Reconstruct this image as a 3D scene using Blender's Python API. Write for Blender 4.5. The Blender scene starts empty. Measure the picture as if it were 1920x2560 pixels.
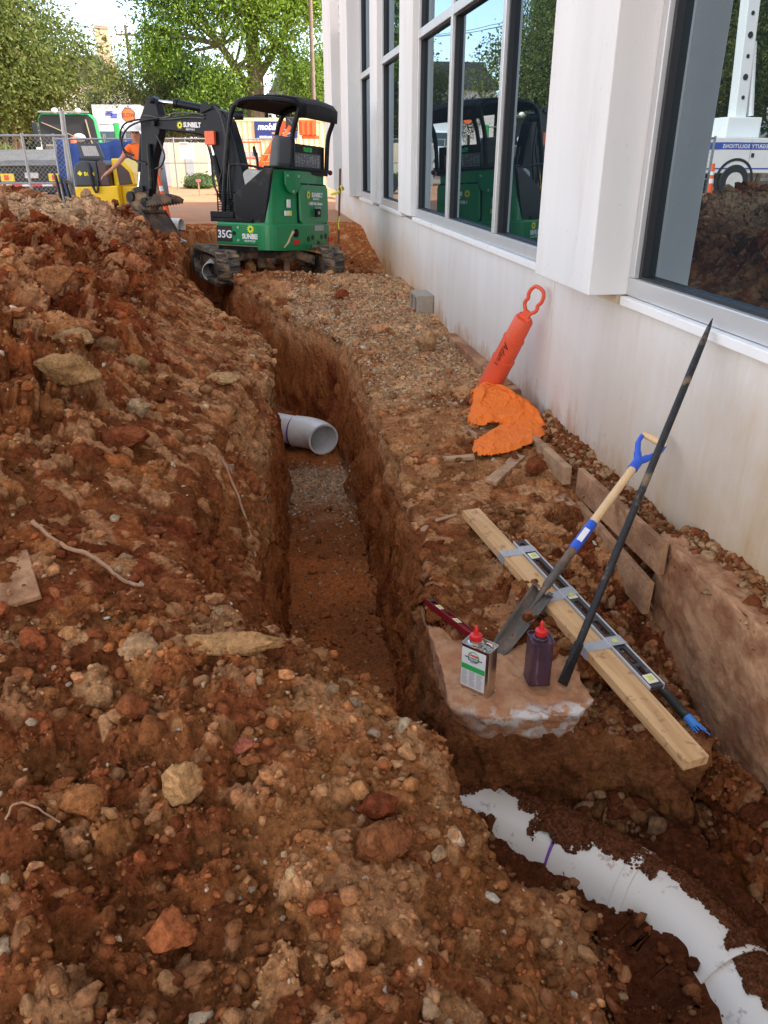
import bpy, math, random
import numpy as np
from mathutils import Vector, Matrix, noise as mnoise
R = math.radians
SC = bpy.context.scene
COL = SC.collection

# ------------------------------------------------------------------ camera
cam_d = bpy.data.cameras.new('camera')
cam = bpy.data.objects.new('camera', cam_d)
COL.objects.link(cam)
cam_d.sensor_fit = 'VERTICAL'
cam_d.sensor_height = 36.0
cam_d.lens = 36.0 * 1922.0 / 2560.0
cam_d.clip_start = 0.05
cam_d.clip_end = 2000
CAM = Vector((0.0, 0.0, 1.6))
cam.location = CAM
cam.rotation_euler = (R(90 - 24.85), 0, R(-8.88))
SC.camera = cam

# ------------------------------------------------------------------ light
SUN_EL, SUN_AZ = 42.0, 112.0          # azimuth clockwise from +Y: the sun stands behind the building on the right
w = bpy.data.worlds.new('World')
SC.world = w
w.use_nodes = True
nt = w.node_tree
nt.nodes.clear()
def wn(t, **k):
    n = nt.nodes.new(t)
    for a, b in k.items(): setattr(n, a, b)
    return n
sky = wn('ShaderNodeTexSky', sky_type='NISHITA', sun_disc=False, sun_elevation=R(SUN_EL), sun_rotation=R(SUN_AZ),
         altitude=100, air_density=1.0, dust_density=.7, ozone_density=1.0)
bw = wn('ShaderNodeRGBToBW')
cl = wn('ShaderNodeVectorMath', operation='MULTIPLY'); cl.inputs[1].default_value = (1.38, 1.32, 1.25)
cmb = wn('ShaderNodeCombineColor')
tc = wn('ShaderNodeTexCoord')
mp = wn('ShaderNodeMapping'); mp.inputs['Scale'].default_value = (1.0, 1.0, 2.6)
nz = wn('ShaderNodeTexNoise'); nz.inputs['Scale'].default_value = 2.3; nz.inputs['Detail'].default_value = 7; nz.inputs['Roughness'].default_value = .55
rp = wn('ShaderNodeValToRGB'); rp.color_ramp.elements[0].position = .38; rp.color_ramp.elements[1].position = .66
rp.color_ramp.elements[0].color = (.55, .55, .55, 1)
mx = wn('ShaderNodeMix', data_type='RGBA')
bg = wn('ShaderNodeBackground'); bg.inputs['Strength'].default_value = 0.15
wo = wn('ShaderNodeOutputWorld')
L = nt.links.new
L(sky.outputs[0], bw.inputs[0])
for i in range(3): L(bw.outputs[0], cmb.inputs[i])
L(cmb.outputs[0], cl.inputs[0])
L(tc.outputs['Generated'], mp.inputs[0]); L(mp.outputs[0], nz.inputs[0]); L(nz.outputs[0], rp.inputs[0])
sxy = wn('ShaderNodeSeparateXYZ'); L(tc.outputs['Generated'], sxy.inputs[0])
clr = wn('ShaderNodeMapRange'); clr.inputs[1].default_value = .35; clr.inputs[2].default_value = .8; clr.inputs[3].default_value = 1.0; clr.inputs[4].default_value = .12   # the sky is clearer ahead
L(sxy.outputs[1], clr.inputs[0]); mu = wn('ShaderNodeMath', operation='MULTIPLY'); L(rp.outputs[0], mu.inputs[0]); L(clr.outputs[0], mu.inputs[1])
L(mu.outputs[0], mx.inputs[0]); L(sky.outputs[0], mx.inputs[6]); L(cl.outputs[0], mx.inputs[7])
L(mx.outputs[2], bg.inputs[0]); L(bg.outputs[0], wo.inputs[0])

sun_d = bpy.data.lights.new('sun', 'SUN')
sun_d.energy = 2.4
sun_d.angle = R(0.6)
sun_d.color = (1.0, .93, .82)
sun = bpy.data.objects.new('sun', sun_d)
COL.objects.link(sun)
_d = Vector((math.sin(R(SUN_AZ)) * math.cos(R(SUN_EL)), math.cos(R(SUN_AZ)) * math.cos(R(SUN_EL)), math.sin(R(SUN_EL))))
sun.rotation_euler = _d.to_track_quat('Z', 'Y').to_euler()
sun.location = _d * 60

SC.view_settings.view_transform = 'Standard'
SC.view_settings.look = 'None'
SC.view_settings.exposure = 2.04
SC.view_settings.gamma = 1.0
SC.cycles.max_bounces = 7
SC.cycles.diffuse_bounces = 3
SC.cycles.glossy_bounces = 3
SC.cycles.transmission_bounces = 3
SC.cycles.transparent_max_bounces = 8
try: SC.cycles.use_fast_gi = False
except Exception: pass

# ------------------------------------------------------------------ materials
MATS = {}
def mat(name, col, rough=.6, metal=0., var=.12, vscale=6., bump=0., bscale=60., spec=.5, dirt=None, dscale=3., damt=.5, dlow=.52, coat=0., stretch=None, emit=0.):
    """procedural material: base colour with noise variation, optional patches of dirt, bump"""
    if name in MATS: return MATS[name]
    if metal < .3: col = tuple(min(.84, c * 1.2) for c in col)
    m = bpy.data.materials.new(name); m.use_nodes = True
    n = m.node_tree; P = n.nodes['Principled BSDF']; K = n.links.new
    P.inputs['Roughness'].default_value = rough; P.inputs['Metallic'].default_value = metal
    P.inputs['Specular IOR Level'].default_value = spec
    P.inputs['Coat Weight'].default_value = coat
    tc = n.nodes.new('ShaderNodeTexCoord'); mp = n.nodes.new('ShaderNodeMapping'); K(tc.outputs['Object'], mp.inputs[0])
    if stretch: mp.inputs['Scale'].default_value = stretch
    nz = n.nodes.new('ShaderNodeTexNoise'); nz.inputs['Scale'].default_value = vscale; nz.inputs['Detail'].default_value = 6; nz.inputs['Roughness'].default_value = .6
    K(mp.outputs[0], nz.inputs[0])
    r = n.nodes.new('ShaderNodeMapRange'); r.inputs[1].default_value = .25; r.inputs[2].default_value = .75; r.inputs[3].default_value = 1 - var; r.inputs[4].default_value = 1 + var
    K(nz.outputs[0], r.inputs[0])
    s = n.nodes.new('ShaderNodeVectorMath'); s.operation = 'SCALE'; s.inputs[0].default_value = col[:3]; K(r.outputs[0], s.inputs[3])
    out = s.outputs[0]
    if dirt:
        n2 = n.nodes.new('ShaderNodeTexNoise'); n2.inputs['Scale'].default_value = dscale; n2.inputs['Detail'].default_value = 8; n2.inputs['Roughness'].default_value = .65
        K(mp.outputs[0], n2.inputs[0])
        rr = n.nodes.new('ShaderNodeMapRange'); rr.inputs[1].default_value = dlow; rr.inputs[2].default_value = dlow + .13; rr.inputs[3].default_value = 0; rr.inputs[4].default_value = damt
        K(n2.outputs[0], rr.inputs[0])
        mi = n.nodes.new('ShaderNodeMix'); mi.data_type = 'RGBA'; K(rr.outputs[0], mi.inputs[0]); K(out, mi.inputs[6]); mi.inputs[7].default_value = (*dirt, 1)
        out = mi.outputs[2]
        ra = n.nodes.new('ShaderNodeMapRange'); ra.inputs[3].default_value = rough; ra.inputs[4].default_value = max(rough, .85); K(rr.outputs[0], ra.inputs[0]); K(ra.outputs[0], P.inputs['Roughness'])
    K(out, P.inputs['Base Color'])
    if emit:
        P.inputs['Emission Strength'].default_value = emit; P.inputs['Emission Color'].default_value = (*col[:3], 1)
    if bump:
        b = n.nodes.new('ShaderNodeBump'); b.inputs['Strength'].default_value = bump; b.inputs['Distance'].default_value = .01
        n3 = n.nodes.new('ShaderNodeTexNoise'); n3.inputs['Scale'].default_value = bscale; n3.inputs['Detail'].default_value = 5; K(mp.outputs[0], n3.inputs[0])
        K(n3.outputs[0], b.inputs['Height']); K(b.outputs[0], P.inputs['Normal'])
    MATS[name] = m
    return m

def soil_mat(name, bump=1.0, rough=.95):
    """earth: the colour comes from the 'Col' attribute (patches of clay, gravel, topsoil), broken up with fine noise"""
    m = bpy.data.materials.new(name); m.use_nodes = True
    n = m.node_tree; P = n.nodes['Principled BSDF']; K = n.links.new
    P.inputs['Roughness'].default_value = rough; P.inputs['Specular IOR Level'].default_value = 0.0
    a = n.nodes.new('ShaderNodeAttribute'); a.attribute_name = 'Col'
    tc = n.nodes.new('ShaderNodeTexCoord')
    n1 = n.nodes.new('ShaderNodeTexNoise'); n1.inputs['Scale'].default_value = 45; n1.inputs['Detail'].default_value = 9; n1.inputs['Roughness'].default_value = .72
    n2 = n.nodes.new('ShaderNodeTexNoise'); n2.inputs['Scale'].default_value = 190; n2.inputs['Detail'].default_value = 4; n2.inputs['Roughness'].default_value = .7
    vo = n.nodes.new('ShaderNodeTexVoronoi'); vo.inputs['Scale'].default_value = 75
    for q in (n1, n2, vo): K(tc.outputs['Object'], q.inputs['Vector'])
    r = n.nodes.new('ShaderNodeMapRange'); r.inputs[1].default_value = .3; r.inputs[2].default_value = .7; r.inputs[3].default_value = .45; r.inputs[4].default_value = 1.6; K(n1.outputs[0], r.inputs[0])
    s = n.nodes.new('ShaderNodeVectorMath'); s.operation = 'SCALE'; K(a.outputs['Color'], s.inputs[0]); K(r.outputs[0], s.inputs[3])
    # pale grit
    g = n.nodes.new('ShaderNodeMapRange'); g.inputs[1].default_value = .66; g.inputs[2].default_value = .76; g.inputs[3].default_value = 0; g.inputs[4].default_value = .5; K(n2.outputs[0], g.inputs[0])
    mi = n.nodes.new('ShaderNodeMix'); mi.data_type = 'RGBA'; K(g.outputs[0], mi.inputs[0]); K(s.outputs[0], mi.inputs[6]); mi.inputs[7].default_value = (.45, .27, .14, 1)
    K(mi.outputs[2], P.inputs['Base Color'])
    ad = n.nodes.new('ShaderNodeMath'); ad.operation = 'MULTIPLY_ADD'; K(n1.outputs[0], ad.inputs[0]); ad.inputs[1].default_value = 1.2; K(n2.outputs[0], ad.inputs[2])
    a2 = n.nodes.new('ShaderNodeMath'); a2.operation = 'MULTIPLY_ADD'; K(vo.outputs['Distance'], a2.inputs[0]); a2.inputs[1].default_value = -.6; K(ad.outputs[0], a2.inputs[2])
    b = n.nodes.new('ShaderNodeBump'); b.inputs['Strength'].default_value = bump; b.inputs['Distance'].default_value = .012
    K(a2.outputs[0], b.inputs['Height']); K(b.outputs[0], P.inputs['Normal'])
    return m

# ------------------------------------------------------------------ object helpers
def tag(o, label=None, cat=None, group=None, kind=None):
    if label: o['label'] = label
    if cat: o['category'] = cat
    if group: o['group'] = group
    if kind: o['kind'] = kind
    return o
def empty(name, loc=(0, 0, 0), rz=0., label=None, cat=None, group=None, rot=None):
    o = bpy.data.objects.new(name, None); COL.objects.link(o)
    o.location = loc; o.rotation_euler = rot if rot else (0, 0, rz)
    o.empty_display_size = .1
    return tag(o, label, cat, group)
def V(*a): return Vector(a)

class MB:
    """collects shapes, then links them as one mesh object"""
    def __init__(s): s.v = []; s.f = []; s.m = []; s.M = Matrix.Identity(4); s.mi = 0
    def at(s, loc=(0, 0, 0), rot=(0, 0, 0)):
        from mathutils import Euler
        s.M = Matrix.Translation(loc) @ Euler(rot).to_matrix().to_4x4(); return s
    def add(s, vs, fs):
        k = len(s.v)
        s.v += [tuple(s.M @ Vector(p)) for p in vs]
        s.f += [tuple(k + i for i in f) for f in fs]; s.m += [s.mi] * len(fs)
        return s
    def box(s, a, b):
        x0, y0, z0 = [min(p, q) for p, q in zip(a, b)]; x1, y1, z1 = [max(p, q) for p, q in zip(a, b)]
        return s.add([(x0, y0, z0), (x1, y0, z0), (x1, y1, z0), (x0, y1, z0), (x0, y0, z1), (x1, y0, z1), (x1, y1, z1), (x0, y1, z1)],
                     [(0, 3, 2, 1), (4, 5, 6, 7), (0, 1, 5, 4), (1, 2, 6, 5), (2, 3, 7, 6), (3, 0, 4, 7)])
    def bar(s, a, b, wd, ht, up=(0, 0, 1), w2=None, h2=None):
        """box bar from a to b, width wd, height ht"""
        a = Vector(a); b = Vector(b); d = (b - a).normalized(); u = Vector(up)
        r = d.cross(u)
        if r.length < 1e-4: r = d.cross(Vector((1, 0, 0)))
        r.normalize(); u = r.cross(d)
        w2 = wd if w2 is None else w2; h2 = ht if h2 is None else h2
        vs = []
        for p, ww, hh in ((a, wd, ht), (b, w2, h2)):
            for i, j in ((-1, -1), (1, -1), (1, 1), (-1, 1)): vs.append(p + r * ww / 2 * i + u * hh / 2 * j)
        return s.add(vs, [(0, 1, 2, 3), (7, 6, 5, 4), (0, 4, 5, 1), (1, 5, 6, 2), (2, 6, 7, 3), (3, 7, 4, 0)])
    def prism(s, pts, origin, ax, ay, az, d0, d1):
        """polygon pts (2D in ax, ay) extruded along az from d0 to d1"""
        o = Vector(origin); ax = Vector(ax); ay = Vector(ay); az = Vector(az); n = len(pts)
        vs = [o + ax * p[0] + ay * p[1] + az * d0 for p in pts] + [o + ax * p[0] + ay * p[1] + az * d1 for p in pts]
        fs = [tuple(range(n))[::-1], tuple(range(n, 2 * n))] + [(i, (i + 1) % n, n + (i + 1) % n, n + i) for i in range(n)]
        return s.add(vs, fs)
    def tube(s, pts, r, seg=10, cap=True):
        """round tube along pts; r number or list"""
        P = [Vector(p) for p in pts]; n = len(P)
        rr = r if isinstance(r, (list, tuple)) else [r] * n
        vs = []; fs = []
        t0 = (P[1] - P[0]).normalized(); u = t0.orthogonal().normalized()
        for i in range(n):
            t = (P[min(i + 1, n - 1)] - P[max(i - 1, 0)]).normalized()
            u = (u - t * u.dot(t)).normalized(); q = t.cross(u)
            for k in range(seg):
                a = 2 * math.pi * k / seg
                vs.append(P[i] + (u * math.cos(a) + q * math.sin(a)) * rr[i])
        for i in range(n - 1):
            for k in range(seg):
                a = i * seg + k; b = i * seg + (k + 1) % seg
                fs.append((a, b, b + seg, a + seg))
        if cap:
            fs.append(tuple(range(seg))[::-1]); fs.append(tuple(range((n - 1) * seg, n * seg)))
        return s.add(vs, fs)
    def cyl(s, a, b, r, r2=None, seg=20, cap=True):
        return s.tube([a, b], [r, r if r2 is None else r2], seg, cap)
    def lathe(s, prof, origin, axis=(0, 0, 1), seg=24):
        """prof: (radius, height) pairs"""
        o = Vector(origin); ax = Vector(axis).normalized(); u = ax.orthogonal().normalized(); q = ax.cross(u)
        vs = []; fs = []; n = len(prof)
        for r, h in prof:
            for k in range(seg):
                a = 2 * math.pi * k / seg
                vs.append(o + ax * h + (u * math.cos(a) + q * math.sin(a)) * max(r, 1e-4))
        for i in range(n - 1):
            for k in range(seg):
                a = i * seg + k; b = i * seg + (k + 1) % seg
                fs.append((a, b, b + seg, a + seg))
        return s.add(vs, fs)
    def ball(s, c, r, sc=(1, 1, 1), seg=14, rings=8):
        c = Vector(c)
        vs = []; fs = []
        for i in range(rings + 1):
            th = math.pi * i / rings
            for k in range(seg):
                a = 2 * math.pi * k / seg
                vs.append(c + Vector((r * sc[0] * math.sin(th) * math.cos(a), r * sc[1] * math.sin(th) * math.sin(a), r * sc[2] * math.cos(th))))
        for i in range(rings):
            for k in range(seg):
                a = i * seg + k; b = i * seg + (k + 1) % seg
                fs.append((a, a + seg, b + seg, b))
        return s.add(vs, fs)
    def build(s, name, m, parent=None, smooth=False, bevel=0., bseg=2, auto=None):
        me = bpy.data.meshes.new(name); me.from_pydata(s.v, [], s.f); me.update()
        ms = m if isinstance(m, (list, tuple)) else [m]
        for q in ms: me.materials.append(q)
        if len(ms) > 1: me.polygons.foreach_set('material_index', s.m)
        o = bpy.data.objects.new(name, me); COL.objects.link(o)
        if parent: o.parent = parent
        if smooth:
            me.polygons.foreach_set('use_smooth', [True] * len(me.polygons))
            try: me.set_sharp_from_angle(angle=R(auto or 40))
            except Exception: pass
        if bevel:
            b = o.modifiers.new('bevel', 'BEVEL'); b.width = bevel; b.segments = bseg; b.limit_method = 'ANGLE'; b.angle_limit = R(35)
            b.harden_normals = False
        return o

def smooth_path(pts, n=6):
    """Catmull-Rom through pts"""
    P = [Vector(p) for p in pts]; out = []
    for i in range(len(P) - 1):
        p0 = P[max(i - 1, 0)]; p1 = P[i]; p2 = P[i + 1]; p3 = P[min(i + 2, len(P) - 1)]
        for k in range(n):
            t = k / n
            out.append(.5 * ((2 * p1) + (p2 - p0) * t + (2 * p0 - 5 * p1 + 4 * p2 - p3) * t * t + (3 * p1 - p0 - 3 * p2 + p3) * t ** 3))
    out.append(P[-1]); return out

def text(body, size, loc, right, up, m, parent, name='lettering', ext=.0015, shear=0., bold=0., squash=1., align='LEFT', spacing=1.):
    cu = bpy.data.curves.new('txt', 'FONT'); cu.body = body; cu.size = size; cu.extrude = ext; cu.shear = shear; cu.offset = bold
    cu.align_x = align; cu.space_character = spacing; cu.resolution_u = 3
    t = bpy.data.objects.new('txt', cu); COL.objects.link(t)
    bpy.context.view_layer.update()
    me = bpy.data.meshes.new_from_object(t.evaluated_get(bpy.context.evaluated_depsgraph_get()))
    bpy.data.objects.remove(t); bpy.data.curves.remove(cu)
    r = Vector(right).normalized(); u = Vector(up).normalized(); u = (u - r * u.dot(r)).normalized(); n = r.cross(u)
    M = Matrix.Translation(loc) @ Matrix(((r.x, u.x, n.x, 0), (r.y, u.y, n.y, 0), (r.z, u.z, n.z, 0), (0, 0, 0, 1))) @ Matrix.Diagonal((squash, 1, 1, 1))
    me.transform(M); me.materials.clear(); me.materials.append(m); me.name = name
    o = bpy.data.objects.new(name, me); COL.objects.link(o)
    if parent: o.parent = parent
    return o
def tmerge(objs, name):
    """join several lettering meshes into the first (one printed mark)"""
    a = objs[0]; vs = []; fs = []; mi = []; mats = []
    for o in objs:
        k = len(vs); vs += [tuple(v.co) for v in o.data.vertices]
        for p in o.data.polygons:
            fs.append(tuple(k + i for i in p.vertices))
            mm = o.data.materials[p.material_index]
            if mm not in mats: mats.append(mm)
            mi.append(mats.index(mm))
    me = bpy.data.meshes.new(name); me.from_pydata(vs, [], fs)
    for q in mats: me.materials.append(q)
    me.polygons.foreach_set('material_index', mi)
    o = bpy.data.objects.new(name, me); COL.objects.link(o); o.parent = a.parent
    for q in objs: bpy.data.objects.remove(q)
    return o
# ------------------------------------------------------------------ numpy noise
rng = np.random.default_rng(7)
_T2 = rng.random((8, 256, 256)).astype(np.float32)
_T3 = rng.random((64, 64, 64)).astype(np.float32)
def n2(x, y, seed=0):
    T = _T2[seed % 8]; x = x + seed * 17.3; y = y + seed * 9.1
    xi = np.floor(x).astype(np.int64); yi = np.floor(y).astype(np.int64); fx = x - xi; fy = y - yi
    fx = fx * fx * (3 - 2 * fx); fy = fy * fy * (3 - 2 * fy)
    a = T[xi & 255, yi & 255]; b = T[(xi + 1) & 255, yi & 255]; c = T[xi & 255, (yi + 1) & 255]; d = T[(xi + 1) & 255, (yi + 1) & 255]
    return (a * (1 - fx) + b * fx) * (1 - fy) + (c * (1 - fx) + d * fx) * fy
def fbm2(x, y, oct=4, seed=0, rough=.5):
    s = 0; a = 1; t = 0
    for i in range(oct):
        s = s + a * (n2(x, y, seed + i) - .5); t += a; x = x * 2.03; y = y * 2.03; a *= rough
    return s / t * 2
def n3(x, y, z):
    xi = np.floor(x).astype(np.int64); yi = np.floor(y).astype(np.int64); zi = np.floor(z).astype(np.int64)
    fx = x - xi; fy = y - yi; fz = z - zi
    fx = fx * fx * (3 - 2 * fx); fy = fy * fy * (3 - 2 * fy); fz = fz * fz * (3 - 2 * fz)
    def g(i, j, k): return _T3[(xi + i) & 63, (yi + j) & 63, (zi + k) & 63]
    return ((g(0,0,0)*(1-fx)+g(1,0,0)*fx)*(1-fy)+(g(0,1,0)*(1-fx)+g(1,1,0)*fx)*fy)*(1-fz)+((g(0,0,1)*(1-fx)+g(1,0,1)*fx)*(1-fy)+(g(0,1,1)*(1-fx)+g(1,1,1)*fx)*fy)*fz
def fbm3(x, y, z, oct=3, rough=.5):
    s = 0; a = 1; t = 0
    for i in range(oct):
        s = s + a * (n3(x + 7.7 * i, y + 3.1 * i, z) - .5); t += a; x = x * 2.1; y = y * 2.1; z = z * 2.1; a *= rough
    return s / t * 2
def cells(x, y, sc, seed=0):
    """packed lumps: returns dome height 0..1 and a random id 0..1 for the nearest cell"""
    x = x / sc; y = y / sc
    xi = np.floor(x).astype(np.int64); yi = np.floor(y).astype(np.int64)
    best = np.full(x.shape, 9., np.float32); idv = np.zeros(x.shape, np.float32)
    A = _T2[seed % 8]; B = _T2[(seed + 3) % 8]; C = _T2[(seed + 5) % 8]
    for i in (-1, 0, 1):
        for j in (-1, 0, 1):
            u = (xi + i) & 255; v = (yi + j) & 255
            r = .55 + .6 * C[u, v]
            d = np.sqrt((x - (xi + i + A[u, v])) ** 2 + (y - (yi + j + B[u, v])) ** 2) / r
            k = d < best
            best = np.where(k, d, best); idv = np.where(k, C[(u + 91) & 255, v], idv)
    return np.sqrt(np.clip(1 - best * best, 0, 1)), idv
def sstep(a, b, x):
    t = np.clip((x - a) / (b - a), 0, 1); return t * t * (3 - 2 * t)

# ------------------------------------------------------------------ terrain: control heights + trench
CP = np.array([
 (0,.2,0),(.5,.6,.06),(0,1,.10),(-.5,1,.13),(-1,.8,.2),(-1.3,1.5,.33),(-.5,1.6,.24),(-.05,1.8,.21),(.3,1.55,.12),(.5,1.15,.0),(.5,.8,-.06),
 (-.25,2.2,.26),(-.8,2.3,.40),(-1.5,2.5,.6),(-2.2,3,.85),(-.3,3,.28),(-.8,3.2,.48),(-1.4,3.8,.72),(-2.2,4.5,1.0),(-3.2,5,1.2),(-.3,4,.24),(-.35,5,.24),(-.8,5,.52),
 (-.2,6,.16),(-.2,7,.12),(-.7,7,.42),(-1.2,6,.68),(-1.6,7,.90),(-2,8,1.02),(-2.41,9.17,1.07),(-2.12,9.05,.95),(-1.78,9.03,1.02),(-1.43,8.92,.88),(-1.24,8.84,.76),(-.98,8.75,.54),
 (-1.25,10.3,.44),(-.75,8,.30),(-.62,9,.22),(-3.5,8.6,1.12),(-4.6,8,1.25),(-5.5,9.5,1.1),(-3,10.6,.95),(-1.8,10.9,.62),(-1.3,11.5,.47),(-1.0,12.6,.46),(-1.9,12.5,.5),
 (-3,12.5,.55),(-5,12.5,.5),(-8,12,.5),(-8,8,.6),(-7,5,.5),(-5,3,.5),(-4,1,.3),(-9,3,.3),(-12,8,.5),(-12,2,.2),(-6,0,.1),
 (.7,2.9,-.08),(.66,3.5,-.03),(.72,4.2,0),(.74,5,.02),(.8,6.5,.03),(.82,8,.04),(.75,9.3,.12),(.1,10.05,.27),(.55,9.95,.26),(1.2,9.95,.24),(.3,10.8,.06),(1.0,10.7,.0),(.3,12,.05),(0,13,.35),(1,13,.15),
 (-.35,10.2,.15),(-1.25,13.6,.5),(1.75,10.5,.1),(1.75,12.5,.24),(1.6,14,.40),(1.75,15.5,.42),(1.75,8,.06),(1.3,8,.06),(1.3,6.5,.03),(1.75,6.5,.0),(1.7,5.3,.03),(1.2,5.3,.0),(1.25,4.2,.0),(1.6,4.0,.0),
 (1.3,3.3,-.06),(1.0,3.1,-.06),(1.05,2.75,-.12),(1.35,2.7,-.24),(1.6,2.8,-.25),(1.3,2.3,-.24),(1.5,2.2,-.42),(1.0,2.4,-.14),(.8,2.7,-.12),(.9,2.1,-.16),(1.25,1.95,-.24),(1.38,1.8,-.34),
 (1.6,1.8,-.46),(1.62,1.5,-.38),(1.62,1.1,-.3),(1.6,.6,-.2),(1.6,.1,-.1)], float)
_P = CP[:, :2]
def _phi(d2): return np.sqrt(d2 + .04)
_A = _phi(((_P[:, None] - _P[None]) ** 2).sum(-1)); _n = len(_P)
_M = np.zeros((_n + 3, _n + 3)); _M[:_n, :_n] = _A + np.eye(_n) * .01; _M[:_n, _n:] = np.c_[np.ones(_n), _P]; _M[_n:, :_n] = _M[:_n, _n:].T
_W = np.linalg.solve(_M, np.r_[CP[:, 2], 0, 0, 0])
def base(x, y):
    sh = x.shape; x = x.ravel(); y = y.ravel(); z = np.zeros_like(x)
    for i in range(_n): z += _W[i] * np.sqrt((x - _P[i, 0]) ** 2 + (y - _P[i, 1]) ** 2 + .04)
    z += _W[_n] + _W[_n + 1] * x + _W[_n + 2] * y
    k = np.maximum(sstep(-7, -11, x), sstep(12.6, 14.5, y)); z = z * (1 - k) + .5 * k
    k = sstep(.4, 0, y) * 0
    return z.reshape(sh)
TR = [((1.22, -.4), (1.14, .9), .46), ((1.14, .9), (.98, 1.62), .39), ((1.00, 1.62), (.60, 2.08), .26), ((.60, 2.08), (.30, 2.55), .25),
      ((.28, 2.45), (.28, 3.2), .29), ((.28, 3.2), (.35, 5), .285), ((.35, 5), (.39, 6.6), .265), ((.39, 6.6), (.29, 7.4), .26), ((.29, 7.4), (-.14, 8.3), .26),
      ((-.14, 8.3), (-.62, 9.7), .25), ((-.62, 9.7), (-.74, 11.5), .25), ((-.74, 11.5), (-.80, 12.9), .22)]
def trench_d(x, y):
    d = np.full(x.shape, 9.); cx = np.zeros(x.shape)
    for (a, b, r) in TR:
        ax, ay = a; bx, by = b; vx, vy = bx - ax, by - ay
        t = np.clip(((x - ax) * vx + (y - ay) * vy) / (vx * vx + vy * vy), 0, 1)
        px = ax + vx * t; py = ay + vy * t
        q = np.hypot(x - px, y - py) - r
        k = q < d; d = np.where(k, q, d); cx = np.where(k, px, cx)
    return d, cx
def floorz(x, y):
    return np.where(y < 2.6, -.95 + .19 * sstep(2.5, 1.9, y), -.95) + .25 * sstep(8.2, 9.6, y) + .2 * sstep(10, 13, y)
def height(x, y, noisy=True):
    B = base(x, y)
    d, cx = trench_d(x, y)
    if noisy: d = d + .05 * fbm2(x * 2.6, y * 2.6, 3, 1) + .018 * fbm2(x * 13, y * 13, 3, 2)
    F = floorz(x, y)
    steep = F + np.maximum(d, 0) * 11
    # the left bank leans back above z ~ 0, except close to the camera
    left = (x < cx) & (y > 1.2)
    zv = np.where(y > 5.4, .25, np.where(y < 2.15, -.5, -.12))
    sl = np.where(y < 2.15, 3.0, 1.5)
    fl = zv + np.maximum(d - (zv - F) / 11, 0) * sl
    W = np.where(left & (steep > zv), fl, steep)
    # right rim is worn back a little
    W = np.where((~left) & (steep > -.2) & (y > 2.9), -.2 + (d - (-.2 - F) / 11) * 4.0, W)
    # an apron of loose soil lies against the right side of the pipe pit
    ap = F + .06 + np.clip(d, 0, .2) * 1.7 + np.maximum(d - .2, 0) * 9
    W = np.where((~left) & (y < 2.4) & (x > .75), np.maximum(np.minimum(ap, W + 5), F), W)
    return np.minimum(B, W), d, B, F
def patch(x, y, s, seed): return fbm2(x * s, y * s, 4, seed)

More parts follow.
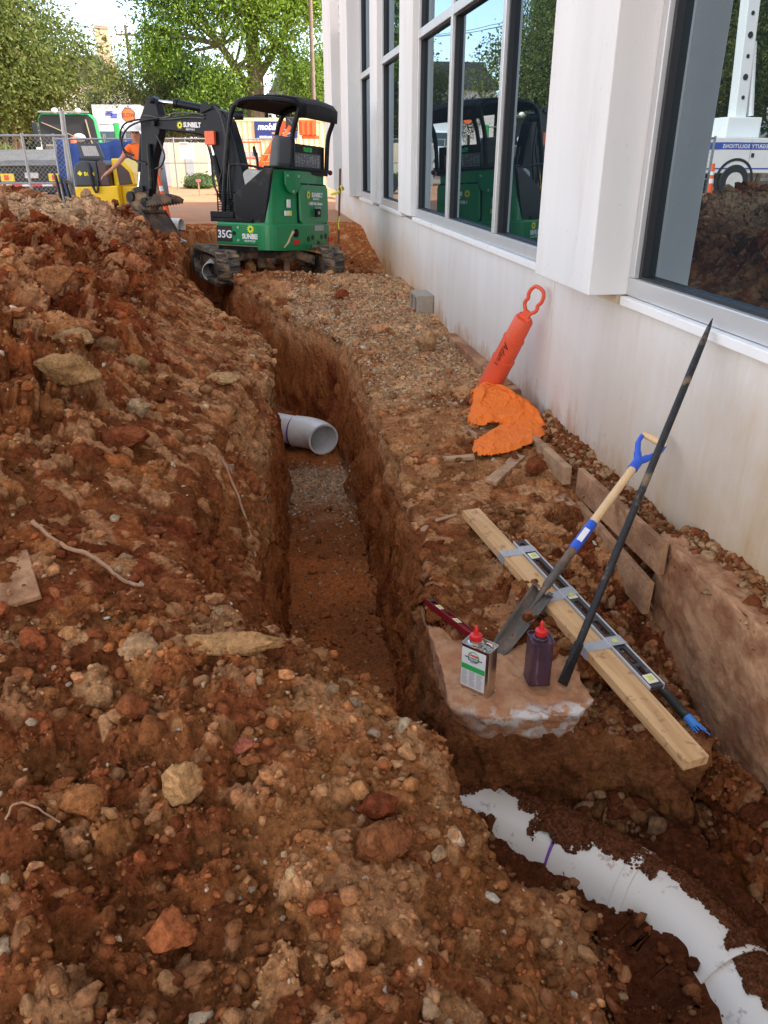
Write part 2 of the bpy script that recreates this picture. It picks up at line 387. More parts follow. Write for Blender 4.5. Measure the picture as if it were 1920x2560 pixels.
XR = 1.90; XL = -12.0; Y0 = .05; Y1 = 15.0
def build_ground():
    ys = [Y0]
    while ys[-1] < Y1: ys.append(ys[-1] + max(.0055, .0031 * math.hypot(ys[-1], .8) * (1 + .03 * ys[-1])) if ys[-1] > .55 else ys[-1] + .02)
    ys = np.array(ys); ys[-1] = Y1
    NX = 860
    xt = np.linspace(XL, XR, 3400)
    X = np.zeros((len(ys), NX))
    cumprev = None
    for j, y in enumerate(ys):
        xl = -(.55 + .42 * y) - .5
        dist = np.hypot(xt * .7, y) + .5
        w = 1 / (.0035 * dist + .003)
        w = w * np.where(xt < xl, .07 + .93 * np.exp((xt - xl) * 1.8), 1)
        z, _, _, _ = height(xt, np.full_like(xt, y), False)
        g = np.gradient(z, xt); w = w * np.sqrt(1 + np.clip(g, -12, 12) ** 2 * .8)
        c = np.cumsum(w); c = (c - c[0]) / (c[-1] - c[0])
        cumprev = c if cumprev is None else cumprev * .8 + c * .2
        X[j] = np.interp(np.linspace(0, 1, NX), cumprev, xt)
    Y = np.repeat(ys[:, None], NX, 1)
    Z, d, B, F = height(X, Y)
    edge = sstep(XL, XL + 1.5, X) * sstep(Y1, Y1 - 1.5, Y) * sstep(Y0, Y0 + .2, Y)
    inwall = sstep(-.03, .03, d)                                   # 0 on the trench floor
    infl = 1 - inwall
    onwall = ((Z < B - .03) & (d > 0)).astype(float)
    P0 = np.stack([X, Y, Z], -1)
    N0 = np.cross(np.gradient(P0, axis=1), np.gradient(P0, axis=0)); N0 /= np.maximum(np.linalg.norm(N0, axis=-1, keepdims=True), 1e-9)
    onwall = onwall * sstep(.62, .36, N0[..., 2])
    top = np.clip(1 - onwall, 0, 1) * inwall
    # zones -----------------------------------------------------------
    heap = sstep(.38, .7, B) * (X < .2)
    nearmound = sstep(2.6, 1.6, Y) * (X < .7)
    graveln = patch(X, Y, 1.3, 3)
    gravel = sstep(5.1, 7.0, Y + 1.0 * graveln + .9 * patch(X, Y, 3.5, 2) + .7 * (X - 1.2)) * (X > .3) * sstep(10.6, 9.2, Y + .5 * graveln)
    pitr = (X > .95) * sstep(3.6, 2.9, Y)
    rough = np.clip(.55 * heap + .75 * nearmound + .5 * pitr + .36 + .34 * (X < .1) * sstep(1.9, 2.4, Y), .2, 1.0)
    fine = (nearmound * sstep(-.35, .25, X + .25 * patch(X, Y, 2.2, 2)))          # trodden fines on the right of the near mound
    rough = rough * (1 - .55 * fine)
    rough = rough * (.85 + .8 * np.clip(patch(X, Y, 1.7, 5) + .25, 0, 1)) * (1 + .35 * heap)
    big, idb = cells(X + .05 * fbm2(X * 7, Y * 7, 2, 2), Y + .05 * fbm2(X * 7, Y * 7, 2, 4), .21, 1)
    mid, idm = cells(X + .026 * fbm2(X * 22, Y * 22, 3, 5, .65), Y + .026 * fbm2(X * 22, Y * 22, 3, 6, .65), .082, 2)
    sml, ids = cells(X, Y, .033, 4)
    tny, idt = cells(X, Y, .015, 6)
    far = sstep(9, 5, Y)
    und = fbm2(X * 1.6, Y * 1.6, 4, 1)
    dz = .06 * und * top * np.clip(heap + nearmound + .3, 0, 1)
    dz += top * rough * (.045 * big * (idb > .45) * (heap * 1.6 + nearmound * .55 + .22 * pitr) + .036 * mid * (idm > .3) + .017 * sml + .009 * tny * far)
    rid = 1 - np.abs(fbm2(X * 11 + 2, Y * 11, 3, 2, .6)) * 3
    dz += top * rough * .022 * np.clip(rid, -.5, 1) * np.clip(heap + .6 * nearmound + .35, 0, 1)
    dz += top * .035 * fbm2(X * 9, Y * 9, 4, 3, .6) * rough
    dz += infl * (.010 * sml + .006 * tny + .03 * fbm2(X * 3, Y * 3, 3, 2) + .012 * mid)
    # soil lying along the bottom of the pit, partly over the pipe
    pit = infl * sstep(2.35, 1.9, Y)
    dz += pit * (.085 + .06 * fbm2(X * 3.1 + 4, Y * 3.1, 3, 7) + .05 * mid + .05 * big)
    P = P0 + N0 * (dz * edge)[..., None]
    # keep the bedding clear round the drain pipe in the near pit
    pa = [(.50, 2.30), (.74, 2.00), (.95, 1.775), (1.12, 1.55), (1.20, 1.28), (1.205, .2)]; dd = np.full(X.shape, 9.); sd_ = np.zeros(X.shape)
    for (ax, ay), (bx, by) in zip(pa[:-1], pa[1:]):
        vx, vy = bx - ax, by - ay; t = np.clip(((X - ax) * vx + (Y - ay) * vy) / (vx * vx + vy * vy), 0, 1)
        q_ = np.hypot(X - ax - vx * t, Y - ay - vy * t); s_ = -np.sign(vx * (Y - ay) - vy * (X - ax)); sd_ = np.where(q_ < dd, s_, sd_); dd = np.minimum(dd, q_)
    cap = -.635 + .05 * fbm2(X * 6, Y * 6, 3, 5) + np.where(sd_ > 0, .11, .015) + np.maximum(dd - .15, 0) * 1.6
    P[..., 2] = np.where((dd < .3) & (Y < 2.35), np.minimum(P[..., 2], cap), P[..., 2])
    Z = P[..., 2]
    # push along the normal so that steep faces get their own relief
    du = np.gradient(P, axis=1); dv = np.gradient(P, axis=0)
    Nn = np.cross(du, dv); Nn /= np.maximum(np.linalg.norm(Nn, axis=-1, keepdims=True), 1e-9)
    q = fbm3(X * 7, Y * 7, Z * 7, 4, .55) * .05 + np.abs(fbm3(X * 3 + 9, Y * 3, Z * 2.2, 2)) * -.07
    q = q + .030 * (np.abs(fbm3(X * 15, Y * 15, Z * 2.2, 2)) - .3) - .035 * sstep(.25, .6, fbm3(X * 5 + 3, Y * 5, Z * 6, 2))
    q2 = 1.5 * fbm3(X * 34, Y * 34, Z * 34, 3, .6) * .012
    amp = (onwall * 1.0 + top * .35) * edge
    P = P + Nn * ((q + .02) * np.clip(onwall, 0, 1) * edge + q2 * np.clip(amp, 0, 1))[..., None]
    # colours -----------------------------------------------------------
    red = np.array((.135, .036, .016)); brn = np.array((.165, .062, .024)); och = np.array((.28, .130, .050)); tan = np.array((.38, .225, .115))
    pale = np.array((.52, .37, .235)); dk = np.array((.080, .028, .013)); olive = np.array((.19, .115, .045)); orange = np.array((.30, .105, .036))
    def mixc(a, b, k): return a * (1 - k[..., None]) + b * k[..., None]
    p1 = patch(X, Y, 1.1, 2); p2 = patch(X, Y, 3.2, 4); p3 = patch(X, Y, 7, 6)
    C = np.broadcast_to(brn, X.shape + (3,)).copy()
    C = mixc(C, red, sstep(-.1, .5, p1 + .5 * p2 + .55 * heap * sstep(4, 6.5, Y)))
    C = mixc(C, och, sstep(.15, .6, p2 + .3 * p3 - .25 * heap * sstep(5, 7, Y)) * .4)
    C = mixc(C, olive, sstep(.3, .7, patch(X, Y, 2.2, 7)) * .6 * sstep(6, 4, Y))
    lefttan = sstep(.45, .2, B) * sstep(3.2, 5.5, Y) * (X < .3)
    C = mixc(C, tan, lefttan * sstep(-.3, .4, p2) * .7)
    C = mixc(C, och, nearmound * sstep(-.45, .35, patch(X, Y, 2.4, 3)) * .55)
    C = mixc(C, och * 1.15, fine * .55)
    C = mixc(C, tan, nearmound * sstep(.25, .05, d) * .45)
    rt = (X > .5) * sstep(3.0, 4.0, Y) * (Y < 12)
    C = mixc(C, tan * np.array((.93, .86, .78)), rt * sstep(-.5, .3, p2 + .15) * .7)
    C = mixc(C, pale * np.array((1., .92, .84)), np.clip(gravel * sstep(-.5, .3, p2), 0, 1) * .7)
    hp = heap * np.exp(-((X + 1.95 - .28 * (8.2 - Y) * 0) / .42) ** 2) * sstep(7.2, 8.0, Y) * sstep(9.3, 8.9, Y)
    C = mixc(C, pale * 1.05, np.clip(hp * 1.3, 0, 1))
    hp2 = np.exp(-((X + .62) / .25) ** 2) * sstep(4.6, 5.6, Y) * sstep(8, 7, Y)
    C = mixc(C, tan * 1.1, hp2 * .7 * sstep(-.2, .2, p3))
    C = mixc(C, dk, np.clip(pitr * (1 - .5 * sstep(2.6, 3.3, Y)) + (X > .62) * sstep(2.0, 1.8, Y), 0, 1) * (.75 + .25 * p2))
    yard = sstep(10.9, 12.2, Y)
    C = mixc(C, orange * 1.05, yard * (.8 + .2 * p2))
    # walls: layered red clay under a browner top
    hz = np.clip((Z - F) / .9, 0, 1)
    wl = mixc(mixc(np.broadcast_to(orange * .62, C.shape), brn * 1.15, sstep(.35, .95, hz + .25 * p2)), red * .9, sstep(.2, .6, p3 + .3 * fbm2(Y * 9, Z * 9, 3, 4)))
    wl = wl * 1.3
    wl = mixc(wl, tan, sstep(.75, 1.05, hz + .15 * p2) * sstep(3, 4.5, Y) * .7)
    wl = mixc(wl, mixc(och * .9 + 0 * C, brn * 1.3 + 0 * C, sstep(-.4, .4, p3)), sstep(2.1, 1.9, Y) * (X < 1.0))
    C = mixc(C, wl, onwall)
    fl = mixc(np.broadcast_to(brn * 1.15, C.shape), orange * 1.0, sstep(-.3, .5, p2))
    fl = mixc(fl, pale * .9, sstep(5.0, 6.1, Y + .55 * p3 + .3 * p2) * sstep(6.5, 6.25, Y) * .6)
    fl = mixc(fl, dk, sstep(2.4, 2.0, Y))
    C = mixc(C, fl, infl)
    # every lump has the colour of the layer it came from
    pal = np.array([red * 1.2, red, brn * 1.1, brn * .75, och * 1.15, tan * 1.0, red * .7, orange])
    pk2 = pal[(np.floor(idm * 97.3) % 8).astype(int)]; kk = top * sstep(.1, .35, mid) * (idm > .3) * np.clip(rough * .75, 0, .62) * (1 - .75 * gravel)
    C = C * (1 - kk[..., None]) + pk2 * kk[..., None]
    pk3 = pal[(np.floor(idb * 61.7) % 8).astype(int)]; kk = top * sstep(.2, .5, big) * (idb > .45) * heap * .45
    C = C * (1 - kk[..., None]) + pk3 * kk[..., None]
    redder = heap * sstep(4.2, 6.0, Y + .5 * p1) * (1 - sstep(-.3, .5, p2) * .35)
    C = C * (1 - redder[..., None] * np.array((.30, .48, .52)))
    hpk = np.clip(hp * 1.5 * sstep(-.5, .1, p3 + .3), 0, 1) * top
    C = mixc(C, pale, hpk * .8)
    v = 1 + top * ((idm - .5) * .42 + (idb - .5) * .3 + (ids - .5) * .3)
    C = C * v[..., None]
    light = (idm > .86) * (mid > .3) * top * .5 + (ids > .93) * .45 * (sml > .25) * top
    C = mixc(C, tan * 1.1, np.clip(light, 0, .7))
    C = np.clip(C * np.array((1.62, 1.50, 1.42)), .01, .9)
    me = bpy.data.meshes.new('dirt_ground')
    h, w_ = X.shape
    me.vertices.add(h * w_); me.vertices.foreach_set('co', P.astype(np.float32).ravel())
    idx = np.arange(h * w_).reshape(h, w_)
    q = np.stack([idx[:-1, :-1], idx[:-1, 1:], idx[1:, 1:], idx[1:, :-1]], -1).reshape(-1, 4)
    me.loops.add(q.size); me.loops.foreach_set('vertex_index', q.ravel().astype(np.int32))
    me.polygons.add(len(q)); me.polygons.foreach_set('loop_start', (np.arange(len(q)) * 4).astype(np.int32))
    me.polygons.foreach_set('use_smooth', np.ones(len(q), bool))
    me.update(calc_edges=True)
    a = me.color_attributes.new('Col', 'FLOAT_COLOR', 'POINT')
    a.data.foreach_set('color', np.concatenate([C, np.ones(C.shape[:2] + (1,))], -1).astype(np.float32).ravel())
    me.materials.append(soil_mat('earth'))
    o = bpy.data.objects.new('ground', me); COL.objects.link(o); tag(o, kind='structure')
    return P, C, top, infl, onwall, rough, d, Nn, gravel, hp, heap, nearmound, pitr
GR = build_ground()
GP = GR[0]
def gz(x, y):
    """height of the finished ground at x, y"""
    j = int(np.clip(np.searchsorted(GP[:, 0, 1], y), 1, len(GP) - 2))
    i = int(np.clip(np.searchsorted(GP[j, :, 0], x), 1, GP.shape[1] - 2))
    return float(GP[j, i, 2])

# far sheet round the detailed patch (yard, lot and land to the horizon)
def far_sheet():
    xs = [-900, -300, -100, -60, -40, -28, -20, -16, XL, -8, -4, 0, XR, 8, 20, 60, 300, 900]
    ysn = [-900, -200, -60, -20, -6, Y0, 4, 8, 12, Y1, 18, 22, 26, 30, 36, 44, 60, 100, 300, 1500]
    m = MB(); ids = {}
    def hz(x, y):
        if x <= XL + .01: k = .5 if y > 2 else .2
        elif y >= Y1 - .01: k = .5
        else: k = None
        z = float(base(np.array([float(np.clip(x, XL, XR))]), np.array([float(np.clip(y, Y0, Y1))]))[0])
        if x > XR + .1 or y < Y0 - .1: z = min(z, .0)
        if y >= 60: z = .5 + (y - 44) * .012 if y < 400 else 6
        return z
    vs = []; fs = []
    for y in ysn:
        for x in xs: ids[(x, y)] = len(vs); vs.append((x, y, hz(x, y)))
    for a in range(len(xs) - 1):
        for b in range(len(ysn) - 1):
            if XL <= xs[a] < XR and Y0 <= ysn[b] < Y1: continue
            fs.append((ids[(xs[a], ysn[b])], ids[(xs[a + 1], ysn[b])], ids[(xs[a + 1], ysn[b + 1])], ids[(xs[a], ysn[b + 1])]))
    m.add(vs, fs)
    o = m.build('yard', mat('yard_earth', (.36, .165, .08), .95, var=.25, vscale=.9, bump=.6, bscale=9, dirt=(.30, .21, .13), dscale=.35, damt=.8), smooth=True)
    tag(o, kind='structure')
far_sheet()

# ------------------------------------------------------------------ rubble (loose clods and stones nobody could count)
def ico(sub):
    import bmesh
    b = bmesh.new(); bmesh.ops.create_icosphere(b, subdivisions=sub, radius=1.0)
    v = np.array([tuple(q.co) for q in b.verts]); f = np.array([[q.index for q in p.verts] for p in b.faces]); b.free()
    return v, f
def rock_shapes(sub, n, seed, ang=.5, fine=.12):
    g = np.random.default_rng(seed); v, f = ico(sub); out = []
    for k in range(n):
        o = g.random(3) * 40
        u = v.copy()
        # a few random cutting planes make it angular
        for _ in range(int(3 + 11 * ang)):
            nrm = g.normal(size=3); nrm /= np.linalg.norm(nrm); c = .42 + .42 * g.random()
            dd = u @ nrm - c; u = u - np.clip(dd, 0, None)[:, None] * nrm * .9
        r = 1 + .35 * fbm3(v[:, 0] * 1.2 + o[0], v[:, 1] * 1.2 + o[1], v[:, 2] * 1.2 + o[2], 2) + fine * fbm3(v[:, 0] * 4 + o[1], v[:, 1] * 4 + o[2], v[:, 2] * 4 + o[0], 2 if sub < 3 else 3, .7)
        u = u * r[:, None] * (.75 + .5 * g.random(3))
        out.append(u)
    return out, f
def scatter_mesh(name, pts, sizes, cols, sub, nshape, seed, ang, material, embed=.25, flat=None, fine=.12, kind='stuff', label=None, smooth=False):
    g = np.random.default_rng(seed); shapes, f = rock_shapes(sub, nshape, seed, ang, fine); n = len(pts); nv = len(shapes[0])
    S = np.stack(shapes)[g.integers(0, nshape, n)]
    a = g.random(n) * 6.283; b = g.normal(size=n) * .5
    ca, sa = np.cos(a), np.sin(a); cb, sb = np.cos(b), np.sin(b)
    S = S * (.75 + .5 * g.random((n, 1, 3))) * np.array([1, 1, .8])
    x, y, z = S[..., 0], S[..., 1], S[..., 2]
    y, z = y * cb[:, None] - z * sb[:, None], y * sb[:, None] + z * cb[:, None]
    x, y = x * ca[:, None] - y * sa[:, None], x * sa[:, None] + y * ca[:, None]
    Vv = np.stack([x, y, z], -1) * sizes[:, None, None] + pts[:, None, :]
    Vv[..., 2] += (sizes * (.8 - 2 * embed) * .5)[:, None]
    F = (f[None] + (np.arange(n) * nv)[:, None, None]).reshape(-1, 3)
    me = bpy.data.meshes.new(name)
    me.vertices.add(n * nv); me.vertices.foreach_set('co', Vv.astype(np.float32).ravel())
    me.loops.add(F.size); me.loops.foreach_set('vertex_index', F.ravel().astype(np.int32))
    me.polygons.add(len(F)); me.polygons.foreach_set('loop_start', (np.arange(len(F)) * 3).astype(np.int32))
    if smooth: me.polygons.foreach_set('use_smooth', np.ones(len(F), bool))
    me.update(calc_edges=True)
    Cc = np.repeat(cols[:, None, :], nv, 1) * (1 + .22 * (g.random((n, nv, 1)) - .5))
    at = me.color_attributes.new('Col', 'FLOAT_COLOR', 'POINT')
    at.data.foreach_set('color', np.concatenate([Cc, np.ones((n, nv, 1))], -1).astype(np.float32).ravel())
    me.materials.append(material)
    o = bpy.data.objects.new(name, me); COL.objects.link(o); tag(o, label=label, kind=kind)
    return o
STONE = soil_mat('loose_stone', .8, .9)
def scatter_all():
    P, C, top, infl, onwall, rough, d, Nn, gravel, hp, heap, nearmound, pitr = GR
    X, Y = P[..., 0], P[..., 1]
    g = np.random.default_rng(11)
    area = np.abs(np.gradient(X, axis=1) * np.gradient(Y, axis=0))
    vis = (X > -(.9 + .36 * Y)) * (Y < 12.5) * (Y > .35) * (X < 1.77)
    dist = np.hypot(X, Y) + .6
    pal_stone = np.array([(.48, .36, .23), (.56, .42, .28), (.40, .26, .15), (.34, .23, .15), (.62, .52, .40), (.44, .28, .16)])
    def pick(wt, n):
        p = wt.ravel().astype(float); p = p / p.sum()
        i = np.searchsorted(np.cumsum(p), g.random(n)); i = np.clip(i, 0, p.size - 1)
        q = P.reshape(-1, 3)[i].copy()
        q[:, :2] += g.normal(size=(n, 2)) * .004
        return i, q
    def soilcol(i, n, k=.3):
        c = C.reshape(-1, 3)[i]; t = g.random((n, 1))
        hues = np.array([(.15, .040, .018), (.20, .072, .028), (.27, .125, .050), (.36, .21, .105), (.11, .040, .020), (.25, .070, .028)])[g.integers(0, 6, n)]
        hq = (heap * sstep(4.2, 6.0, Y) * (1 - np.clip(hp * 1.5, 0, 1))).reshape(-1)[i][:, None]; hues = hues * (1 - hq * np.array((.32, .5, .55)))
        return np.clip((c * (1 - k) + hues * 1.55 * k) * (.6 + .85 * t), .015, .8)
    t = top * (1 + .0 * X)
    # small crumbs of soil, dense close to the camera
    w1 = area * vis * (top * (.35 + .9 * (nearmound + heap + pitr * 1.2)) + infl * .5 + onwall * .03) / dist ** 1.25
    i, q = pick(w1, 34000); s = (.0035 + .0042 * g.pareto(2.2, len(i))).clip(.0035, .024) * (.75 + .16 * dist.ravel()[i])
    scatter_mesh('soil_crumbs', q, s, soilcol(i, len(i)), 1, 24, 21, .4, STONE, .2)
    # medium clods
    w2 = area * vis * (top * (.22 + nearmound * (.45 + .9 * (X < 0)) + heap * 1.7 + pitr * 1.3) + infl * .07 * (Y < 2.2)) / dist ** .9
    i, q = pick(w2, 7000); s = (.009 + .008 * g.pareto(2.4, len(i))).clip(.008, .036) * (.8 + .09 * dist.ravel()[i])
    scatter_mesh('soil_clods', q, s, soilcol(i, len(i), .45), 3, 26, 22, .7, STONE, .28, fine=.22)
    w3 = area * vis * top * (nearmound * (.35 + 1.1 * (X < -.05)) + heap * 1.2 + .03 + .35 * (X < .1) * (Y > 2))
    i, q = pick(w3, 520); s = (.026 + .018 * g.pareto(2.5, len(i))).clip(.026, .075) * (.8 + .10 * dist.ravel()[i])
    scatter_mesh('large_clods', q, s, soilcol(i, len(i), .5), 4, 20, 23, .8, STONE, .36, fine=.22)
    # pale stones: gravel spread by the wall, on the heap, on the trench floor, and strewn all over
    ps = pal_stone[g.integers(0, 6, 20000)] * (.75 + .45 * g.random((20000, 1)))
    w4 = area * vis * (top * gravel * 1.0 + top * hp * 1.6) 
    i, q = pick(w4, 8000); s = (.008 + .006 * g.random(len(i)) + .004 * g.pareto(3, len(i))).clip(.008, .04)
    scatter_mesh('gravel', q, s * 1.15, ps[:8000] * np.array((1., .93, .86)), 1, 24, 24, .8, STONE, .25)
    trf = infl * sstep(5.0, 6.2, Y + .5 * patch(X, Y, 4, 3)) * sstep(6.6, 6.3, Y)
    w5 = area * vis * (trf * 5 + infl * .16 * (Y > 2.5) * (Y < 8)); i, q = pick(w5, 1100)
    scatter_mesh('trench_gravel', q, (.008 + .009 * g.random(len(i))), ps[9000:10100], 1, 16, 25, .8, STONE, .25)
    w6 = area * vis * (top * (.3 + nearmound + heap * .7)) / dist ** .6
    i, q = pick(w6, 1500); s = (.005 + .006 * g.pareto(2.4, len(i))).clip(.005, .024) * (.9 + .06 * dist.ravel()[i])
    scatter_mesh('pale_pebbles', q, s, ps[10100:11600] * 1.08, 2, 24, 26, .6, STONE, .2)
scatter_all()
# ------------------------------------------------------------------ building on the right
def wall_mat(name, stain=True):
    m = bpy.data.materials.new(name); m.use_nodes = True
    n = m.node_tree; P = n.nodes['Principled BSDF']; K = n.links.new
    P.inputs['Roughness'].default_value = .72; P.inputs['Specular IOR Level'].default_value = .35
    ge = n.nodes.new('ShaderNodeNewGeometry'); sx = n.nodes.new('ShaderNodeSeparateXYZ'); K(ge.outputs['Position'], sx.inputs[0])
    mp = n.nodes.new('ShaderNodeMapping'); mp.inputs['Scale'].default_value = (1, 1, .16); K(ge.outputs['Position'], mp.inputs[0])
    def noise(sc, src, det=6, ro=.6):
        q = n.nodes.new('ShaderNodeTexNoise'); q.inputs['Scale'].default_value = sc; q.inputs['Detail'].default_value = det; q.inputs['Roughness'].default_value = ro; K(src, q.inputs[0]); return q.outputs[0]
    def mr(src, a, b, c, d):
        q = n.nodes.new('ShaderNodeMapRange'); q.inputs[1].default_value = a; q.inputs[2].default_value = b; q.inputs[3].default_value = c; q.inputs[4].default_value = d; K(src, q.inputs[0]); return q.outputs[0]
    def mixc(f, a, b):
        q = n.nodes.new('ShaderNodeMix'); q.data_type = 'RGBA'; K(f, q.inputs[0])
        K(a, q.inputs[6]) if hasattr(a, 'node') else setattr(q.inputs[6], 'default_value', (*a, 1))
        K(b, q.inputs[7]) if hasattr(b, 'node') else setattr(q.inputs[7], 'default_value', (*b, 1)); return q.outputs[2]
    def mth(op, a, b):
        q = n.nodes.new('ShaderNodeMath'); q.operation = op; q.use_clamp = op != 'ADD'
        for i, s in enumerate((a, b)):
            K(s, q.inputs[i]) if hasattr(s, 'node') else setattr(q.inputs[i], 'default_value', s)
        return q.outputs[0]
    c = mixc(mr(noise(2.2, mp.outputs[0]), .3, .7, 0, 1), (.69, .685, .68), (.79, .785, .775))
    c = mixc(mr(noise(6.0, mp.outputs[0], 8, .7), .56, .74, 0, .35), c, (.50, .45, .38))
    c = mixc(mr(noise(30, ge.outputs['Position'], 3), .66, .72, 0, .3), c, (.42, .36, .3))
    if stain:
        # clay splashed and wicked up from the ground, strongest low down
        zz = mth('ADD', sx.outputs[2], mr(noise(1.3, ge.outputs['Position'], 5), .2, .8, .32, -.32))
        zz2 = mth('ADD', zz, mr(noise(7, mp.outputs[0], 7, .7), .2, .8, .2, -.2))
        near = mr(sx.outputs[1], 2.0, 4.4, 1.0, 0.)
        far = mr(sx.outputs[1], 7.5, 11.5, 0., 1.0)
        f1 = mth('MULTIPLY', mr(zz2, 1.15, -.0, 0, 1.0), mth('ADD', mth('MULTIPLY', near, 1.0), .35))
        c = mixc(f1, c, (.48, .33, .185))
        f2 = mth('MULTIPLY', mr(zz, .75, .05, 0, .95), far)
        c = mixc(f2, c, (.68, .38, .15))
        f3 = mth('MULTIPLY', mr(zz2, .16, -.04, 0, .75), 1.0)
        c = mixc(f3, c, (.46, .25, .125))
        f4 = mth('MULTIPLY', mr(noise(9, ge.outputs['Position'], 8, .75), .60, .68, 0, .8), mr(sx.outputs[2], .5, .05, 0, 1))
        c = mixc(f4, c, (.45, .22, .11))
    K(c, P.inputs['Base Color'])
    b = n.nodes.new('ShaderNodeBump'); b.inputs['Strength'].default_value = .25; b.inputs['Distance'].default_value = .004
    K(noise(120, ge.outputs['Position'], 4), b.inputs['Height']); K(b.outputs[0], P.inputs['Normal'])
    return m
WALL = wall_mat('painted_concrete'); PIER = wall_mat('painted_pier', False)
SILLM = mat('sill_white', (.78, .78, .77), .5, var=.05, dirt=(.6, .48, .34), dscale=6, damt=.4, dlow=.58)
ALU = mat('brushed_aluminium', (.60, .61, .62), .42, .45, var=.04, vscale=4)
GASKET = mat('window_gasket', (.012, .013, .016), .5)
def glass_mat():
    m = bpy.data.materials.new('window_glass'); m.use_nodes = True
    n = m.node_tree; K = n.links.new; n.nodes.clear()
    fr = n.nodes.new('ShaderNodeFresnel'); fr.inputs['IOR'].default_value = 3.6
    gl = n.nodes.new('ShaderNodeBsdfGlossy'); gl.inputs['Color'].default_value = (.70, .86, .97, 1); gl.inputs['Roughness'].default_value = .004
    df = n.nodes.new('ShaderNodeBsdfDiffuse'); df.inputs['Color'].default_value = (.008, .014, .018, 1)
    mi = n.nodes.new('ShaderNodeMixShader'); o = n.nodes.new('ShaderNodeOutputMaterial')
    # a very slight waviness of the pane
    tc = n.nodes.new('ShaderNodeTexCoord'); nz = n.nodes.new('ShaderNodeTexNoise'); nz.inputs['Scale'].default_value = 1.1; nz.inputs['Detail'].default_value = 1
    b = n.nodes.new('ShaderNodeBump'); b.inputs['Strength'].default_value = .05; b.inputs['Distance'].default_value = .02
    K(tc.outputs['Object'], nz.inputs[0]); K(nz.outputs[0], b.inputs['Height']); K(b.outputs[0], gl.inputs['Normal'])
    K(fr.outputs[0], mi.inputs[0]); K(df.outputs[0], mi.inputs[1]); K(gl.outputs[0], mi.inputs[2]); K(mi.outputs[0], o.inputs[0])
    return m
GLASS = glass_mat()
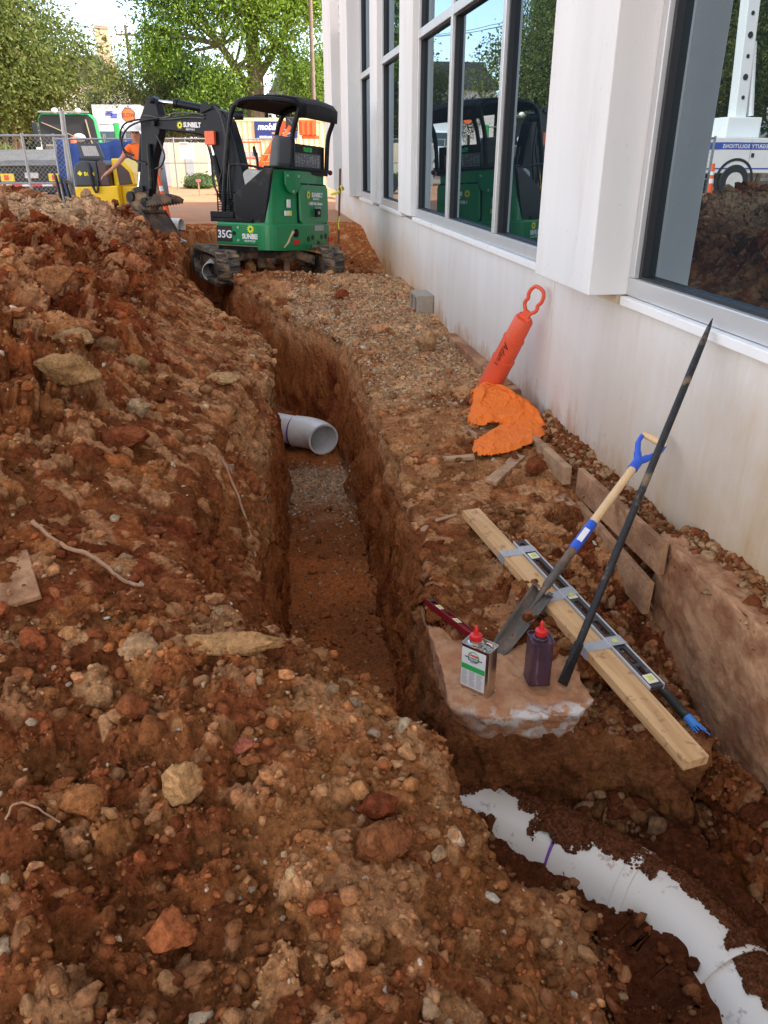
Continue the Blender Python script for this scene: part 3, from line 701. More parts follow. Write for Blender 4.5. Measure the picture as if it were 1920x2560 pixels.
def building():
    b = empty('office_building', (1.8, 6, 0), label='pale painted concrete building with tall reflective windows and projecting piers', cat='building')
    T = Matrix.Translation((-1.8, -6, 0))
    def bd(m, *a, **k):
        o = m.build(*a, **k); o.data.transform(T if o.parent == b else Matrix.Identity(4)); return o

    joints = [-6, .2, 4.687, 12.965, 18.62]
    for k in range(len(joints) - 1):
        m = MB().box((1.80, joints[k] + .004, -.9), (2.10, joints[k + 1] - .004, .925))
        bd(m, 'wall_panel', WALL, b, bevel=.004)
    bd(MB().box((1.815, -6, -.9), (2.08, 18.6, .90)), 'joint_filler', mat('joint_sealant', (.30, .26, .21), .8), b)
    # core walls
    bd(MB().box((2.10, -6, -.5), (2.16, 18.6, .95)).box((1.93, -6, 4.30), (2.4, 18.6, 8.4)).box((2.16, -6, -.5), (14, 18.55, 8.3)), 'wall', PIER, b)
    bd(MB().box((1.52, -6.2, 8.4), (14.2, 18.8, 8.75)), 'cornice', PIER, b, bevel=.02)
    for (y0, y1, x0) in ((3.70, 4.50, 1.60), (9.24, 10.05, 1.745), (11.79, 12.50, 1.745), (14.05, 15.10, 1.60), (17.0, 18.62, 1.62), (-1.2, -.4, 1.6)):
        bd(MB().box((x0, y0, .972), (2.3, y1, 8.39)), 'pier', PIER, b, bevel=.006)
        bd(MB().box((x0 + .16, y0 + .02, .926), (2.2, y1 - .02, .971)), 'pier_bearing', mat('mortar_bed', (.50, .43, .30), .9, bump=.5), b)
    bays = [(-.40, 3.70, [1.65], [2.71]), (4.50, 9.24, [6.10, 7.70], [2.71]), (10.05, 11.79, [], [2.71]), (12.50, 14.05, [], [2.71]), (15.10, 17.0, [15.95], [2.71])]
    for (y0, y1, mull, tr) in bays:
        top = 3.70 if y0 > 15 else 4.29
        if y0 > 15:
            m = MB()
            for k in range(5):
                z = 3.72 + k * .14
                m.prism([(0, 0), (.05, 0), (.02, .14), (0, .14)], (1.83, 0, z), (-1, 0, 0), (0, 0, 1), (0, 1, 0), y0 + .001, y1 - .001)
            m.box((1.831, y0 + .001, 3.72), (1.92, y1 - .001, 8.3))
            bd(m, 'siding', PIER, b)
        bd(MB().box((1.765, y0 - .12 if y0 > 4 else y0 + .03, .926), (1.96, y1 - .003 if y1 != 3.70 else 3.83, .968)) if y1 != 3.70 else
           MB().box((1.765, y0, .926), (1.96, 3.69, .968)), 'window_sill', SILLM, b, bevel=.004)
        w_ = empty('window', (0, 0, 0)); w_.parent = b; w_.location = (0, 0, 0)
        w_.location = (-1.8 + 1.85, (y0 + y1) / 2 - 6, 1.0)
        ox, oy = 1.85, (y0 + y1) / 2
        f = MB(); fw = .055; g0, g1 = 1.80, 1.90
        zb = .972
        f.box((g0, y0 + .002, zb), (g1, y1 - .002, zb + .085))
        f.box((g0, y0 + .002, zb + .086), (g1, y0 + fw, top)).box((g0, y1 - fw, zb + .086), (g1, y1 - .002, top))
        ys = [y0 + fw] + sum([[q - .035, q + .035] for q in mull], []) + [y1 - fw]
        for q in mull: f.box((g0, q - .035, zb + .086), (g1, q + .035, top))
        for i in range(0, len(ys), 2):
            f.box((g0 + .001, ys[i] + .001, 2.71), (g1 - .001, ys[i + 1] - .001, 2.79))
            f.box((g0 + .001, ys[i] + .001, top - .05), (g1 - .001, ys[i + 1] - .001, top - .001))
        TT = Matrix.Translation((-ox, -oy, -1.0))
        fo = f.build('frame', ALU, w_, bevel=.004); fo.data.transform(TT)
        for i in range(0, len(ys), 2):
            for (z0, z1) in ((zb + .086, 2.709), (2.791, top - .051)):
                gk = MB(); a, c = ys[i], ys[i + 1]; t_ = .028
                gk.box((1.826, a + .001, z0 + .001), (1.875, a + t_, z1 - .001)).box((1.826, c - t_, z0 + .001), (1.875, c - .001, z1 - .001))
                gk.box((1.826, a + t_ + .001, z0 + .001), (1.875, c - t_ - .001, z0 + .012)).box((1.826, a + t_ + .001, z1 - .012), (1.875, c - t_ - .001, z1 - .001))
                q = gk.build('gasket', GASKET, w_); q.data.transform(TT)
                q = MB().box((1.862, a + .004, z0 + .004), (1.868, c - .004, z1 - .004)).build('pane', GLASS, w_); q.data.transform(TT)
        q = MB().box((1.885, y0 + .003, .973), (1.90, y1 - .003, top - .002)).build('dark_backing', mat('dark_interior', (.01, .012, .015), .9), w_); q.data.transform(TT)  # dark sheet standing in for the unlit room behind the glass
building()
# ------------------------------------------------------------------ things near the camera
WOOD = mat('pine_wood', (.60, .38, .18), .7, var=.18, vscale=5, stretch=(1, 1, 1), bump=.3, bscale=90, dirt=(.34, .18, .09), dscale=9, damt=.55, dlow=.6)
OLDWOOD = mat('weathered_wood', (.36, .22, .125), .85, var=.3, vscale=9, bump=.7, bscale=70, dirt=(.25, .12, .06), dscale=7, damt=.8, dlow=.5)
CLAYWOOD = mat('clay_coated_wood', (.33, .18, .095), .92, var=.3, vscale=8, bump=.8, bscale=50, dirt=(.22, .10, .045), dscale=6, damt=.9, dlow=.46)
def wood_mat(name, c1, c2, ax='Y'):
    m = bpy.data.materials.new(name); m.use_nodes = True; n = m.node_tree; P = n.nodes['Principled BSDF']; K = n.links.new
    tc = n.nodes.new('ShaderNodeTexCoord'); mp = n.nodes.new('ShaderNodeMapping'); mp.inputs['Scale'].default_value = (14, .9, 14); K(tc.outputs['Object'], mp.inputs[0])
    wv = n.nodes.new('ShaderNodeTexNoise'); wv.inputs['Scale'].default_value = 2.2; wv.inputs['Detail'].default_value = 5; wv.inputs['Distortion'].default_value = .7; K(mp.outputs[0], wv.inputs[0])
    cr = n.nodes.new('ShaderNodeValToRGB'); cr.color_ramp.elements[0].position = .35; cr.color_ramp.elements[1].position = .62
    cr.color_ramp.elements[0].color = (*c1, 1); cr.color_ramp.elements[1].color = (*c2, 1); K(wv.outputs[0], cr.inputs[0])
    n2 = n.nodes.new('ShaderNodeTexNoise'); n2.inputs['Scale'].default_value = 28; n2.inputs['Detail'].default_value = 5; K(tc.outputs['Object'], n2.inputs[0])
    mr = n.nodes.new('ShaderNodeMapRange'); mr.inputs[1].default_value = .60; mr.inputs[2].default_value = .66; mr.inputs[4].default_value = .65; K(n2.outputs[0], mr.inputs[0])
    mi = n.nodes.new('ShaderNodeMix'); mi.data_type = 'RGBA'; K(mr.outputs[0], mi.inputs[0]); K(cr.outputs[0], mi.inputs[6]); mi.inputs[7].default_value = (.28, .14, .07, 1)
    K(mi.outputs[2], P.inputs['Base Color']); P.inputs['Roughness'].default_value = .7
    b = n.nodes.new('ShaderNodeBump'); b.inputs['Strength'].default_value = .35; b.inputs['Distance'].default_value = .003; K(wv.outputs[0], b.inputs['Height']); K(b.outputs[0], P.inputs['Normal'])
    return m
PINE = wood_mat('pine_board', (.50, .28, .12), (.66, .41, .20))
STEEL = mat('bare_steel', (.13, .115, .10), .55, .6, var=.25, vscale=12, dirt=(.33, .20, .12), dscale=14, damt=.85, dlow=.5, bump=.3, bscale=120)
BLACKIRON = mat('black_iron', (.028, .028, .03), .42, .5, var=.3, vscale=20, dirt=(.30, .21, .13), dscale=11, damt=.85, dlow=.55, bump=.5, bscale=160)
BLUE = mat('blue_plastic', (.02, .085, .50), .38, var=.08)
HANDLE = mat('handle_wood', (.62, .42, .23), .5, var=.12, vscale=14, stretch=(1, 1, 1))
TIN = mat('tin_plate', (.62, .58, .52), .22, 1.0, var=.08, vscale=9, dirt=(.35, .23, .13), dscale=12, damt=.35, dlow=.58)
PURPLE = mat('purple_stained_tin', (.105, .055, .085), .33, .45, var=.5, vscale=7, stretch=(3, 3, .5), dirt=(.30, .21, .2), dscale=16, damt=.6, dlow=.55)
REDCAP = mat('red_plastic', (.55, .02, .018), .35, var=.06)
LBLW = mat('paper_label', (.66, .67, .68), .45, var=.04)
GREEN = mat('label_green', (.03, .36, .09), .45, var=.05)
INK = mat('printing_ink', (.03, .03, .035), .6)
INKG = mat('grey_ink', (.30, .31, .33), .6)
INKR = mat('red_ink', (.60, .03, .02), .5)
PVC = mat('white_pvc', (.70, .69, .67), .28, var=.035, vscale=4, dirt=(.45, .31, .20), dscale=5, damt=.3, dlow=.56)
PVCD = mat('soiled_pvc', (.66, .63, .57), .3, var=.03, vscale=4, dirt=(.26, .11, .045), dscale=17, damt=.95, dlow=.585)
PRIMER = mat('purple_primer', (.20, .07, .33), .4, var=.3, vscale=30)
ORANGE = mat('orange_plastic', (.62, .085, .035), .5, var=.08, vscale=5, dirt=(.45, .16, .09), dscale=8, damt=.4, dlow=.58)
CLOTH = mat('orange_cloth', (.70, .155, .016), .85, var=.07, vscale=9, bump=.25, bscale=500, dirt=(.5, .16, .05), dscale=7, damt=.4, dlow=.62)
CONC = mat('stained_concrete', (.37, .195, .10), .9, var=.2, vscale=3.5, bump=.8, bscale=40, dirt=(.25, .10, .042), dscale=5, damt=.9, dlow=.45)
CMU = mat('block_concrete', (.33, .29, .24), .95, var=.2, vscale=25, bump=.9, bscale=140, dirt=(.38, .26, .16), dscale=5, damt=.6)

def slab_mat():
    m = bpy.data.materials.new('broken_slab'); m.use_nodes = True; n = m.node_tree; P = n.nodes['Principled BSDF']; K = n.links.new
    P.inputs['Roughness'].default_value = .88
    ge = n.nodes.new('ShaderNodeNewGeometry'); sx = n.nodes.new('ShaderNodeSeparateXYZ'); K(ge.outputs['Position'], sx.inputs[0])
    def ns(sc, de=8, ro=.65):
        q = n.nodes.new('ShaderNodeTexNoise'); q.inputs['Scale'].default_value = sc; q.inputs['Detail'].default_value = de; q.inputs['Roughness'].default_value = ro; K(ge.outputs['Position'], q.inputs[0]); return q.outputs[0]
    def mr(s, a, b, c, d):
        q = n.nodes.new('ShaderNodeMapRange'); q.inputs[1].default_value = a; q.inputs[2].default_value = b; q.inputs[3].default_value = c; q.inputs[4].default_value = d; K(s, q.inputs[0]); return q.outputs[0]
    def mx(f, a, b):
        q = n.nodes.new('ShaderNodeMix'); q.data_type = 'RGBA'; K(f, q.inputs[0])
        for i, s in ((6, a), (7, b)):
            K(s, q.inputs[i]) if hasattr(s, 'node') else setattr(q.inputs[i], 'default_value', (*s, 1))
        return q.outputs[2]
    c = mx(mr(ns(7), .38, .62, 0, 1), (.42, .175, .075), (.52, .29, .155))
    c = mx(mr(ns(19), .50, .60, 0, .75), c, (.38, .17, .08))
    # bare cement shows along the broken front edge and in scuffs
    edge = mr(sx.outputs[1], 2.06, 1.99, 0, 1)
    f = n.nodes.new('ShaderNodeMath'); f.operation = 'MULTIPLY'; K(mr(ns(12), .46, .54, 0, 1), f.inputs[0]); K(edge, f.inputs[1])
    c = mx(f.outputs[0], c, (.60, .56, .52))
    c = mx(mr(ns(9, 10, .7), .64, .69, 0, .7), c, (.56, .45, .36))
    K(c, P.inputs['Base Color'])
    b = n.nodes.new('ShaderNodeBump'); b.inputs['Strength'].default_value = .8; b.inputs['Distance'].default_value = .008; K(ns(45), b.inputs['Height']); K(b.outputs[0], P.inputs['Normal'])
    return m

def rough_block(name, poly, z0, z1, m, amp=.012, res=.022, seed=0, skew=0.):
    """a broken block: polygon plan, finely divided and roughened so its edges crumble"""
    import bmesh
    b = bmesh.new(); n = len(poly)
    lo = [b.verts.new((p[0] + skew * .3, p[1] + skew, z0)) for p in poly]; hi = [b.verts.new((p[0], p[1], z1)) for p in poly]
    b.faces.new(lo[::-1]); b.faces.new(hi)
    for i in range(n): b.faces.new((lo[i], lo[(i + 1) % n], hi[(i + 1) % n], hi[i]))
    bmesh.ops.triangulate(b, faces=b.faces[:])
    for _ in range(6):
        es = [e for e in b.edges if e.calc_length() > res * 1.6]
        if not es: break
        bmesh.ops.subdivide_edges(b, edges=es, cuts=1, use_grid_fill=True)
        bmesh.ops.triangulate(b, faces=b.faces[:])
    v = np.array([tuple(q.co) for q in b.verts]) + seed * 3.1
    b.normal_update()
    d = amp * (fbm3(v[:, 0] * 9, v[:, 1] * 9, v[:, 2] * 9, 3) + .6 * fbm3(v[:, 0] * 40, v[:, 1] * 40, v[:, 2] * 40, 2))
    for q, k in zip(b.verts, d): q.co += q.normal * float(k)
    me = bpy.data.meshes.new(name); b.to_mesh(me); b.free(); me.materials.append(m)
    me.polygons.foreach_set('use_smooth', [True] * len(me.polygons))
    o = bpy.data.objects.new(name, me); COL.objects.link(o); return o

# concrete slab that carries the cans
tag(rough_block('concrete_slab', [(.60, 2.78), (.575, 2.40), (.56, 2.06), (.66, 1.99), (.80, 1.965), (.98, 1.955), (1.05, 2.02), (1.08, 2.3), (1.02, 2.62), (.86, 2.74)], -.27, -.125, slab_mat(), .022, .014, skew=.06),
    'broken slab of clay stained concrete with a whitish front edge that the two cans stand on', 'concrete slab')
_c = rough_block('trench_wall', [(.58, 2.95), (.555, 2.40), (.575, 2.10), (.68, 2.035), (.97, 2.005), (1.10, 1.985), (1.26, 1.90), (1.36, 1.80), (1.46, 1.95), (1.40, 2.3), (1.12, 2.6), (.9, 2.85)], -1.0, -.235, mat('clay_wall', (.15, .048, .02), .95, var=.35, vscale=9, bump=1., bscale=55, dirt=(.17, .07, .03), dscale=7, damt=.7, dlow=.45), .045, .022, 4)
tag(_c, kind='structure')
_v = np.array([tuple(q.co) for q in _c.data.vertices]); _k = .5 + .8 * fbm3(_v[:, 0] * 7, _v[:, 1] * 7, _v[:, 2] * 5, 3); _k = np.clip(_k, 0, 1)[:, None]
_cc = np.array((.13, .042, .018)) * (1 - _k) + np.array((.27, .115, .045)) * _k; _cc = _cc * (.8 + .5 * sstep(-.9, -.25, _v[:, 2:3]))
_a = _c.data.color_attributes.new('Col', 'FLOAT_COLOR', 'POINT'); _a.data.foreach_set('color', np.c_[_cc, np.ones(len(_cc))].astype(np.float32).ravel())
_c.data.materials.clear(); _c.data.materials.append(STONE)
# wall footing and the timber left from its formwork
tag(rough_block('wall_footing', [(1.62, .1), (1.81, .1), (1.81, 2.72), (1.62, 2.72)], -1.0, .13, CONC, .018, .022, 2), 'long clay smeared concrete footing projecting under the wall at the right edge', 'footing')
def plank(name, a, b, wd, ht, m, label, cat='board', up=(0, 0, 1), group=None, bev=.003):
    o = MB().bar(a, b, wd, ht, up).build(name, m, bevel=bev)
    return tag(o, label, cat, group)
tag(MB().box((1.70, 5.15, -.25), (1.795, 7.10, .085)).build('footing_ledge', CONC, bevel=.01), 'low concrete ledge along the foot of the wall behind the orange marker', 'ledge')
plank('form_board', (1.592, 2.62, .07), (1.585, 3.52, .055), .03, .15, CLAYWOOD, 'clay coated form board standing on edge against the near end of the footing')
plank('form_board', (1.555, 2.62, -.12), (1.548, 3.42, -.09), .03, .16, CLAYWOOD, 'lower of two form boards stepped down beside the footing')
plank('form_board', (1.56, 3.62, .045), (1.57, 4.22, .02), .045, .10, OLDWOOD, 'long narrow form board heaped with crumbled soil right of the orange shirt')
plank('timber_offcut', (1.44, 3.80, -.06), (1.505, 3.38, -.075), .09, .085, OLDWOOD, 'short squared timber offcut poking out of the soil below the form board')
plank('wood_stake', (1.22, 4.50, .03), (1.33, 4.22, .0), .05, .02, OLDWOOD, 'splintered wooden stake lying under the left sleeve of the orange shirt')
plank('wood_stake', (.98, 4.05, .01), (1.16, 4.04, .02), .045, .025, OLDWOOD, 'pointed wooden stake sticking out left below the sleeve end of the orange shirt')
plank('wood_stake', (1.16, 3.70, -.005), (1.42, 4.00, .02), .07, .03, OLDWOOD, 'wide wooden stake lying below the hem of the orange shirt')

# 2x4 with a long level taped to it
def board_and_level():
    A = V(.935, 3.27, .035); B = V(1.238, 1.66, -.105)
    za = gz(A.x, A.y) + .03; 
    d = (B - A).normalized(); rt = d.cross(V(0, 0, 1)).normalized() * -1
    if rt.x < 0: rt = -rt
    up = rt.cross(d); up = up if up.z > 0 else -up
    bo = MB(); Ln = (B - A).length
    bo.box((-.0445, 0, -.019), (.0445, Ln, .019))
    o = bo.build('wooden_board', PINE, bevel=.003)
    M = Matrix(((rt.x, d.x, up.x, A.x), (rt.y, d.y, up.y, A.y), (rt.z, d.z, up.z, A.z), (0, 0, 0, 1)))
    o.matrix_world = M; tag(o, 'long pale pine board lying across the soil beside the cans, taped to a long level', 'board')
    # the level: webbed beam lying flat against the board edge
    lv = empty('spirit_level', A, label='long black and silver spirit level strapped along the right edge of the pine board', cat='spirit level')
    lv.matrix_world = M
    s0, s1 = .34, 1.335; x0, x1 = .048, .112
    f = MB(); f.box((x0, s0, .004), (x0 + .0055, s1, .028)).box((x1 - .0055, s0, .004), (x1, s1, .028)); f.build('rail', ALU, lv, bevel=.001)
    # web with slots
    wb = MB(); cuts = [(.02, .10), (.16, .27), (.30, .40), (.475, .575), (.61, .70), (.78, .87), (.885, .935)]
    solid = []; p = 0.
    for a, c in cuts: solid.append((p, a)); p = c
    solid.append((p, s1 - s0))
    for a, c in solid: wb.box((x0 + .006, s0 + a, .012), (x1 - .006, s0 + c, .0235))
    for a, c in cuts: wb.box((x0 + .006, s0 + a, .012), (x0 + .021, s0 + c, .0235)).box((x1 - .021, s0 + a, .012), (x1 - .006, s0 + c, .0235))
    wb.build('web', mat('level_black', (.03, .03, .034), .4, var=.2, dirt=(.3, .2, .12), dscale=30, damt=.4, dlow=.58), lv)
    CR = mat('vial_block', (.62, .58, .45), .35, var=.06); VI = mat('vial_yellow', (.50, .52, .10), .15)
    for s in (.13, .438, .74, .955):
        q = MB().box((x0 + .012, s0 + s - .022, .0240), (x1 - .012, s0 + s + .022, .0275)).build('vial_block', CR, lv, bevel=.004)
        MB().box((x0 + .022, s0 + s - .010, .0277), (x1 - .022, s0 + s + .010, .030)).build('vial', VI, q, bevel=.002)
    TP = mat('duct_tape', (.36, .37, .39), .42, .25, var=.08, vscale=18, bump=.4, bscale=60)
    for k, (s, w_) in enumerate(((.385, .05), (.735, .055), (1.05, .05))):
        t = MB(); e = .0015; sk = .02
        def ring(y0, y1):
            pr = [(-.0445 - e, -.019 - e), (-.0445 - e, .019 + e), (.0445 + e, .019 + e), (.052, .0295), (x1 + e, .0295), (x1 + e, .002), (.0445 + e, -.019 - e)]
            vs = [(x, y0 + (x + .045) * sk * 3 * (1 if k != 1 else -1), z) for x, z in pr] + [(x, y1 + (x + .045) * sk * 3 * (1 if k != 1 else -1), z) for x, z in pr]
            n = len(pr); t.add(vs, [(i, (i + 1) % n, n + (i + 1) % n, n + i) for i in range(n)])
        ring(s, s + w_)
        q = t.build('tape_strap', TP, lv)
board_and_level()

# torpedo level
def torpedo():
    A = V(.600, 2.655, -.062); B = V(.722, 2.425, -.085); d = (B - A).normalized(); up = V(.35, .05, 1); rt = d.cross(up).normalized(); up = rt.cross(d)
    lv = empty('torpedo_level', A, label='short dark red torpedo level lying behind the silver can at the trench edge', cat='spirit level')
    lv.matrix_world = Matrix(((rt.x, d.x, up.x, A.x), (rt.y, d.y, up.y, A.y), (rt.z, d.z, up.z, A.z), (0, 0, 0, 1)))
    RD = mat('dark_red_metal', (.22, .012, .018), .35, .4, var=.15); Ln = (B - A).length
    b = MB().box((-.022, 0, -.012), (-.016, Ln, .012)).box((.016, 0, -.012), (.022, Ln, .012))
    for a, c in ((0, .02), (.045, .085), (.13, .15), (.19, Ln)): b.box((-.0155, a, -.006), (.0155, c, .006))
    b.build('body', RD, lv, bevel=.001)
    MB().box((-.018, .002, .0065), (.018, .022, .0125)).build('end_cap', INK, lv)
    for s in (.066, .172):
        q = MB().box((-.014, s - .016, .0065), (.014, s + .016, .012)).build('vial_block', mat('vial_block', (0, 0, 0)), lv, bevel=.003)
        MB().box((-.009, s - .006, .0122), (.009, s + .006, .014)).build('vial', mat('vial_yellow', (0, 0, 0)), q)
torpedo()

# cans
def can(loc, d1, w_, dp, h, body, label, lettering):
    """loc: the front corner; d1 unit vector along the broad face towards its far corner"""
    r = empty('solvent_can', loc, label=label, cat='can')
    x = -Vector((d1[0], d1[1], 0)).normalized(); y = V(-x.y, x.x, 0)          # x runs along the broad face towards the front corner
    if y.y < 0: y = -y
    M = Matrix(((x.x, y.x, 0, loc[0]), (x.y, y.y, 0, loc[1]), (0, 0, 1, loc[2]), (0, 0, 0, 1))); r.matrix_world = M
    rr = .012
    def rect(o=0.):
        pts = []
        for cx, cy, a0 in ((-rr, rr, -90), (-rr, dp - rr, 0), (-w_ + rr, dp - rr, 90), (-w_ + rr, rr, 180)):
            for k in range(5):
                a = R(a0 + k * 22.5); pts.append((cx + (rr + o) * math.cos(a), cy + (rr + o) * math.sin(a)))
        return pts
    m = MB(); m.prism(rect(), (0, 0, 0), (1, 0, 0), (0, 1, 0), (0, 0, 1), .004, h - .004)
    b = m.build('can_body', body, r, smooth=True, auto=30)
    s = MB()
    for z0, z1 in ((0, .0038), (h - .0038, h + .003)):
        o1 = rect(.0018); i1 = rect(-.0025); n = len(o1)
        vs = [(p[0], p[1], z) for z in (z0, z1) for p in o1] + [(p[0], p[1], z) for z in (z0, z1) for p in i1]
        fs = []
        for i in range(n):
            j = (i + 1) % n
            fs += [(i, j, n + j, n + i), (2 * n + i, 3 * n + i, 3 * n + j, 2 * n + j), (n + i, n + j, 3 * n + j, 3 * n + i), (i, 2 * n + i, 2 * n + j, j)]
        s.add(vs, fs)
    s.build('seam', body, r, smooth=True)
    cx, cy = -w_ * (.66 if lettering else .5), dp * .5
    nk = MB().lathe([(.0, h - .003), (.027, h - .003), (.027, h + .004), (.022, h + .006), (.022, h + .014), (.0, h + .014)], (cx, cy, 0), seg=28).build('neck', body, r, smooth=True)
    cp = MB()
    pr = [(0, h + .0145), (.021, h + .0145), (.0215, h + .032), (.019, h + .0345), (.009, h + .036), (.0075, h + .05), (.0062, h + .066), (.003, h + .070), (0, h + .071)]
    cp.lathe(pr, (cx, cy, 0), seg=28)
    for k in range(28):
        a = 2 * math.pi * k / 28
        cp.box((0, 0, 0), (0, 0, 0)) if 0 else cp.tube([(cx + .0213 * math.cos(a), cy + .0213 * math.sin(a), h + .016), (cx + .0213 * math.cos(a), cy + .0213 * math.sin(a), h + .031)], .0011, 5)
    cp.build('cap', REDCAP, r, smooth=True)
    if lettering:
        # folded carrying handle
        MB().tube(smooth_path([(-.036, dp * .5, h + .002), (-.034, dp * .5, h + .012), (-.022, dp * .5, h + .014), (-.012, dp * .5, h + .012), (-.010, dp * .5, h + .002)], 4), .006, 8).build('carry_handle', TIN, r, smooth=True)
        l0, l1, z0, z1 = -w_ + .006, -.012, .022, h - .010
        lb = MB().box((l0, -.0012, z0), (l1, .0005, z1)).build('label', LBLW, r)
        MB().box((l0 + .001, -.0022, h * .50), (l1 - .001, -.0013, h * .61)).build('green_band', GREEN, lb)
        up = (0, 0, 1); rt = (1, 0, 0); W_ = l1 - l0
        c = (l0 + l1) / 2
        ring = MB(); n = 28; vs = []; fs = []
        for k in range(n):
            a = math.pi * 2 * k / n
            for q in (.019, .0225): vs.append((c + q * math.cos(a), -.0016, h * .80 + q * math.sin(a)))
        for k in range(n): j = (k + 1) % n; fs.append((2 * k, 2 * k + 1, 2 * j + 1, 2 * j))
        ring.add(vs, fs).build('emblem_ring', GREEN, lb)
        text('Oatey', .016, (c, -.0020, h * .815), rt, up, INKR, lb, 'lettering', .0002, bold=.0006, align='CENTER')
        text('HEAVY DUTY CLEAR', .0074, (c, -.0022, h * .76), rt, up, INK, lb, 'lettering', .0002, bold=.0003, align='CENTER')
        text('PVC CEMENT', .0070, (c, -.0022, h * .715), rt, up, INK, lb, 'lettering', .0002, bold=.0003, align='CENTER')
        text('CIMENT PVC', .0045, (c, -.0022, h * .68), rt, up, INKG, lb, 'lettering', .0002, align='CENTER')
        sm = MB(); g = random.Random(3)
        for col in range(3):
            for k in range(17):
                x0 = l0 + .004 + col * (W_ - .006) / 3; ln = (W_ / 3 - .006) * g.uniform(.6, 1)
                z = h * .47 - k * .0042
                if z < z0 + .006: continue
                sm.box((x0, -.0018, z), (x0 + ln, -.0013, z + .0013))
        sm.build('small_print', INKG, lb)
    else:
        # a dark drip down the narrow face
        MB().tube([(.0008, dp * .35, h), (.0008, dp * .34, h - .02), (.0008, dp * .36, h - .055)], [.004, .0028, .0022], 6).build('drip', mat('wet_primer', (.02, .005, .05), .15), r)
zc = -.118
can((.684, 2.072, zc), (-.685, .728), .113, .066, .190, TIN, 'silver rectangular solvent can with white and green label and red cap on the slab', True)
can((.933, 2.115, zc), (-1.0, .06), .078, .085, .178, PURPLE, 'purple stained rectangular can with red cap on the slab right of the silver can', False)

# drain spade
def spade():
    T = V(.800, 2.335, -.115); H_ = V(1.70, 3.03, .455); d = (H_ - T).normalized(); Ln = (H_ - T).length
    rt = V(.64, -.62, -.35); rt = (rt - d * rt.dot(d)).normalized(); nf = d.cross(rt).normalized()
    r = empty('drain_spade', T, label='long narrow spade with blue D-grip leaning from the slab against the wall', cat='spade')
    r.matrix_world = Matrix(((rt.x, d.x, nf.x, T.x), (rt.y, d.y, nf.y, T.y), (rt.z, d.z, nf.z, T.z), (0, 0, 0, 1)))
    s = 1 if nf.z > 0 else -1
    bl = MB(); vs = []; fs = []; N = 14
    for i in range(N + 1):
        t = i / N; y = t * .33; w_ = .036 + .012 * t
        if t < .1: w_ *= .72 + 2.8 * t
        for k in range(9):
            q = -1 + k / 4; vs.append((q * w_, y, s * (-.022 * (1 - q * q)) * (.7 + .6 * t)))
    for i in range(N):
        for k in range(8): a = i * 9 + k; fs.append((a, a + 1, a + 10, a + 9))
    o = bl.add(vs, fs).build('blade', STEEL, r, smooth=True); sd = o.modifiers.new('s', 'SOLIDIFY'); sd.thickness = .003
    MB().tube(smooth_path([(0, .20, -s * .028), (0, .30, -s * .025), (0, .36, -s * .008), (0, .46, 0), (0, .56, 0)], 4), [.009] * 4 + [.013] * 4 + [.018] * 4 + [.0195] * 4 + [.020], 14).build('socket', STEEL, r, smooth=True)
    MB().bar((-.040, .332, 0), (-.02, .334, -s * .006), .016, .006, (0, 0, 1)).bar((.040, .332, 0), (.02, .334, -s * .006), .016, .006, (0, 0, 1)).build('foot_tread', STEEL, r)
    MB().cyl((0, .56, 0), (0, .72, 0), .0215, .0205).build('collar', BLUE, r, smooth=True)
    MB().cyl((0, .7205, 0), (0, Ln - .20, 0), .0185, .0175).build('shaft', HANDLE, r, smooth=True)
    g = MB(); y0 = Ln - .21
    g.cyl((0, y0, 0), (0, y0 + .06, 0), .022, .021)
    for q in (-1, 1): g.tube(smooth_path([(0, y0 + .05, 0), (q * .028, y0 + .10, 0), (q * .050, y0 + .15, 0), (q * .052, y0 + .20, 0)], 5), [.017] * 5 + [.013] * 5 + [.010] * 6, 10)
    g.build('grip_frame', BLUE, r, smooth=True)
    MB().cyl((-.058, y0 + .20, 0), (.058, y0 + .20, 0), .0155, seg=18).build('grip', HANDLE, r, smooth=True)
    MB().box((-.012, .60, s * .0195), (.012, .67, s * .0225)).build('sticker', LBLW, r)
spade()

# digging bar
def bar_():
    A = V(.982, 2.126, -.128); B = V(1.765, 2.852, 1.015); d = (B - A).normalized(); P = lambda t: A + (B - A) * t
    r = empty('digging_bar', A, label='long black iron digging bar leaning on the window sill, chisel end on the slab', cat='digging bar')
    I = Matrix.Translation(-A)
    o = MB().tube([P(.10), P(.16), P(.5), P(.86), P(.93), P(.97), P(1)], [.0145, .0145, .0145, .0145, .013, .009, .002], 12).build('shank', BLACKIRON, r, smooth=True); o.data.transform(I)
    q = d.cross(V(.3, -.6, .2)).normalized(); n_ = d.cross(q)
    m = MB(); vs = []
    for t, w_, th in ((.105, .013, .012), (.06, .016, .009), (.02, .022, .005), (0, .026, .0015)):
        for i, j in ((-1, -1), (1, -1), (1, 1), (-1, 1)): vs.append(P(t) + q * w_ * i + n_ * th * j)
    fs = [(0, 1, 2, 3), (15, 14, 13, 12)]
    for k in range(3):
        for i in range(4): fs.append((k * 4 + i, k * 4 + 4 + i, k * 4 + 4 + (i + 1) % 4, k * 4 + (i + 1) % 4))
    o = m.add(vs, fs).build('chisel_end', BLACKIRON, r, smooth=True); o.data.transform(I)
bar_()

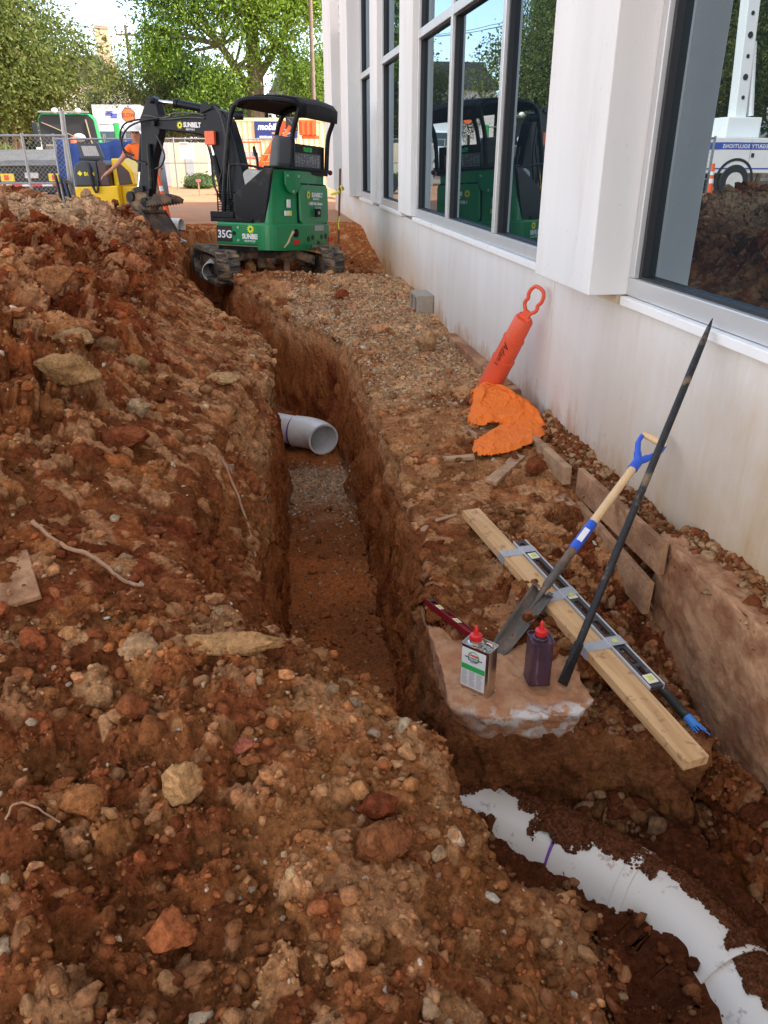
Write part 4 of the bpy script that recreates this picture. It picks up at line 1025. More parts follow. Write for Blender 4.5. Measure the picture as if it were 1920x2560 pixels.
# black tube with frayed blue end
def tube_():
    A = V(1.345, 2.150, -.16); B = V(1.402, 1.900, -.205); d = B - A
    r = empty('rubber_handle', A, label='dark rubber handle with frayed blue end lying by the end of the spirit level', cat='handle')
    o = MB().tube([A - d * .02, A, A + d * .75], [.012, .0165, .0165], 16).build('grip', mat('black_rubber', (.022, .023, .022), .65, var=.3, dirt=(.2, .13, .08), dscale=12, damt=.5), r, smooth=True); o.data.transform(Matrix.Translation(-A))
    m = MB().tube([A + d * .751, A + d * .93], [.0175, .0165], 14, cap=False); g = random.Random(2)
    for k in range(11):
        a = k * .571; u = V(math.cos(a) * .015, 0, math.sin(a) * .015)
        m.bar(A + d * .92 + u, A + d * (.98 + .10 * g.random()) + u * (1.1 + .5 * g.random()), .009, .0012, (0, 0, 1), .004)
    o = m.build('frayed_end', mat('light_blue_tape', (.05, .22, .62), .5, var=.1), r, smooth=True); o.data.transform(Matrix.Translation(-A))
tube_()

# orange channelizer post leaning on the wall
def post():
    T = V(1.735, 4.76, .845); Bt = V(1.475, 5.10, -.02)
    d = (T - Bt).normalized(); Ln = (T - Bt).length
    rt = V(.62, -.78, 0); rt = (rt - d * rt.dot(d)).normalized(); nf = rt.cross(d)
    # keep nf pointing to the camera
    if nf.dot(CAM - T) < 0: rt = -rt; nf = -nf
    r = empty('marker_post', Bt, label='faded orange traffic marker post with looped handle leaning on the wall', cat='marker post')
    r.matrix_world = Matrix(((rt.x, d.x, nf.x, Bt.x), (rt.y, d.y, nf.y, Bt.y), (rt.z, d.z, nf.z, Bt.z), (0, 0, 0, 1)))
    b = Ln - .22
    pr = [(.0, 0), (.088, 0), (.086, .30), (.083, .302), (.083, b - .36), (.0815, b - .36)]
    pr = [(.0, .0), (.086, .0), (.083, b - .33), (.087, b - .332), (.087, b - .320), (.078, b - .318), (.076, b - .165), (.080, b - .166), (.080, b - .155), (.071, b - .153), (.068, b - .012), (.062, b - .002), (.0, b)]
    MB().lathe([(p[0] * .93, p[1]) for p in pr], (0, 0, 0), (0, 1, 0), 36).build('tube', ORANGE, r, smooth=True, auto=30)
    h = MB(); h.box((-.045, b - .004, -.014), (.045, b + .02, .014)).box((-.028, b + .02, -.012), (.028, b + .055, .012))
    lo = smooth_path([(-.022, b + .05, 0), (-.044, b + .075, 0), (-.050, b + .10, 0), (-.042, b + .12, 0), (-.052, b + .145, 0), (-.052, b + .18, 0), (-.035, b + .212, 0), (0, b + .222, 0), (.035, b + .212, 0), (.052, b + .18, 0), (.052, b + .145, 0), (.042, b + .12, 0), (.050, b + .10, 0), (.044, b + .075, 0), (.022, b + .05, 0)], 5)
    h.tube(lo, .0125, 10)
    h.build('handle', ORANGE, r, smooth=True)
    k = text('Adams', .062, (-.012, b - .175, .080), (0, -1, 0), (1, 0, 0), mat('marker_scrawl', (.16, .02, .015), .7), r, 'handwriting', .0006, shear=.35)
    # wrap the scrawl round the tube
    for v in k.data.vertices:
        rr = .0745 + .004; x = v.co.x; a = x / rr
        v.co.x = rr * math.sin(a); v.co.z = rr * math.cos(a)
post()

# orange shirt dropped at the foot of the post
SHIRT_FRAMES = 26
def shirt():
    poly = [(1.50, 5.02), (1.60, 4.94), (1.67, 4.76), (1.73, 4.60), (1.74, 4.42), (1.65, 4.24), (1.52, 4.10), (1.37, 4.01), (1.23, 3.95), (1.17, 3.99), (1.155, 4.08), (1.22, 4.21), (1.30, 4.31), (1.40, 4.41), (1.47, 4.47),
            (1.42, 4.485), (1.36, 4.465), (1.30, 4.455), (1.25, 4.48), (1.24, 4.55), (1.29, 4.64), (1.34, 4.80), (1.38, 4.94), (1.44, 5.02)]
    n = len(poly); P2 = np.array(poly)
    xs = np.arange(1.10, 1.76, .008); ys = np.arange(3.76, 5.08, .008)
    Xg, Yg = np.meshgrid(xs, ys, indexing='ij')
    ins = np.zeros(Xg.shape, bool); dist = np.full(Xg.shape, 9.)
    for i in range(n):
        x0, y0 = P2[i]; x1, y1 = P2[(i + 1) % n]
        c = ((y0 > Yg) != (y1 > Yg)) & (Xg < (x1 - x0) * (Yg - y0) / (y1 - y0 + 1e-12) + x0); ins ^= c
        vx, vy = x1 - x0, y1 - y0; t = np.clip(((Xg - x0) * vx + (Yg - y0) * vy) / (vx * vx + vy * vy), 0, 1)
        dist = np.minimum(dist, np.hypot(Xg - x0 - vx * t, Yg - y0 - vy * t))
    gnd = np.array([[gz(a, b) for b in ys] for a in xs])
    for _ in range(30): gnd[1:-1, 1:-1] = np.maximum(gnd[1:-1, 1:-1], (gnd[:-2, 1:-1] + gnd[2:, 1:-1] + gnd[1:-1, :-2] + gnd[1:-1, 2:]) / 4)
    for _ in range(60): gnd[1:-1, 1:-1] = (gnd[:-2, 1:-1] + gnd[2:, 1:-1] + gnd[1:-1, :-2] + gnd[1:-1, 2:]) / 4
    dome = np.sqrt(np.clip(1 - (1 - np.clip(dist / .055, 0, 1)) ** 2, 0, 1))
    up = sstep(4.35, 4.85, Yg)
    # long creases running down the garment, sharper on one side
    u = Xg * .62 + Yg * .78; v_ = Xg * .78 - Yg * .62
    wv = fbm2(u * 3.4, v_ * 3.4, 3, 3)
    f = np.abs(np.mod(v_ * 13 + wv * 3.4, 2) - 1) ** .8
    f2 = np.abs(np.mod(u * 8.0 + v_ * 4 + fbm2(u * 5, v_ * 5, 2, 5) * 3.0, 2) - 1) ** .9
    f3 = fbm2(Xg * 34, Yg * 26, 2, 6)
    Zg = gnd + .035 + dome * (.035 + .10 * up) + f3 * .003 + .030 * f * dome + .018 * f2 * dome
    P = {}; vs = []; fs = []
    def vid(i, j):
        if (i, j) not in P:
            x, y = xs[i], ys[j]
            if dist[i, j] < .0085:      # put the rim of the garment exactly on its outline
                best = 9.
                for k in range(n):
                    x0, y0 = P2[k]; x1, y1 = P2[(k + 1) % n]; vx, vy = x1 - x0, y1 - y0; t = min(1, max(0, ((x - x0) * vx + (y - y0) * vy) / (vx * vx + vy * vy)))
                    px, py = x0 + vx * t, y0 + vy * t; dq = math.hypot(x - px, y - py)
                    if dq < best: best = dq; bx_, by_ = px, py
                x, y = bx_, by_
            P[(i, j)] = len(vs); vs.append((x, y, Zg[i, j]))
        return P[(i, j)]
    for i in range(len(xs) - 1):
        for j in range(len(ys) - 1):
            if ins[i, j] and ins[i + 1, j] and ins[i, j + 1] and ins[i + 1, j + 1]: fs.append((vid(i, j), vid(i + 1, j), vid(i + 1, j + 1), vid(i, j + 1)))
    o = MB().add(vs, fs).build('crumpled_shirt', CLOTH, smooth=True, auto=180)
    # let the slack fabric settle: a short cloth simulation over a stand-in of the ground and the post
    bx = MB(); gx, gy = xs[::3], ys[::3]; gg = gnd[::3, ::3] + dome[::3, ::3] * (.035 + .09 * up[::3, ::3])
    bx.add([(a, b, gg[i, j]) for i, a in enumerate(gx) for j, b in enumerate(gy)], [(i * len(gy) + j, (i + 1) * len(gy) + j, (i + 1) * len(gy) + j + 1, i * len(gy) + j + 1) for i in range(len(gx) - 1) for j in range(len(gy) - 1)])
    pr_ = bx.build('proxy', CLOTH); cm = pr_.modifiers.new('c', 'COLLISION'); pr_.collision.thickness_outer = .004; pr_.collision.cloth_friction = 40
    cl = o.modifiers.new('cloth', 'CLOTH'); st = cl.settings
    st.quality = 6; st.mass = .12; st.tension_stiffness = 18; st.compression_stiffness = 18; st.shear_stiffness = 8; st.bending_stiffness = .6; st.air_damping = 3
    vg = o.vertex_groups.new(name='slack')
    st.shrink_min = -.02; st.shrink_max = -.36; st.vertex_group_shrink = 'slack'
    for (i, j), k in P.items(): vg.add([k], float(sstep(.012, .05, dist[i, j])), 'REPLACE'); st.effector_weights.gravity = 1.0
    cl.collision_settings.distance_min = .004; cl.collision_settings.use_self_collision = False
    cl.point_cache.frame_start = 1; cl.point_cache.frame_end = 40
    for fr in range(1, SHIRT_FRAMES + 1): SC.frame_set(fr)
    mf = bpy.data.meshes.new_from_object(o.evaluated_get(bpy.context.evaluated_depsgraph_get()))
    bpy.data.objects.remove(pr_); bpy.data.objects.remove(o); SC.frame_set(1)
    o = bpy.data.objects.new('crumpled_shirt', mf); COL.objects.link(o)
    sb = o.modifiers.new('sub', 'SUBSURF'); sb.levels = 1; sb.render_levels = 1
    sd = o.modifiers.new('s', 'SOLIDIFY'); sd.thickness = .004
    tag(o, 'bright orange long sleeved shirt crumpled at the foot of the marker post', 'shirt')
shirt()

# hollow concrete block and boulder
def block():
    r = empty('concrete_block', (1.71, 8.3, .08), label='grey hollow concrete block set against the wall beyond the boulder', cat='concrete block')
    m = MB(); x0, x1, y0, y1, z0, z1 = -.095, .085, -.20, .20, -.04, .19
    m.box((x0, y0, z0), (x1, y0 + .035, z1)).box((x0, y1 - .035, z0), (x1, y1, z1)).box((x0, -.018, z0 + .033), (x1, .018, z1 - .033))
    m.box((x0, y0 + .0352, z0), (x1, y1 - .0352, z0 + .032)).box((x0, y0 + .0352, z1 - .032), (x1, y1 - .0352, z1))
    m.build('shell', CMU, r, bevel=.006)
    m = MB().box((x0 + .05, y0 + .036, z0 + .033), (x1, -.019, z1 - .033)).box((x0 + .05, .019, z0 + .033), (x1, y1 - .036, z1 - .033)).build('core_fill', mat('core_dark', (.06, .035, .02), .95), r)  # dark boxes close the cores behind their openings
    b = MB(); g = random.Random(5)
    for k in range(7): b.bar((x0 + .02 + g.uniform(0, .02), -.12 + g.uniform(-.03, .03), .02 + g.uniform(-.01, .03)), (x0 - .02 - g.uniform(0, .03), -.12 + g.uniform(-.05, .05), -.01 + g.uniform(-.04, .05)), .016, .001)
    tag(b.build('flagging_ribbon', mat('pink_ribbon', (.55, .03, .10), .5), None), 'scrap of pink flagging ribbon stuffed in the end of the hollow block', 'ribbon').location = (1.71, 8.3, .08)
block()
def rock(name, loc, size, col, label, seed, sub=4, ang=.6, fine=.14, cat='rock', rot=0., smooth=True):
    sh, f = rock_shapes(sub, 1, seed, ang, fine); v = sh[0]
    v = v / (np.abs(v).max(0)) * np.array(size) / 2
    c, s = math.cos(rot), math.sin(rot); v = np.stack([v[:, 0] * c - v[:, 1] * s, v[:, 0] * s + v[:, 1] * c, v[:, 2]], -1)
    me = bpy.data.meshes.new(name); me.from_pydata(v.tolist(), [], f.tolist()); me.polygons.foreach_set('use_smooth', [smooth] * len(f))
    at = me.color_attributes.new('Col', 'FLOAT_COLOR', 'POINT')
    g = np.random.default_rng(seed); cc = np.array(col)[None] * np.array((1.12, .95, .82)) * (1 + .25 * fbm3(v[:, 0] * 22, v[:, 1] * 22, v[:, 2] * 22 + seed, 3)[:, None])
    at.data.foreach_set('color', np.concatenate([cc, np.ones((len(v), 1))], -1).astype(np.float32).ravel())
    me.materials.append(STONE); o = bpy.data.objects.new(name, me); COL.objects.link(o); o.location = loc
    tag(o, label, cat); return o
rock('boulder', (1.40, 6.60, .15), (.21, .20, .25), (.42, .29, .17), 'smooth tan boulder resting on the gravel near the wall', 5, ang=.3, fine=.05)
def rk(name, x, y, size, col, label, seed, dz=.3, **k):
    return rock(name, (x, y, gz(x, y) + size[2] * dz), size, col, label, seed, **k)
rk('rock', -.258, 1.40, (.115, .10, .11), (.50, .33, .17), 'knobbly tan rock in the left foreground, the palest large one there', 31, fine=.3)
rk('soil_clod', -.375, 1.60, (.09, .08, .085), (.27, .105, .05), 'rounded red brown clod above and left of the knobbly tan rock', 32)
rk('rock', -.403, 1.89, (.13, .10, .07), (.44, .31, .19), 'grey tan rock just below the flat crust ledge', 33, fine=.25)
rk('rock', -.89, 3.61, (.30, .24, .16), (.36, .24, .12), 'large olive tan rock high on the left bank', 34, fine=.22)
rk('rock', -.30, 4.97, (.28, .20, .09), (.45, .33, .18), 'flat sandy crust lying on the left bank rim', 35, fine=.2)
rk('rock', -1.0, 4.35, (.34, .20, .14), (.42, .31, .17), 'long sandy slab of earth standing out of the heap', 36, fine=.18, rot=2.3)
rk('soil_clod', -.16, 1.885, (.34, .10, .055), (.44, .28, .14), 'flat pale crust ledge hanging over the near end of the trench', 37, fine=.2, rot=-.15, dz=.45)
rk('stone', .375, 1.286, (.045, .035, .04), (.58, .50, .40), 'pale angular stone near the pipe pit, brightest on the near mound', 38, ang=1.)
rk('soil_clod', .20, 1.36, (.11, .09, .07), (.22, .07, .035), 'dark red clod at the right of the near mound', 39)
rk('stone', -.112, 1.516, (.07, .045, .04), (.46, .17, .12), 'pinkish red stone right of the rounded red brown clod', 40, ang=1.)
rk('stone', -.085, 1.74, (.05, .035, .03), (.56, .42, .27), 'small oval tan stone below the flat crust ledge', 41, ang=.3, fine=.06)
rk('stone', -.012, 1.155, (.035, .03, .025), (.55, .42, .25), 'smooth round cream pebble at the bottom centre', 42, ang=.2, fine=.04)
rock('soil_clod', (1.08, 2.02, -.50), (.10, .09, .08), (.20, .09, .045), 'round brown clod in the pit behind the white pipe', 43)
rk('soil_clod', 1.45, 3.80, (.13, .12, .11), (.20, .07, .035), 'big dark red clod beneath the orange shirt', 44)
rk('soil_clod', .90, 9.05, (.22, .16, .12), (.24, .075, .035), 'dark red clod at the trench rim in front of the excavator', 45)
rk('rock', -1.72, 7.9, (.42, .30, .22), (.40, .30, .2), 'large grey tan rock on top of the spoil heap', 46, fine=.25, dz=.12)
rk('rock', -.72, 4.45, (.16, .13, .15), (.34, .24, .13), 'olive brown rock beside the long sandy slab', 47)
rk('soil_clod', -.62, 3.3, (.26, .17, .12), (.25, .09, .045), 'dark red brown elongated clod on the left bank', 48, rot=-.5)
rk('rock', -.62, 3.75, (.13, .12, .13), (.36, .29, .19), 'grey green rock below the olive tan rock', 49)

# roots and sticks
def root_(name, pts, r0, r1, label, dz=.012, cat='root'):
    P = smooth_path([(x, y, gz(x, y) + dz) for x, y in pts], 6); n = len(P)
    o = MB().tube([p + V(random.Random(i).uniform(-.003, .003), 0, random.Random(i + 9).uniform(-.003, .003)) for i, p in enumerate(P)], [r0 + (r1 - r0) * i / (n - 1) for i in range(n)], 7).build(name, mat('root_bark', (.30, .17, .10), .85, var=.25, vscale=30, bump=.5), smooth=True)
    tag(o, label, cat)
root_('tree_root', [(-.80, 2.46), (-.70, 2.38), (-.60, 2.33), (-.50, 2.26), (-.43, 2.16)], .008, .006, 'brown curved root lying on the soil left of the trench', .02)
root_('tree_root', [(-.68, 1.17), (-.62, 1.24), (-.59, 1.30), (-.56, 1.32), (-.50, 1.31)], .0035, .002, 'thin hooked root at the lower left corner', .02)
root_('tree_root', [(-.24, 3.60), (-.17, 3.45), (-.12, 3.30), (-.10, 3.14)], .007, .005, 'pale thin root trailing down the left trench wall', .015)
def rbox(name, cx, cy, rz, a, b, c, m, label, tilt=(0, 0), dz=0., cat='board'):
    o = MB().box((-a / 2, -b / 2, -c / 2), (a / 2, b / 2, c / 2)).build(name, m, bevel=.003)
    o.location = (cx, cy, gz(cx, cy) + dz); o.rotation_euler = (tilt[0], tilt[1], rz); tag(o, label, cat)
rbox('plywood_scrap', -.92, 2.14, .35, .38, .24, .018, CLAYWOOD, 'flat scrap of plywood strewn with soil at the left edge', (.20, -.08), -.03)
rbox('wood_splinter', .83, 3.33, .6, .15, .018, .010, OLDWOOD, 'pale split wood splinter on the right rim of the trench', (.2, .1), .012, 'splinter')
rbox('wood_splinter', .70, 3.22, 1.2, .12, .025, .014, OLDWOOD, 'dark bundle of splintered wood below the pale splinter on the right rim', (.1, .3), .005, 'splinter')
rbox('wood_splinter', .80, 2.25, -.75, .075, .008, .005, WOOD, 'thin pale splinter between the two cans', (0, 0), .0, 'splinter')

# ------------------------------------------------------------------ pipes
def hollow_pipe(m, pts, ro, ri, seg=36):
    P = [Vector(p) for p in pts]; m.tube(P, ro, seg, cap=False)
    k = len(m.v); m.tube(P, ri, seg, cap=False)
    a = k - seg * len(P)
    for base_, flip in ((0, 0), ((len(P) - 1) * seg, 1)):
        for i in range(seg):
            j = (i + 1) % seg; f = (a + base_ + i, a + base_ + j, k + base_ + j, k + base_ + i)
            m.f.append(f if flip else f[::-1]); m.m.append(m.mi)
    return m
def trench_pipe():
    r = empty('drain_pipe', (.2, 6.9, -.8), label='white plastic drain pipe with an elbow, its open mouth facing down the trench', cat='pipe')
    I = Matrix.Translation((-.2, -6.9, .8))
    o = hollow_pipe(MB(), [(-.35, 7.42, -.75), (-.1, 7.24, -.755), (.33, 6.92, -.765)], .137, .128).build('pipe_run', PVC, r, smooth=True); o.data.transform(I)
    bend = smooth_path([(.24, 6.98, -.765), (.36, 6.90, -.762), (.44, 6.81, -.762), (.485, 6.70, -.765)], 4)
    o = hollow_pipe(MB(), bend, .148, .130).build('elbow', PVC, r, smooth=True); o.data.transform(I)
    d = (V(.33, 6.92, -.775) - V(-.1, 7.22, -.765)).normalized(); c = V(.242, 6.98, -.765)
    o = MB().tube([c - d * .022, c - d * .002], .1385, 36, cap=False).build('primer_ring', PRIMER, r, smooth=True); o.data.transform(I)
trench_pipe()
def pit_pipe():
    r = empty('buried_pipe', (1.1, 1.7, -.62), label='white drain pipe bending through the near pit, half covered with dark soil', cat='pipe')
    I = Matrix.Translation((-1.1, -1.7, .62))
    path = smooth_path([(.20, 2.75, -.69), (.50, 2.30, -.655), (.74, 2.00, -.63), (.95, 1.775, -.615)], 6)
    o = MB().tube(path, .137, 40).build('pipe_run', PVCD, r, smooth=True); o.data.transform(I)
    el = smooth_path([(.92, 1.81, -.616), (1.02, 1.69, -.61), (1.13, 1.55, -.605), (1.195, 1.41, -.605), (1.225, 1.28, -.605)], 5)
    o = MB().tube(el, .149, 40).build('elbow', PVCD, r, smooth=True); o.data.transform(I)
    o = MB().tube([el[7], el[8]], .1545, 40).build('coupling_band', PVCD, r, smooth=True); o.data.transform(I)
    o = MB().tube([(1.222, 1.32, -.605), (1.245, .9, -.61), (1.26, .2, -.62)], .137, 40).build('pipe_run', PVCD, r, smooth=True); o.data.transform(I)
    d = (path[-1] - path[-3]).normalized(); c = el[0]
    o = MB().tube([c - d * .02, c + d * .001], .1392, 40, cap=False).build('primer_ring', PRIMER, r, smooth=True); o.data.transform(I)
    # soil lying on top of the pipe
    g = np.random.default_rng(5); A = [Vector(p) for p in path[4:] + el + [V(1.235, 1.1, -.608), V(1.245, .9, -.61), V(1.25, .7, -.61)]]
    seg = [(A[i], A[i + 1]) for i in range(len(A) - 1)]; ln = np.array([(b - a).length for a, b in seg]); cs = np.cumsum(ln) / ln.sum()
    n = 42000; k = np.searchsorted(cs, g.random(n)); t = g.random(n); th = g.normal(size=n) * .85 + .25
    a0 = np.array([tuple(s[0]) for s in seg])[k]; a1 = np.array([tuple(s[1]) for s in seg])[k]; c = a0 + (a1 - a0) * t[:, None]
    dd = (a1 - a0); dd /= np.linalg.norm(dd, axis=1, keepdims=True); rt = np.cross(dd, (0, 0, 1)); rt *= np.sign(rt[:, :1] + 1e-9); rt /= np.linalg.norm(rt, axis=1, keepdims=True)
    upv = np.cross(rt, dd); upv *= np.sign(upv[:, 2:3])
    rad = np.where(c[:, 1] > 1.86, .1375, .149); rad = np.where(c[:, 1] < 1.3, .138, rad)
    p = c + (rt * np.sin(th)[:, None] + upv * np.cos(th)[:, None]) * rad[:, None]
    msk = fbm2(p[:, 0] * 5.5, p[:, 1] * 5.5, 4, 2, .65) + .50 - .92 * np.abs(th - .42) + .22 * (np.exp(-((p[:, 1] - 1.72) / .16) ** 2) + np.exp(-((p[:, 1] - 1.2) / .1) ** 2) * 1.6)
    keep = (msk > .0) & (np.abs(th) < 1.9); p = p[keep]; mk = msk[keep]
    s = .0028 + .005 * g.random(len(p)) ** 2 + .007 * np.clip(mk, 0, .6)
    p[:, 2] += s * .3
    cols = np.array((.16, .060, .028)) * (.7 + .8 * g.random((len(p), 1)))
    scatter_mesh('soil_on_pipe', p, s, cols, 1, 16, 51, .4, STONE, .3)
pit_pipe()

def ledge_soil():
    g = np.random.default_rng(77); n = 6500
    y = g.uniform(.4, 4.6, n); x = 1.80 - np.abs(g.normal(size=n)) * .075; x = x.clip(1.57, 1.80)
    z = np.where(y < 2.75, .125, .06 + .03 * fbm2(x * 8, y * 3, 2, 2)) + (1.80 - x) * -.25 + .035 * (fbm2(x * 3, y * 2.4, 3, 4) + .4)
    s = .004 + .006 * g.pareto(2.2, n); s = s.clip(.004, .03)
    c = np.array([(.26, .10, .042), (.34, .16, .07), (.20, .065, .028), (.44, .27, .14)])[g.integers(0, 4, n)] * (.8 + .5 * g.random((n, 1)))
    scatter_mesh('soil_on_ledge', np.stack([x, y, z], -1), s, c, 2, 20, 61, .6, STONE, .3, fine=.2)
ledge_soil()

def shelf_soil():
    # loose soil and clods on the shelf right of the slab and tumbled down its face
    g = np.random.default_rng(78); n = 2600
    x = g.uniform(1.0, 1.46, n); y = g.uniform(1.86, 2.75, n); z = np.array([max(gz(a, b), -.235 if (b < 2.5 - (a - 1.1) * .6 and b > 2.02 - (a - 1.0) * .45) else -9) for a, b in zip(x, y)])
    s = (.006 + .008 * g.pareto(2.3, n)).clip(.006, .035)
    c = np.array([(.24, .085, .036), (.30, .14, .06), (.17, .055, .024), (.38, .22, .12)])[g.integers(0, 4, n)] * (.8 + .5 * g.random((n, 1)))
    scatter_mesh('soil_on_shelf', np.stack([x, y, z], -1), s, c, 2, 20, 62, .7, STONE, .3, fine=.2)
    n = 1500; x = g.uniform(.60, 1.45, n); y = 2.0 - (x - .9).clip(0, 1) * .32 - np.abs(g.normal(size=n)) * .05; z = np.array([gz(a, b) for a, b in zip(x, y)])
    s = (.008 + .012 * g.pareto(2.3, n)).clip(.008, .05)
    scatter_mesh('soil_below_shelf', np.stack([x, y, z], -1), s, c[:n] * .7, 2, 20, 63, .8, STONE, .3, fine=.2)
shelf_soil()
# ------------------------------------------------------------------ mini excavator
def excavator():
    GRN = mat('machine_green', (.008, .20, .066), .35, var=.10, vscale=3, dirt=(.12, .13, .07), dscale=4, damt=.35, dlow=.56, coat=.25)
    BLK = mat('machine_black', (.0055, .0065, .009), .46, spec=.22, var=.2, vscale=6, dirt=(.09, .075, .06), dscale=6, damt=.55, dlow=.54)
    DBLU = mat('boom_paint', (.004, .0065, .012), .42, spec=.22, var=.15, vscale=5, dirt=(.10, .09, .08), dscale=9, damt=.35, dlow=.6)
    CHROME = mat('chrome_rod', (.75, .74, .74), .12, 1.0, var=.03)
    RUB = mat('track_rubber', (.055, .048, .042), .85, var=.3, vscale=14, dirt=(.30, .21, .13), dscale=7, damt=.85, dlow=.46, bump=.4)
    MUD = mat('muddy_steel', (.05, .045, .04), .8, .2, var=.3, vscale=9, dirt=(.33, .20, .11), dscale=6, damt=.85, dlow=.45, bump=.5)
    RUST = mat('worn_bucket_steel', (.06, .045, .038), .6, .5, var=.3, vscale=8, dirt=(.24, .13, .075), dscale=6, damt=.8, dlow=.48)
    BRIGHT = mat('worn_edge_steel', (.42, .38, .36), .4, .8, var=.3, vscale=20)
    YEL = mat('logo_yellow', (.80, .68, .02), .45, var=.04)
    WHT = mat('decal_white', (.75, .76, .76), .45, var=.04)
    ORG = mat('lamp_orange', (.70, .10, .02), .4, var=.05)
    SEATG = mat('seat_vinyl', (.075, .08, .088), .6, var=.15)
    LGREY = mat('light_grey_plastic', (.36, .36, .36), .6, var=.12, dirt=(.3, .2, .13), dscale=8, damt=.4)
    REF = mat('red_reflector', (.55, .02, .02), .25)
    O = V(.146, 10.70, .0)
    r = empty('mini_excavator', O, rot=(0, R(3.2), R(55)), label='green and black mini excavator with open canopy standing between the wall and the trench', cat='excavator')
    def Z(v): return 0.0
    # --- undercarriage
    tr_yaw = R(13 - 55)
    def track(cx, cy):
        t = empty('crawler_track', (cx, cy, .0)); t.parent = r; t.rotation_euler = (0, R(0), tr_yaw)
        # profile in (y, z): stadium; rear end towards the camera (-y)
        def stadium(o, n=12, L_=.78, r_=.20, zc=.235):
            pts = []
            for k in range(n + 1): a = R(-90 + 180 * k / n); pts.append((L_ + (r_ + o) * math.cos(a), zc + (r_ + o) * math.sin(a)))
            for k in range(n + 1): a = R(90 + 180 * k / n); pts.append((-L_ + (r_ + o) * math.cos(a), zc + (r_ + o) * math.sin(a)))
            return pts
        o1 = stadium(0); i1 = stadium(-.035); n = len(o1); m = MB()
        vs = [(x, p[0], p[1]) for p in o1 for x in (-.15, .15)] + [(x, p[0], p[1]) for p in i1 for x in (-.15, .15)]
        fs = []
        for i in range(n):
            j = (i + 1) % n
            fs += [(2 * i, 2 * i + 1, 2 * j + 1, 2 * j), (2 * n + 2 * i, 2 * n + 2 * j, 2 * n + 2 * j + 1, 2 * n + 2 * i + 1), (2 * i, 2 * j, 2 * n + 2 * j, 2 * n + 2 * i), (2 * i + 1, 2 * n + 2 * i + 1, 2 * n + 2 * j + 1, 2 * j + 1)]
        m.add(vs, fs).build('rubber_belt', RUB, t)
        # lugs, staggered left and right
        per = 2 * (2 * .78) + 2 * math.pi * .2; N = 42; lg = MB()
        def pos(s):
            s = s % per; Ls = 1.56
            if s < Ls: return -.78 + s, .435, 0., 1.
            s -= Ls
            if s < math.pi * .2: a = math.pi / 2 - s / .2; return .78 + .2 * math.cos(a), .235 + .2 * math.sin(a), math.cos(a), math.sin(a)
            s -= math.pi * .2
            if s < Ls: return .78 - s, .035, 0., -1.
            s -= Ls; a = -math.pi / 2 - s / .2; return -.78 + .2 * math.cos(a), .235 + .2 * math.sin(a), math.cos(a), math.sin(a)
        for k in range(N):
            for sd in (0, 1):
                y, z, ny, nz_ = pos((k + .5 * sd) * per / N); n_ = V(0, ny, nz_); c = V(0, y, z); tdir = V(0, nz_, -ny)
                xa, xb = (-.15, -.012) if sd == 0 else (.012, .15)
                w_ = .026; vs = []
                for x in (xa, xb):
                    for (a, h) in ((-w_, -.005), (w_, -.005), (w_ * .7, .028), (-w_ * .7, .028)):
                        q = c + tdir * (a + (.012 if abs(x) > .1 else -.012)) + n_ * h; vs.append((x, q.y, q.z))
                lg.add(vs, [(0, 1, 2, 3), (7, 6, 5, 4), (0, 4, 5, 1), (1, 5, 6, 2), (2, 6, 7, 3), (3, 7, 4, 0)])
        ob = lg.build('tread_lugs', RUB, t); ob['kind'] = 'stuff'
        MB().box((-.06, -.62, .12), (.06, .62, .33)).build('track_frame', MUD, t, bevel=.02)
        for y, rad in ((-.78, .155), (.78, .155)):
            MB().cyl((-.05, y, .235), (.05, y, .235), rad, seg=24).cyl((-.075, y, .235), (.075, y, .235), .06).build('idler_wheel', MUD, t, bevel=.01)
        for y in (-.42, -.14, .14, .42):
            MB().cyl((-.045, y, .10), (.045, y, .10), .06, seg=16).build('track_roller', MUD, t)
    # world -> local placement of the two tracks
    Mi = (Matrix.Translation(O) @ Matrix.Rotation(R(55), 4, 'Z') @ Matrix.Rotation(R(3.2), 4, 'Y')).inverted()
    fw = V(-math.sin(R(13)), math.cos(R(13)), 0); rt = V(fw.y, -fw.x, 0)
    for s, w0 in ((0, V(-.42, 10.80, -.03)), (1, V(.99, 10.98, -.02))):
        c = Mi @ (w0 + fw * .90); t_before = set(bpy.data.objects)
        track(c.x, c.y)
        for ob in set(bpy.data.objects) - t_before:
            if ob.name.startswith('crawler_track'): ob.location.z = c.z; 
    cc = Mi @ (V(.24, 10.90, .0) + fw * .9)
    u = MB().at((cc.x, cc.y, cc.z), (0, 0, tr_yaw))
    sp = [(-.62, .33), (-.40, .40), (-.22, .46), (.22, .46), (.40, .40), (.62, .33), (.62, .20), (.40, .27), (.20, .30), (-.20, .30), (-.40, .27), (-.62, .20)]
    u.prism(sp, (0, 0, 0), (1, 0, 0), (0, 0, 1), (0, 1, 0), -.62, .30)
    u.box((-.20, -.61, .17), (-.07, -.56, .299)).box((.17, -.61, .12), (.26, -.56, .299))
    u.build('undercarriage', MUD, r, bevel=.015)
    MB().cyl((.75, .72, .40), (.75, .72, .52), .36, seg=32).build('slew_ring', BLK, r)
    b = MB().at((cc.x, cc.y, cc.z), (0, 0, tr_yaw)); b.prism([(0, .02), (.03, .02), (.06, .18), (.02, .34), (0, .34)], (0, 1.12, 0), (0, 1, 0), (0, 0, 1), (1, 0, 0), -.84, .84).bar((-.3, .2, .2), (-.3, 1.13, .18), .08, .07).bar((.3, .2, .2), (.3, 1.13, .18), .08, .07).build('dozer_blade', MUD, r)
